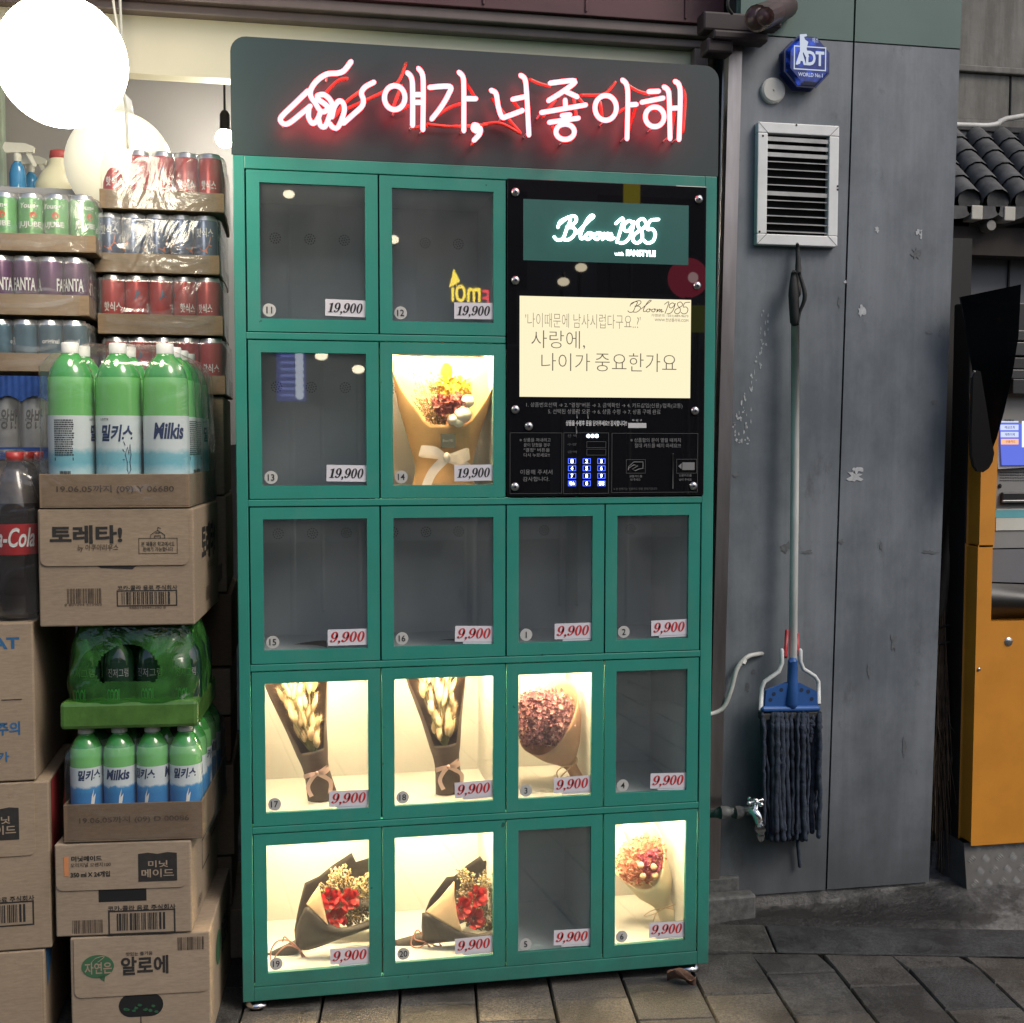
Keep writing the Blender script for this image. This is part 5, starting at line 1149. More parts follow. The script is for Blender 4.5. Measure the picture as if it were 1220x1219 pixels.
bottle_pack('bottle_pack', PB, XA(45, 585), XA(226, 585), yA, A_[5] + .001, ztr, 3, 4, 'large pale green milk soda bottles in a film wrapped tray above the schoolhouse stamped carton',
            lambda mb: mb.tpx('19.06.05까지 (09) Y 06680', 66, 578, 208, 588, yA - .0006, 0, off=.015), (2.0, .25, -1.75), None, A_[5] + .325, 31, yaw=YAW)
r2 = (XA(242, 975) - XA(74, 975) - .012) / 8
SML = [(0, 0, 0), (r2 * .9, 0, 0), (r2, .01, 0), (r2, .045, 2), (r2, .142, 0), (r2 * 1.0, .165, 0), (r2 * .93, .180, 1), (r2 * .7, .195, 1), (r2 * .48, .203, 1), (.0135, .206, 1), (.0155, .2065, 3), (.0155, .219, 3), (.014, .221, 3), (0, .221, 3)]
def ex_sm(mb, R):
    P = lambda a, z: (R * math.sin(a), -R * math.cos(a), z)
    for c in (0., 2.1): 
        for L in ([(.05, .085), (.2, .1), (.12, .082), (.3, .09), (.2, .07), (.1, .06), (.0, .07)],): mb.add([P(c + a, z) for a, z in L], [tuple(range(7))], 3)
PS = [bottle(SML, [('밀키스', -.75, .65, .117, .138, 4, .18, .035), ('Milkis', 1.3, 2.8, .117, .138, 4, .2, .035)], ex_sm), None, [GB, GN, LB2, CAPW, NAVY, PINK]]
zt2 = at(155, 957, yA).z
bottle_pack('bottle_pack', PS, XA(74, 975), XA(242, 975), yA, A_[2] + .001, zt2, 4, 5, 'small pale green milk soda bottles with blue labels in a low brown tray',
            lambda mb: mb.tpx('19.06.05까지 (09) D 00086', 93, 972, 226, 981, yA - .0006, 0, off=.015), (.45, -2.0, -.35, .15), None, A_[2] + .224, 33, pmat=CARD3, yaw=YAW - .01)
# green film pack with an oval window, dark soda bottles inside
t = thing('bottle_pack', (XA(155, 800), yA, A_[3]), 'dark soda bottles in bright green film with an oval window', 'drinks pack', 'wrapped bottle packs'); t.rotation_euler.z = YAW
DKB = M('dark_green_bottle', (.012, .03, .018), .1, var=.2, spec=.6, coat=.5)
gx0, gx1, gz0, gz1 = XA(70, 850), XA(236, 850), A_[3] + .001, A_[4] - .002; zb2 = at(150, 836, yA).z
MB().box(gx0 - .001, gx1 + .001, yA - .001, yA + .26, gz0, zb2).build('green_tray', M('green_film_over_tray', (.065, .15, .032), .2, var=.25, scale=20, bmp=.4, bscale=60), t, bevel=.008)
cxg = (gx0 + gx1) / 2; cw = at(152, 795, yA)
def gf(u, v):
    # squarish bulging shell, v up
    t4 = u * 4; k = int(t4) % 4; f = t4 - int(t4); e = (f - .5) * 2; sq = [(e, -1), (1, e), (-e, 1), (-1, -e)][k]
    n_ = 4.5; l = (abs(sq[0]) ** n_ + abs(sq[1]) ** n_) ** (1 / n_); dx, dy = sq[0] / l, sq[1] / l
    z = lerp(zb2 - .004, gz1, min(1, v / .86)); s_ = 1 - .16 * min(1, v / .86) ** 2 + .02 * math.sin(min(1, v / .86) * PI)
    if v > .86: s_ *= 1 - (v - .86) / .14 * .995
    rip = .0022 * math.sin(u * 41 + v * 7) * math.sin(v * 6 + u * 5) + .0012 * math.sin(u * 83 - v * 15)
    return (cxg + dx * ((gx1 - gx0) / 2 * s_ + rip), yA + .128 + dy * (.128 * s_ + rip), z)
def hole(u, v):
    if u > .25 or v > .86: return False
    q = gf(u, v); dx = (q[0] - cw.x) / .060; dz = (q[2] - cw.z) / .044
    return dx * dx * (1 + .35 * dz) + dz * dz < 1 and dz > -.62 - .1 * dx * dx
MB().sheet(gf, 224, 64, 0, True, skip=hole).build('green_film', FILMG, t)
mb = MB()
for i in range(4):
    for j in range(3):
        cx_, cy_ = gx0 + .036 + i * .0655, yA + .055 + j * .07
        mb = MB(); mb.lathe([(0, 0), (.029, 0), (.031, .01), (.031, .11), (.028, .14), (.013, .165), (.013, .18), (0, .18)], (cx_, cy_, gz0 + .004), 16); mb.twrap('진저그램', (cx_, cy_), .0314, -.9 + .4 * (i % 2), .8, gz0 + .098, gz0 + .115, 1, 0, .0)
        mb.twrap('COOL', (cx_, cy_), .0314, -.6, .3, gz0 + .05, gz0 + .075, 2, 0, .02)
        if j == 0 or i == 3: mb.build('bottle', [DKB, GREYINK, M2('label_mint', (.10, .35, .20), rough=.4)], t)
# cola bottles at the left edge
r3 = .046
CBK = M('cola_dark', (.010, .006, .005), .08, var=.1, spec=.6, coat=.5); CRED = M('cola_label_red', (.34, .014, .018), .35, var=.05); CCAP = M('red_cap', (.34, .03, .025), .4, var=.06); CLR = M('clear_shoulder_plastic', (.07, .06, .055), .1, var=.4, scale=30, coat=.4)
COLA = [(0, 0, 0), (r3 * .8, 0, 0), (r3 * .95, .012, 0), (r3 * .93, .05, 0), (r3 * .86, .085, 0), (r3 * .9, .105, 0), (r3 * .99, .125, 2), (r3 * .99, .185, 0), (r3, .2, 0), (r3 * .96, .225, 4), (r3 * .78, .255, 4), (r3 * .5, .285, 4), (.0145, .305, 4), (.0165, .3055, 3), (.0165, .324, 3), (0, .325, 3)]
zc0 = zB[3]
PC = [bottle(COLA, [('Coca-Cola', -1.7, .9, .140, .178, 5, .3, .02), ('Coca-Cola', 1.6, 4.2, .140, .178, 5, .3, .02)], None), None, [CBK, CBK, CRED, CCAP, CLR, CW]]
t = bottle_pack('bottle_pack', PC, at(45, 640, yB).x - .305, at(45, 640, yB).x + .004, yB, zc0 + .001, None, 3, 3, 'dark cola bottles with red labels and red caps in clear film', None, (.3, -.4, .1), None, zc0 + .332, 35)
# bottles standing on a shelf behind the cans
ysh = .62; zsh = at(60, 236, ysh).z
mb = MB(); mb.box(-1.1, -.25, ysh - .12, ysh + .16, zsh - .03, zsh)
for x in (-1.08, -.27): mb.box(x, x + .03, ysh - .1, ysh + .14, 0, zsh - .0305)
tag(mb.build('display_shelf', M('shelf_grey', (.3, .3, .3), .6), bevel=.002), 'grey display shelf hidden behind the can packs carrying the cleaner bottles', 'shelf')
def spray(x, y, s, label, liquid):
    t = thing('spray_bottle', (x, y, zsh), label, 'spray bottle', 'cleaner bottles behind the cans'); h = .20 * s
    MB().lathe([(0, 0), (.036 * s, 0), (.04 * s, .01), (.04 * s, .11 * s), (.03 * s, .15 * s), (.015 * s, .17 * s), (.015 * s, .185 * s), (0, .185 * s)], (x, y, zsh + .0005), 18).build('bottle_body', liquid, t)
    mb = MB(); mb.lathe([(.018 * s, 0), (.02 * s, .005), (.02 * s, .03 * s), (.012 * s, .045 * s), (0, .045 * s)], (x, y, zsh + .172 * s), 16)
    z = zsh + .215 * s; mb.prism([(x - .05 * s, z), (x + .075 * s, z + .004), (x + .078 * s, z + .028 * s), (x + .04 * s, z + .042 * s), (x - .055 * s, z + .042 * s), (x - .062 * s, z + .02 * s)], 'xz', y - .014 * s, y + .014 * s, 0)
    mb.prism([(x + .045 * s, z), (x + .06 * s, z), (x + .085 * s, z - .055 * s), (x + .078 * s, z - .06 * s)], 'xz', y - .006 * s, y + .006 * s, 0)
    mb.build('trigger_head', M2('spray_head_white', (.62, .60, .48), rough=.4), t, bevel=.003); return t
BL = M('blue_liquid', (.05, .22, .40), .1, var=.2, coat=.4); CRM = M('cream_plastic', (.66, .62, .40), .45, var=.04)
p0 = at(21, 200, ysh); sc_ = (at(21, 172, ysh).z - zsh) / .257
spray(p0.x, ysh, sc_, 'white trigger spray bottle with blue liquid behind the green juice cans', BL); q = at(40, 200, ysh + .07); spray(q.x - .01, ysh + .09, sc_ * .93, 'second spray bottle half hidden behind the white one', BL)
p0 = at(72, 200, ysh); t = thing('cleaner_bottle', (p0.x, ysh, zsh), 'cream plastic bottle with a red cap between the spray bottle and the globe lamp', 'bottle', 'cleaner bottles behind the cans'); hh = at(72, 180, ysh).z - zsh
MB().lathe([(0, 0), (.055, 0), (.06, .01), (.06, hh * .25), (.045, hh * .5), (.028, hh * .68), (.026, hh * .80), (.017, hh * .86), (0, hh * .86)], (p0.x, ysh, zsh + .0005), 20).build('bottle_body', CRM, t)
MB().lathe([(.024, 0), (.026, .004), (.024, hh * .16), (.018, hh * .18), (0, hh * .18)], (p0.x, ysh, zsh + hh * .82), 18).build('cap', M('faded_red_cap', (.42, .07, .06), .5), t)

# ---------------- lamps over the goods
def lampglobe(c, r, mat, label, cordpts, name='globe_lamp'):
    t = thing(name, c, label, 'lamp', 'globe lamps over the goods')
    MB().ball(c, r, None, r, 40, 26).build('glass_globe', mat, t)
    mb = MB(); mb.lathe([(.0, 0), (.035, 0), (.03, .03), (.012, .05), (0, .05)], Vector(c) + Vector((0, 0, r * .985)), 16); mb.build('lamp_holder', ALU, t)
    mb = MB(); mb.tube(cordpts, .0035, 6, 0, spline=5); mb.build('cord', M2('cord_white', (.55, .53, .45), rough=.5), t)
    return t
g = at(74, 74, -.3); lampglobe(tuple(g), at(153, 73, -.3).x - g.x - .0005, GLOBE, 'large dazzling white globe lamp hanging at the upper left corner', [g + Vector((0, 0, .16)), g + Vector((0, 0, .5))])
yg = .40; g2 = at(142, 197, yg); lampglobe(tuple(g2), at(206, 197, yg).x - g2.x, GLOBE2, 'dimmer cream globe lamp behind the top red can pack', [g2 + Vector((0, 0, .14)), g2 + Vector((.01, 0, .25)), g2 + Vector((0, .02, .6))])
mb = MB(); mb.tube([at(134, -6, .2), at(136, 10, .2), at(139, 28, .2), at(146, 70, .2), at(147, 110, .22), at(150, 130, .24), at(152, 176, .26)], .003, 6, 0, spline=5)
tag(mb.build('hanging_cord', bpy.data.materials['cord_white']), 'thin pale cord hanging down behind the dazzling globe lamp', 'cord')
gb = at(268, 165, .7); t = thing('light_bulb', tuple(gb), 'bright bare bulb peeking out at the left edge of the vending machine header', 'lamp'); MB().ball(gb, .024, None, .024, 16, 10).build('glass_bulb', EM('bulb_glow', (1, .94, .80), 160.), t)
MB().tube([gb + Vector((0, 0, .02)), gb + Vector((0, 0, .06))], .013, 12).build('lamp_socket', BLACKPL, t); MB().tube([gb + Vector((0, 0, .06)), gb + Vector((0, 0, .9))], .003, 6).build('cord', BLACKRUB, t)

# ================================================================== THINGS ON THE GREY WALL
# alarm box
c = at(964, 72, YW - .045); t = thing('alarm_box', (c.x, YW, c.z), 'blue lit octagonal alarm box with white lettering high on the grey wall', 'alarm box')
def octa(r, a0=22.5): return [(c.x + r * math.cos(math.radians(a0 + 45 * k)), c.z + r * 1.04 * math.sin(math.radians(a0 + 45 * k))) for k in range(8)]
ro = at(990, 72, YW - .045).x - c.x
mb = MB(); mb.prism(octa(ro * 1.05), 'xz', YW - .032, YW - .001, 0); mb.build('back_box', M('alarm_dark_blue', (.012, .022, .10), .3, var=.2), t, bevel=.004)
m_, nt_, p_ = newmat('alarm_blue_lens'); p_.inputs['Base Color'].default_value = (.012, .03, .20, 1); p_.inputs['Roughness'].default_value = .12
p_.inputs['Emission Color'].default_value = (.03, .12, 1, 1)
nt_.links.new(ramp(nt_, noise(nt_, 38, 3), [(.48, (0, 0, 0)), (.72, (.4, .4, .4))]), p_.inputs['Emission Strength'])
mb = MB(); o1, o2 = octa(ro * 1.05), octa(ro * .93); yl0, yl1 = YW - .0325, YW - .046
mb.add([(a, yl0, b) for a, b in o1] + [(a, yl1, b) for a, b in o2], [(i, (i + 1) % 8, 8 + (i + 1) % 8, 8 + i) for i in range(8)] + [tuple(range(8, 16))], 0); lens = mb.build('blue_lens', m_, t)
yl = yl1 - .0008; AW = EM('alarm_lit_white', (.72, .80, .95), .62); mb = MB()
mb.tpx('ADT', 948, 60.5, 982, 78, yl, 0, off=.035); q0, q1 = at(946, 54, yl), at(984, 85, yl); mb.frame(q0.x, q1.x, q1.z, q0.z, yl, .0028, 0); mb.tpx('WORLD No.1', 951, 87, 980, 91.5, yl, 0, off=.01); mb.tpx('에스', 968, 45, 975, 51, yl, 0)
mb.add([at(a, b, yl - .0003) for a, b in ((953, 41), (961, 40.5), (961.5, 43), (958, 44), (959, 47), (963, 50), (961, 58), (964, 68), (960, 68), (957, 62), (953, 76), (949, 77), (953, 62), (953, 50))], [tuple(range(14))], 0)
mb.build('alarm_lettering', AW, lens)
# round cover plate
c2 = at(921, 108, YW - .006); mb = MB(); mb.lathe([(0, -.012), (.026, -.0115), (.031, -.008), (.032, 0), (0, 0)], (c2.x, YW - .0005, c2.z), 32, 0, 'y', False); mb.lathe([(0, -.0134), (.003, -.0132), (.0034, -.0118)], (c2.x, YW - .0005, c2.z), 8, 0, 'y')
tag(mb.build('cover_plate', M('aged_white_plastic', (.56, .55, .51), .5, var=.08)), 'round off white cover disc below left of the blue alarm box', 'cover plate')
# louvred vent
YV = YW - .022; vx0, vx1 = (at(904, 145, YV).x + at(901, 291, YV).x) / 2, (at(1001.5, 151, YV).x + at(996.5, 295, YV).x) / 2; vz1, vz0 = at(952, 147.5, YV).z, at(949, 292.5, YV).z
t = thing('wall_vent', ((vx0 + vx1) / 2, YW, vz0), 'white framed louvred air vent with open black slots on the grey wall', 'vent'); fwd = .026
mb = MB()
for q in ((vx0, vx1, vz1 - fwd, vz1), (vx0, vx1, vz0, vz0 + fwd), (vx0, vx0 + fwd, vz0 + fwd + .0004, vz1 - fwd - .0004), (vx1 - fwd, vx1, vz0 + fwd + .0004, vz1 - fwd - .0004)): mb.box(q[0], q[1], YV, YW - .0005, q[2], q[3])
fr = mb.build('vent_frame', ALU, t, bevel=.002)
sm_ = MB()
for q in ((vx0, vz1, 1, -1), (vx1, vz1, -1, -1), (vx0, vz0, 1, 1), (vx1, vz0, -1, 1)):
    d = Vector((q[2], 0, q[3])).normalized(); n_ = Vector((-d.z, 0, d.x)) * .0005; a = Vector((q[0], YV - .0005, q[1])) + d * .002; b = a + d * (fwd * 1.36); sm_.quad(a - n_, b - n_, b + n_, a + n_)
for u, v in ((909, 162), (949, 149), (905, 276), (998, 222), (998, 226)): pp = at(u, v, YV - .0006); sm_.add([(pp.x + .003 * math.cos(k), YV - .0006, pp.z + .003 * math.sin(k)) for k in [j * 1.05 for j in range(6)]], [tuple(range(6))])
sm_.build('frame_marks', SEAM, fr)
mb = MB(); zz0, zz1 = vz0 + fwd, vz1 - fwd; mb.quad((vx0 + fwd, YW - .0015, zz0), (vx1 - fwd, YW - .0015, zz0), (vx1 - fwd, YW - .0015, zz1), (vx0 + fwd, YW - .0015, zz1)); mb.build('duct_dark', DARK, t)
mb = MB(); nsl = 13
for k in range(nsl):
    z = lerp(zz1, zz0, (k + .55) / nsl); wide = k in (0, 1, 2, 7); h = .0075 if wide else .0018
    a0 = vx0 + fwd + .0005; a1 = vx1 - fwd - .0005
    mb.add([(a0, YV + .004, z - h), (a1, YV + .004, z - h - .0008), (a1, YW - .004, z + .004), (a0, YW - .004, z + .004), (a0, YV + .004, z - h + .0022 + (.008 if wide else 0)), (a1, YV + .004, z - h + .0012 + (.008 if wide else 0))], [(0, 1, 2, 3), (0, 1, 5, 4)])
mb.build('louvre', ALUG, t)
# mop hung by its handle
t = thing('mop', at(948, 1000, .27), 'blue headed cotton mop hanging upside down against the grey wall', 'mop')
ym = .265
mb = MB(); mb.tube([at(947.5, 380, ym + .015), at(947, 560, ym + .01), at(944.5, 806, ym)], .0105, 14, 0)
mb.build('handle', M('galvanised_handle', (.56, .57, .54), .38, .25, var=.3, scale=9, stretch=(3, 3, .5)), t)
mb = MB(); mb.tube([at(950, 291, YW - .022), at(951, 320, ym + .03), at(950, 350, ym + .012)], [.004, .008, .010], 8, 0, spline=3); mb.tube([at(946, 325, ym + .01), at(945.5, 350, ym + .005), at(947, 384, ym + .01)], [.007, .013, .012], 10, 0, spline=3); mb.tube([at(952, 325, ym), at(959, 352, ym - .01), at(953, 372, ym), at(951, 386, ym)], [.004, .006, .004, .003], 8, 0, spline=4)
mb.build('hanging_clip', BLACKRUB, t)
MP = M('mop_blue_plastic', (.022, .085, .27), .4, var=.12, scale=14)
mb = MB(); yh = ym - .004
mb.tube([at(944.5, 788, yh), at(944, 812, yh), at(943.5, 838, yh - .004)], [.0125, .013, .0165], 14, 0)
P = [at(911, 843, yh), at(913, 823, yh), at(936, 814, yh), at(952, 814, yh), at(972, 824, yh), at(973, 843, yh)]
mb.prism([(p.x, p.z) for p in P], 'xz', yh - .004, yh + .006, 0); mb.tube([at(909.5, 845, yh - .006), at(974, 844, yh - .006)], .0075, 10, 0)
for u, v in ((918, 834), (922, 827), (931, 822), (963, 824), (967, 833), (955, 822)): pp = at(u, v, yh - .0046); mb.add([(pp.x + .0052 * math.cos(k), yh - .0046, pp.z + .0052 * math.sin(k)) for k in [j * .63 for j in range(10)]], [tuple(range(10))], 1)
mb.build('mop_head', [MP, M('hole_shadow_blue', (.008, .02, .05), .6, var=0)], t, bevel=.0015)
mb = MB()
mb.tube([at(906.5, 846, yh), at(907.5, 820, yh), at(911, 812, yh), at(928, 800, yh), at(931.5, 790, yh), at(931.5, 775, yh)], .0055, 8, 0); mb.tube([at(975.5, 838, yh), at(975, 812, yh), at(971, 806, yh), at(957, 797, yh), at(953.5, 788, yh), at(953.5, 775, yh)], .0055, 8, 0)
mb.build('wire_bail', M('bail_white', (.55, .57, .56), .4, var=.1), t)
mb = MB(); mb.tube([at(936, 782, yh + .004), at(937.5, 752, yh + .004)], .005, 8, 0); mb.tube([at(950.5, 780, yh + .004), at(949.5, 755, yh + .004)], .005, 8, 0); mb.build('lock_lever', M('lever_red', (.30, .015, .02), .4), t)
q = random.Random(12); mb = MB()
for k in range(120):
    f = q.random(); u0 = lerp(907, 976, f); u1 = lerp(912, 974, f) + q.uniform(-4, 4); lay = q.random()
    v1 = q.uniform(985, 1001); v1 = {0: v1, 1: q.uniform(880, 960)}[1 if (f > .72 and q.random() < .55) else 0]
    if k == 10: u0, u1, v1 = 947, 951, 1032
    if k == 11: u0, u1, v1 = 976, 973, 953
    yy0, yy1 = lerp(yh - .012, yh + .03, lay), lerp(yh - .028, YW - .012, lay)
    P = [at(u0, 849, yy0), at(lerp(u0, u1, .12) + q.uniform(-2, 2), 866, yy1)] + [at(lerp(u0, u1, s) + q.uniform(-1.6, 1.6), lerp(849, v1, s), yy1) for s in (.3, .5, .75, 1)]
    r = q.uniform(.0036, .0078); 
    Q = [P[0]]
    for i_ in range(len(P) - 1): Q += [P[i_].lerp(P[i_ + 1], (j_ + 1) / 5) + Vector((q.gauss(0, .0008), q.gauss(0, .0008), 0)) for j_ in range(5)]
    mb.tube(Q, [r * (.8 if i_ == 0 else 1 + (.07 if i_ % 2 else -.06)) for i_ in range(len(Q))], 7, 0, spline=2)
mb.build('mop_strands', M('mop_navy_cotton', (.024, .033, .052), .95, var=.5, scale=40, bmp=1., bscale=190, stretch=(1, 1, 1.6)), t)
MB().box(at(906, 850, yh).x, at(977, 850, yh).x, yh - .012, yh + .018, at(940, 856, yh).z, at(940, 848, yh).z).build('clamp_bar', BLACKRUB, t, bevel=.003)
# water tap
t = thing('water_tap', at(905, 970, YW), 'chrome outdoor tap on a grey iron pipe low on the wall by the mop', 'tap')
IRON = M('iron_pipe', (.10, .105, .105), .6, .4, var=.3, scale=40, bmp=.4, bscale=150); yt_ = .255
mb = MB(); mb.tube([at(842, 968, YW - .02), at(848, 969, yt_ + .03), at(862, 968.5, yt_), at(892, 966, yt_)], .0115, 12, 0)
for a, b in ((858, 866), (876, 882)): mb.tube([at(a, 968.4, yt_), at(b, 967.8, yt_)], .0165, 8, 0)
mb.tube([at(888, 966, yt_), at(893, 966, yt_ + .03), at(894, 966, YW)], .012, 10, 0); mb.build('pipe', IRON, t)
mb = MB(); b0 = at(897, 966, yt_ - .02); mb.tube([at(889, 966, yt_), b0, at(902, 972, yt_ - .03), at(905, 984, yt_ - .034), at(906.5, 999, yt_ - .034)], [.011, .0125, .012, .0105, .009], 12, 0, spline=4)
mb.tube([at(899, 968, yt_ - .022), at(900, 957, yt_ - .024)], [.011, .0075], 12, 0); mb.tube([at(905.3, 983, yt_ - .034), at(905.8, 988, yt_ - .034)], .0155, 10, 0); mb.tube([at(906, 993, yt_ - .034), at(906.3, 996, yt_ - .034)], .0115, 10, 0)
mb.build('tap_body', CHROME, t)
mb = MB(); hc = at(900, 955, yt_ - .024)
for k in range(4): a = math.radians(20 + 90 * k); e = hc + Vector((.021 * math.cos(a), .021 * math.sin(a), .002 * math.sin(a))); mb.tube([hc, e], [.0042, .005], 8, 0); mb.ball(e, .0066, None, .006, 10, 6, 0)
mb.ball(hc + Vector((0, 0, .004)), .008, None, .006, 10, 6, 0); mb.build('tap_handle', CHROME, t)
# white cable out of the wall
mb = MB(); mb.tube([at(836, 850, .30), at(848, 850.5, YW - .012), at(862, 843, YW - .015), at(871, 822, YW - .02), at(878, 797, YW - .022), at(890, 783, YW - .02), at(903, 779.5, YW - .008), at(908, 779, YW + .003)], .0058, 9, 0, spline=5)
mb.tube([at(885, 790, YW - .021), at(887, 786, YW - .021)], .0072, 9, 0); tag(mb.build('white_cable', M('cable_white', (.50, .50, .47), .5, var=.12, scale=30)), 'loose white cable curving out of the grey wall towards the machine', 'cable')
mb = MB(); mb.box(1.02, XL - .050, YW - .004, YW + .03, .0, 2.05); tag(mb.build('door_jamb', M('grimy_steel_jamb', (.13, .12, .11), .35, .5, var=.6, scale=5, stretch=(2, 2, .5))), 'narrow grimy brown jamb strip between the machine and the steel post', 'door jamb')
# fallen leaf under the machine corner
p0 = atz(806, 1164, .012); lf = MB()
def leaf(u, v):
    a = (u - .5) * 2; w_ = .019 * math.sin(PI * min(1, v * .97 + .015)) ** .8 * a; x = p0.x - .022 + .060 * v; y = p0.y + w_ - .02 * v
    return (x, y, .010 + .014 * a * a + .008 * math.sin(v * 5) + .006 * math.sin(u * 9 + v * 7))
lf.sheet(leaf, 8, 10); tag(lf.build('dry_leaf', M('dead_leaf_brown', (.085, .045, .03), .8, var=.35, scale=60, bmp=.5, bscale=200), solid=.0006), 'curled brown dead leaf beside the right foot of the vending machine', 'leaf')

# ================================================================== KIOSK, BROOM AND OLD HOUSE BEYOND THE WALL
YK = .28; OR = M('orange_powder_coat', (.56, .225, .022), .5, var=.10, scale=7, bmp=.12, bscale=240); ORD = M('orange_side_shade', (.06, .03, .010), .6, var=.2)  # the brown is an unused copy of the orange with side shade painted in
K = lambda u, v, y=YK: (at(u, v, y).x, at(u, v, y).z)
t = thing('cash_kiosk', (at(1210, 1005, YK).x, YK, 0), 'orange cash machine with a lit blue screen and a diamond plate base', 'kiosk')
xk1 = at(1220, 900, YK).x + .62; kx0 = at(1161, 900, YK).x
zb_ = K(1190, 1004)[1]; zlow = K(1200, 742)[1]; zmid = K(1180, 650)[1]
notch = [(kx0, zb_), (xk1, zb_), (xk1, zlow), (K(1181, 740)[0], zlow), (K(1183, 655)[0], zmid - .004), (K(1172, 652)[0], zmid - .004), (K(1171, 655)[0], zmid - .004)]
notch = [(kx0, zb_), (xk1, zb_), (xk1, zlow), (kx0 + .034, zlow), (kx0 + .034, zmid - .003), (kx0 + .0, zmid - .003)]
MB().prism(notch, 'xz', YK, YK + .06, 0).build('lower_panel', OR, t, bevel=.004)
zt_ = K(1185, 470)[1]
mb = MB(); pp = K(1151, 811); mb.lathe([(0, -.003), (.004, -.003), (.005, 0)], (kx0 + .006, YK - .0002, zlow - .12), 10, 0, 'y'); mb.lathe([(0, -.002), (.011, -.002), (.012, 0)], (kx0 + .09, YK - .0002, zlow - .05), 16, 0, 'y'); mb.build('lock_bolt', CHROMED, t)
MB().prism([(kx0 + .003, zmid), (kx0 + .038, zmid), (kx0 + .045, zt_), (kx0 + .003, zt_)], 'xz', YK, YK + .06, 0).build('upper_panel', OR, t, bevel=.004)
MB().box(kx0 - .004, xk1, YK + .061, YK + .14, zb_ - .1, K(1190, 356)[1]).build('housing', M('kiosk_dark_housing', (.018, .017, .016), .5, var=.2), t, bevel=.004)
# plinth of diamond plate
def platemat():
    m, nt, p = newmat('diamond_plate'); p.inputs['Metallic'].default_value = .35; p.inputs['Roughness'].default_value = .4
    nt.links.new(ramp(nt, noise(nt, 8, 5), [(.3, (.10, .097, .09)), (.7, (.17, .165, .155))]), p.inputs['Base Color']); return m
PLM = platemat(); mb = MB(); z0_ = .035
mb.add([(kx0 - .012, YK + .02, zb_ - .002), (xk1, YK + .02, zb_ - .002), (xk1, YK - .012, z0_), (kx0 - .02, YK - .012, z0_), (kx0 - .012, YK + .14, zb_ - .002), (kx0 - .02, YK + .14, z0_)], [(3, 2, 1, 0), (0, 4, 5, 3)], 0)
for i in range(17):
    for j in range(4):
        cx_ = kx0 + .004 + i * .040 + (j % 2) * .020; f = (j + .5) / 4; cz_ = lerp(z0_, zb_, f); cyy = lerp(YK - .012, YK + .02, f) - .0012
        sg = 1 if (i + j) % 2 else -1
        for k in (-1.5, -.5, .5, 1.5):
            dx, dz = .0067, .0067 * sg; ox, oz = -sg * k * .0039, k * .0039
            mb.tube([(cx_ - dx + ox, cyy, cz_ - dz + oz), (cx_ + ox, cyy - .0010, cz_ + oz), (cx_ + dx + ox, cyy, cz_ + dz + oz)], [.0004, .0017, .0004], 6, 1, cap=False)
mb.build('plinth', [PLM, M('worn_lit_rib_metal', (.46, .45, .43), .38, .3, var=.2)], t)  # ribs paler than the plate: wear, plus brightness painted in against their shading
# grey service face with slots, screen, notice, curved black hood below
ys = YK + .045; xs0 = kx0 + .046
mb = MB(); mb.box(xs0, xk1, ys, ys + .016, K(1200, 655)[1], zt_ + .012); mb.build('service_face', M('kiosk_grey_plastic', (.24, .24, .23), .45, var=.06), t)
a, b = K(1186, 632, ys - .002), K(1400, 604, ys - .002); MB().box(a[0], xk1 - .02, ys - .0035, ys - .0005, a[1], b[1]).build('notice_strip', M('notice_white', (.55, .55, .48), .6, var=.1), t)
a = K(1186, 617, ys - .004); MB().quad((a[0], ys - .0042, a[1]), (xk1 - .02, ys - .0042, a[1]), (xk1 - .02, ys - .0042, b[1] - .004), (a[0], ys - .0042, b[1] - .004)).build('notice_header', M('notice_cyan', (.12, .38, .42), .6), t)
a, b = K(1191, 601, ys), K(1400, 585, ys); MB().box(a[0], xk1 - .05, ys - .012, ys - .0005, a[1], b[1]).build('bill_slot', BLACKPL, t, bevel=.003)
mb = MB(); a, b = K(1193, 599, ys - .013), K(1400, 594, ys - .013); mb.box(a[0], xk1 - .06, ys - .018, ys - .0125, a[1], b[1]); mb.build('slot_lip', M('slot_steel', (.22, .22, .22), .35, .7), t, bevel=.002)
mb = MB(); q = random.Random(2)
for k in range(60): pp = at(1192 + (k % 15) * 2.0, 563 + (k // 15) * 3.2, ys - .001); mb.ball(pp, .0016, .0006, .0016, 5, 3, 0)
pp = at(1191.5, 579, ys - .002); mb.ball(pp, .005, .003, .006, 10, 6, 0); mb.build('speaker_holes', SEAM, t)
# screen: tilted back a little
def SCN(u, v, d=0.): 
    f = (v - 475) / 80.; return at(u, v, ys - .018 + .03 * (1 - f) - d)
mb = MB(); mb.add([SCN(1186.5, 470, -.004), SCN(1420, 452, -.004), SCN(1420, 545, -.004), SCN(1189, 559, -.004)], [(0, 1, 2, 3)], 0); mb.build('screen_bezel', M('bezel_grey', (.30, .30, .31), .4, var=.05), t)
def sq(mb, u0, v0, u1, v1, mi, d): mb.add([SCN(u0, v0, d), SCN(u1, v0, d), SCN(u1, v1, d), SCN(u0, v1, d)], [(0, 1, 2, 3)], mi)
mb = MB(); sq(mb, 1190, 476.5, 1400, 486, 1, .001); sq(mb, 1190, 486.5, 1400, 494, 2, .001); mb.add([SCN(1190, 494.5, .001), SCN(1400, 494.5, .001), SCN(1400, 552, .001), SCN(1193.5, 554.5, .001)], [(0, 1, 2, 3)], 0)
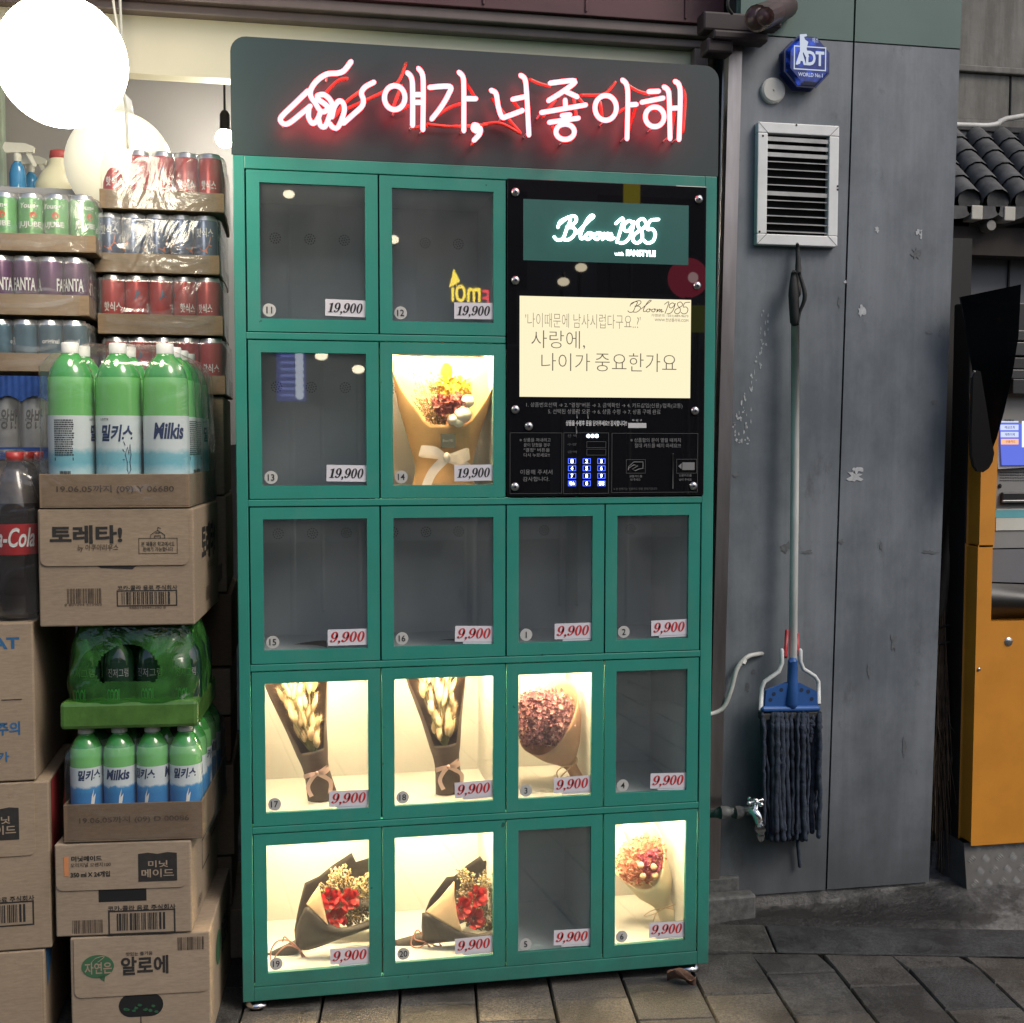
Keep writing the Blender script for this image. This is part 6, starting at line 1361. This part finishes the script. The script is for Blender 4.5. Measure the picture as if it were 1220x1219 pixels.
for k, v in enumerate((497, 506, 514.5, 523)): sq(mb, 1191.5 + k * .4, v, 1213.5, v + 6.6, 4 if k == 3 else 3, .002)
sq(mb, 1217.5, 496, 1330, 533, 1, .002)
TX = lambda s_, u0, v0, u1, v1: mb.text(s_, lambda a_, b_: SCN(lerp(u0, u1, a_), lerp(v1, v0, b_), .0028), 5, 0, .01)
TX('예금출금', 1196, 498.5, 1208, 502); TX('예금조회', 1197, 507.5, 1209, 511); TX('계좌이체', 1197, 516, 1209, 519.5); TX('신용카드', 1198, 524.5, 1210, 528); TX('서비스를 선택', 1197, 479, 1214, 483.5)
mb.build('screen', [EM('screen_blue', (.11, .15, .62), 1.0), EM('screen_white', (.80, .86, 1.), .95), EM('screen_deep_blue', (.02, .03, .42), .9), EM('screen_button', (.55, .62, .92), .95), EM('screen_orange', (.95, .48, .28), .95), M('screen_text', (.02, .02, .04), .6, var=0)], t)
mb = MB(); zc_ = K(1200, 656)[1]
mb.sheet(lambda u, v: (lerp(kx0 + .042, xk1, u), YK + .058 - .06 * math.sin(PI * v * .9) * (.6 + .4 * min(1, u * 6)), lerp(zlow + .001, zlow + .100 - .035 * u, v)), 20, 10, 0); mb.build('curved_hood', M('hood_black', (.020, .019, .017), .4, var=.15), t)
mb = MB(); mb.sheet(lambda u, v: (lerp(kx0 + .04, xk1, u), YK + .045 - .012 * v, lerp(zlow + .104 - .035 * u, zc_, v)), 6, 3, 0); mb.build('hood_plate', M('hood_plate_grey', (.25, .25, .26), .35, .2, var=.06), t)
# dark smoked privacy wing
yw = YK - .05; W = [(1131, 351), (1146, 359), (1162, 441), (1178, 520), (1179, 540), (1173, 556), (1166, 562), (1160, 556), (1157, 540), (1148, 460)]
W = [(1161, 450), (1164, 443), (1167, 444), (1173, 480), (1179, 520), (1183, 540), (1181, 550), (1177, 557), (1171, 561), (1166, 560), (1162, 554), (1159.5, 542), (1159, 520)]
mb = MB(); mb.prism([K(u, v, yw) for u, v in W], 'xz', yw, yw + .012, 0); mb.build('privacy_wing', M('wing_black', (.007, .006, .0055), .25, var=0), t, bevel=.004)
W = [(1144, 354), (1216, 339), (1213, 400), (1206, 445), (1196, 490), (1187, 522), (1180, 540), (1174, 524), (1166, 480), (1154, 410)]
mb = MB(); mb.prism([K(u, v, yw + .02) for u, v in W], 'xz', yw + .018, yw + .024, 0); mb.build('smoked_screen', clear('smoked_acrylic', (.07, .07, .075), .7, .08), t)
mb = MB()
for k, (v0, v1, c_) in enumerate(((398, 406, 0), (412, 424, 0), (430, 440, 1), (444, 452, 0), (455, 470, 1))):
    a, b = K(1196, v1, YK + .05), K(1400, v0, YK + .05); mb.box(a[0], xk1, YK + .035 - .006 * k, YK + .0605, a[1], b[1], c_)
mb.build('canopy_rail', [M('rail_grey', (.06, .06, .06), .4, .3), M('rail_black', (.02, .02, .02), .5)], t, bevel=.002)
mb = MB(); pp = at(1188, 384, YK + .05); mb.ball(pp, .012, .01, .014, 12, 8, 0); pp = at(1168, 391, YK + .05); mb.ball(pp, .008, .006, .008, 10, 6, 1); mb.build('indicator_lamp', [M('brass_lamp', (.32, .2, .07), .4, .5), M('lamp_grey', (.08, .08, .08), .4)], t)
a_, b_ = at(1088, 300, .62), at(1158, 300, .62); tag(MB().box(a_.x, b_.x, .62, .66, 0, at(1150, 284, .62).z).build('alley_dark_board', M('alley_shade_black', (.012, .011, .010), .7, var=.4, scale=8, stretch=(1, 1, .3))), 'black board added to darken the narrow alley behind the straw broom', 'hoarding')  # black board added so that the alley gap reads as deep shade
# straw broom in the gap
yb_ = .42; t = thing('straw_broom', at(1105, 1040, yb_), 'old twig broom leaning bristles down in the dark gap beside the orange kiosk', 'broom')
mb = MB(); mb.tube([at(1158, 443, yb_ + .05), at(1150, 520, yb_ + .04), at(1138, 600, yb_ + .02), at(1124, 700, yb_), at(1119, 760, yb_)], [.013, .014, .0145, .014, .014], 10, 0, spline=3)
for v, u in ((540, 1147), (640, 1133.5)): mb.tube([at(u, v - 1.5, yb_ + .025), at(u - .5, v + 1.5, yb_ + .025)], .0158, 10, 0)
mb.build('handle', M('bamboo_grey', (.085, .07, .05), .7, var=.3, scale=14, stretch=(2, 2, .4)), t)
q = random.Random(9); mb = MB()
for k in range(210):
    u1 = q.gauss(1118, 10); v1 = q.uniform(860, 1050); u1 += (v1 - 900) * q.uniform(-.02, .09); P = [at(1120 + q.uniform(-6, 6), 735 + q.uniform(-10, 25), yb_ + q.uniform(-.02, .02)), at(lerp(1118, u1, .5) + q.uniform(-4, 4), lerp(750, v1, .5), yb_ + q.uniform(-.05, .03)), at(u1, v1, yb_ + q.uniform(-.08, .04))]
    P[2].z = max(P[2].z, .03); r = q.uniform(.0007, .0016); mb.tube(P, [r * 1.3, r, r * .5], 4, 0, cap=False, spline=3)
    if q.random() < .5: e = P[1]; mb.tube([e, e + Vector((q.uniform(-.03, .03), q.uniform(-.03, .01), -q.uniform(.04, .10)))], [r * .7, r * .3], 4, 0, cap=False)
mb.build('twigs', M('twig_brown', (.10, .068, .042), .8, var=.4, scale=30), t)
mb = MB()
for v in (745, 765): mb.tube([at(1109, v, yb_ - .02), at(1120, v + 2, yb_ - .03), at(1131, v, yb_ - .02)], .003, 6, 0)
mb.build('binding', BLACKRUB, t)
# old tiled house across the alley
yh = 2.5; HH = lambda u, v, y=yh: at(u, v, y)
t = thing('tiled_roof_house', (HH(1180, 300).x, yh, 0), 'old house with grey clay roof tiles and square rafter ends beyond the wall', 'house')
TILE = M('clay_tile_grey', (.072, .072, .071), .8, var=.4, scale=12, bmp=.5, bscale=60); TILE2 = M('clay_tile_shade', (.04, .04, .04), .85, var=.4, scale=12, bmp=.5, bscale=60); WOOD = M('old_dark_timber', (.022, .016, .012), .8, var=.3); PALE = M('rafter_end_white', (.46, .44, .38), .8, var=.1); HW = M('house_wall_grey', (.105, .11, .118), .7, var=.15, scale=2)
e0 = HH(1160, 243); rise = Vector((.14, .80, .66)); px_ = HH(1187, 241).x - HH(1153, 243).x
mb = MB(); ht = MB()
slope_l = HH(1204, 181, yh + .45)
for k in range(-3, 9):
    b = Vector((HH(1153, 240).x + k * px_, yh, HH(1153, 240).z + .004 * k)); tp = b + Vector((.12, .62, .46))
    for s in range(5):                                          # a ridge of overlapping half round tiles
        a0, a1 = b.lerp(tp, s / 5), b.lerp(tp, (s + 1.06) / 5); mb.tube([a0, a1], [.062, .052], 12, 0, cap=False)
    ht.add([b + Vector((.055 * math.cos(a), -.012, .055 * math.sin(a))) for a in [j * PI / 8 for j in range(16)]], [tuple(range(16))], 0)
    for s in range(6):                                          # concave tiles between the ridges
        f0 = s / 6; c0 = b.lerp(tp, f0) + Vector((px_ / 2, 0, -.012)); 
        def cn(u, v, c0=c0): return c0 + Vector(((u - .5) * px_ * .98, .012 + .12 * v, -.055 * math.sin(PI * u) + .088 * v + .012 * (1 - v)))
        mb.sheet(cn, 8, 2, 0)
        mb.sheet(lambda u, v, c0=c0: c0 + Vector(((u - .5) * px_ * .98, .012, -.055 * math.sin(PI * u) + .012 - .02 * v)), 8, 1, 0)
    dr = b + Vector((px_ / 2, -.014, -.02)); mb.add([dr + Vector((.085 * math.cos(a), 0, -.06 * math.sin(a) ** .7 if math.sin(a) > 0 else 0)) for a in [PI * j / 10 for j in range(11)]], [tuple(range(11))], 0)
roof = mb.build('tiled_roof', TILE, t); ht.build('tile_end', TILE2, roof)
x0_, x1_ = HH(1120, 250).x - .3, HH(1220, 250).x + 1.2; zE = e0.z - .09
MB().box(x0_, x1_, yh + .06, yh + .5, zE - .13, zE).build('eaves_beam', WOOD, t)
mb = MB()
for k in range(-2, 7):
    c_ = HH(1161.5, 254); px2 = HH(1200.5, 252).x - c_.x; mb.box(c_.x + k * px2 - .028, c_.x + k * px2 + .028, yh - .02, yh + .058, c_.z - .032, c_.z + .032, 0)
mb.build('rafter_end', PALE, t, bevel=.004)
c_ = HH(1166.5, 273, yh + .1); mb = MB(); mb.lathe([(0, -.05), (.023, -.05), (.024, -.045), (.024, .02)], (c_.x, yh + .05, c_.z), 20, 0, 'y', False); mb.build('beam_end', M('beam_end_grey', (.22, .21, .19), .8), t)
hb = [(1157, 290), (1175, 283), (1188, 275), (1204, 268), (1260, 258)]
mb = MB(); P = [HH(u, v, yh + .18) for u, v in hb]; mb.add(P + [Vector((P[-1].x + 2, yh + .18, P[-1].z)), Vector((P[-1].x + 2, yh + .18, 0)), Vector((P[0].x, yh + .18, 0))], [tuple(range(len(P) + 3))], 0); mb.build('house_wall', HW, t)
a = HH(1204, 270, yh + .17); MB().box(a.x - .004, a.x + .004, yh + .170, yh + .178, 0, a.z - .02).build('panel_joint', SEAM, t)
MB().box(x0_, P[0].x - .002, yh + .2, yh + .25, 0, P[0].z + .2).build('dark_boarding', WOOD, t)
# ridge bands and concrete wall rising behind the roof
yr = yh + .75; t = thing('concrete_wall', (HH(1190, 100, yr).x, yr, 0), 'weathered tall concrete wall above the tiled roof beyond the alley', 'wall')
def cwall():
    m, nt, p = newmat('weathered_concrete'); p.inputs['Roughness'].default_value = .9
    a = ramp(nt, noise(nt, 2.6, 7, .65), [(.3, (.13, .125, .11)), (.7, (.235, .225, .205))]); a = mixc(nt, .6, a, ramp(nt, noise(nt, 5, 6, .7, stretch=(2, 1, .25)), [(.4, (.45, .44, .42)), (.62, (1, 1, 1))]), 'MULTIPLY'); nt.links.new(a, p.inputs['Base Color']); bump(nt, p, noise(nt, 40, 5), .3, .004); return m
CWM = cwall(); xa, xb = HH(1040, 100, yr).x, HH(1220, 100, yr).x + 3
za, zb3, zc3 = HH(1180, 88, yr).z, HH(1180, 143, yr).z, HH(1180, 168, yr).z
MB().box(xa, xb, yr, yr + .2, 0, zb3).build('lower_wall', CWM, t); 
xj = HH(1205, 110, yr).x
for a, b in ((xa, xj - .006), (xj + .006, xb)): MB().box(a, b, yr + .01, yr + .2, zb3 + .001, za).build('wall_slab', CWM, t, bevel=.004)
MB().box(xa, xb, yr - .015, yr + .2, za + .001, za + .035).build('string_course', CWM, t, bevel=.006)
MB().box(xa, xb, yr + .02, yr + .2, za + .036, za + 3.5).build('upper_wall', CWM, t)
mb = MB(); zz = HH(1150, 147, yr - .15).z; zz2 = HH(1220, 143, yr - .15).z; xx0, xx1 = HH(1150, 147, yr - .15).x, HH(1220, 143, yr - .15).x
mb.tube([(xx0 - .5, yr - .15, zz - .02), (xx0, yr - .15, zz - .01), (lerp(xx0, xx1, .5), yr - .15, zz), (xx1, yr - .15, zz2 + .02), (xx1 + 1, yr - .15, zz2 + .15)], .014, 10, 0, spline=4); mb.build('white_pipe', M('pipe_white', (.52, .51, .47), .6, var=.2), t)
mb = MB()
for k, v in enumerate((152, 159, 166)): z = HH(1180, v, yr - .12).z; mb.box(xa, xb, yr - .16 + .012 * k, yr - .002, z - .032, z - .001, k % 2)
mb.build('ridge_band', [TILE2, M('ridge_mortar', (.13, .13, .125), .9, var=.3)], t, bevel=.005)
# ================================================================== ACROSS THE STREET (what the glass doors mirror)
t = thing('opposite_building', (0, -12, 0), 'dark grey building across the street seen mirrored in the glass doors', 'building')
mb = MB(); mb.box(-22, 22, -14, -12, 0, 4.7, 0)
mb.build('facade', M('opposite_facade', (.30, .29, .28), .8, var=.3, scale=.8), t)
mb = MB()
for k in range(-6, 7):
    for z in (3.1,): mb.box(k * 2.3 - .7, k * 2.3 + .7, -11.995, -11.985, z, z + 1.2)
mb.build('window', M('opposite_window', (.05, .06, .07), .15, var=.2), t)
mb = MB()
for k in range(-6, 7): mb.box(k * 2.3 - 1.0, k * 2.3 + 1.0, -11.99, -11.98, .1, 2.4)
mb.build('shop_opening', M('opposite_opening', (.10, .095, .09), .4, var=.4, scale=2), t)
# shop sign facing the machine
D = 5.; ysg = -D; a, b, c_ = opp(544, 360, D), opp(577, 331, D), opp(588, 362, D)
t = thing('shop_sign', (a.x, ysg, a.z), 'yellow and red lettered shop sign across the street mirrored in a glass door', 'sign')
bx0, bx1, bz0, bz1 = a.x - .25, c_.x + .15, a.z - .25, b.z + .3
MB().box(bx0, bx1, ysg - .08, ysg - .005, bz0, bz1).build('sign_board', BLACKPL, t)
mb = MB(); u0, u1 = opp(538, 352, D), opp(573, 352, D); zt1, zb1 = opp(556, 336, D).z, opp(556, 360, D).z
mb.text('mơi', lambda p, q_: (lerp(u1.x, u0.x, p), ysg, lerp(zb1, zt1, q_)), 0, 0, .02); u0, u1 = opp(575, 352, D), opp(583, 352, D); mb.text('E', lambda p, q_: (lerp(u1.x, u0.x, p), ysg, lerp(opp(579, 365, D).z, opp(579, 345, D).z, q_)), 1, 0, .02)
qx, qz = opp(541, 331, D).x, opp(541, 331, D).z; mb.add([(qx - .03, ysg, qz - .06), (qx + .04, ysg, qz - .02), (qx, ysg, qz + .06)], [(0, 1, 2)], 0)
mb.build('sign_lettering', [EM('sign_yellow', (1, .72, .05), 8.), EM('sign_red', (.9, .04, .05), 7.)], t)
MB().tube([(a.x + .1, ysg - .04, 0), (a.x + .1, ysg - .04, bz0)], .03, 10).build('sign_post', BLACKPL, t)
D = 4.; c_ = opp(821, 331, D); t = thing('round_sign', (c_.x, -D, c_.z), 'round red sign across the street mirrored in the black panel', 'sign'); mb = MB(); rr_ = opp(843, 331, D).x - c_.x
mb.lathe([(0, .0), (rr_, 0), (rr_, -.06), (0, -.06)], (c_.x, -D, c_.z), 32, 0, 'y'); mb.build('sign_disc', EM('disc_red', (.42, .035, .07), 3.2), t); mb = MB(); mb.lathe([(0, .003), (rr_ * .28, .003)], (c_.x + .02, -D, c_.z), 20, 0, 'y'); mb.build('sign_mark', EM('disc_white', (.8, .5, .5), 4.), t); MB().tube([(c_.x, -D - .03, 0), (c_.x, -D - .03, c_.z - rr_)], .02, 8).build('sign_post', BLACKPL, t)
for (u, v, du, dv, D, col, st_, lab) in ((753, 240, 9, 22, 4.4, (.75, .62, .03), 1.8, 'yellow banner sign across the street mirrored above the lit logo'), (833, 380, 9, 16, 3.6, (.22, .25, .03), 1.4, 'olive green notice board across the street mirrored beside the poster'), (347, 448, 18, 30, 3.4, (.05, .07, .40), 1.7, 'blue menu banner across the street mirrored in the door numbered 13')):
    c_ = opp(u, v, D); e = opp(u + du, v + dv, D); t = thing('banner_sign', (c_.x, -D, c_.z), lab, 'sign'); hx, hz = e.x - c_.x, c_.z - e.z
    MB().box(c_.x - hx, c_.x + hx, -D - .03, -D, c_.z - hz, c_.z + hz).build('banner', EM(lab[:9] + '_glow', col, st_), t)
    if 'menu' in lab:
        mb = MB()
        for k in range(7): mb.ball((c_.x + hx * .55 * -1 + .0, -D + .004, c_.z + hz * (.8 - .26 * k)), .022, .003, .022, 10, 6, 0); mb.box(c_.x - hx * .2, c_.x + hx * .7, -D + .001, -D + .003, c_.z + hz * (.8 - .26 * k) - .006, c_.z + hz * (.8 - .26 * k) + .006, 1)
        mb.v = [Vector((2 * c_.x - v.x, v.y, v.z)) for v in mb.v]; mb.build('banner_icons', [EM('icon_white', (.7, .75, .9), 3.), EM('icon_line', (.2, .25, .7), 2.4)], t)
    MB().tube([(c_.x, -D - .045, 0), (c_.x, -D - .045, c_.z + hz)], .015, 8).build('sign_post', BLACKPL, t)
for k, (u, v, D) in enumerate(((692, 319, 6.), (671, 336, 6.), (468, 285, 6.), (555, 303, 6.), (383, 424, 6.), (427, 440, 6.), (729, 254, 7.), (344, 231, 7.))):
    c_ = opp(u, v, D); t = thing('street_lamp', (c_.x, -D, c_.z), ('warm street lamp across the street mirrored as a small bright dot'), 'lamp', 'street lamps across the road'); MB().ball(c_, .045, None, .03, 12, 8).build('lamp_bulb', M2('x', (1, 1, 1)) if False else (bpy.data.materials.get('street_bulb') or EM('street_bulb', (1, .86, .6), 9.)), t); MB().tube([(c_.x, -D - .05, 0), (c_.x, -D - .05, c_.z + .05), (c_.x, -D, c_.z + .06), (c_.x, -D, c_.z + .03)], .015, 8).build('lamp_post', BLACKPL, t)
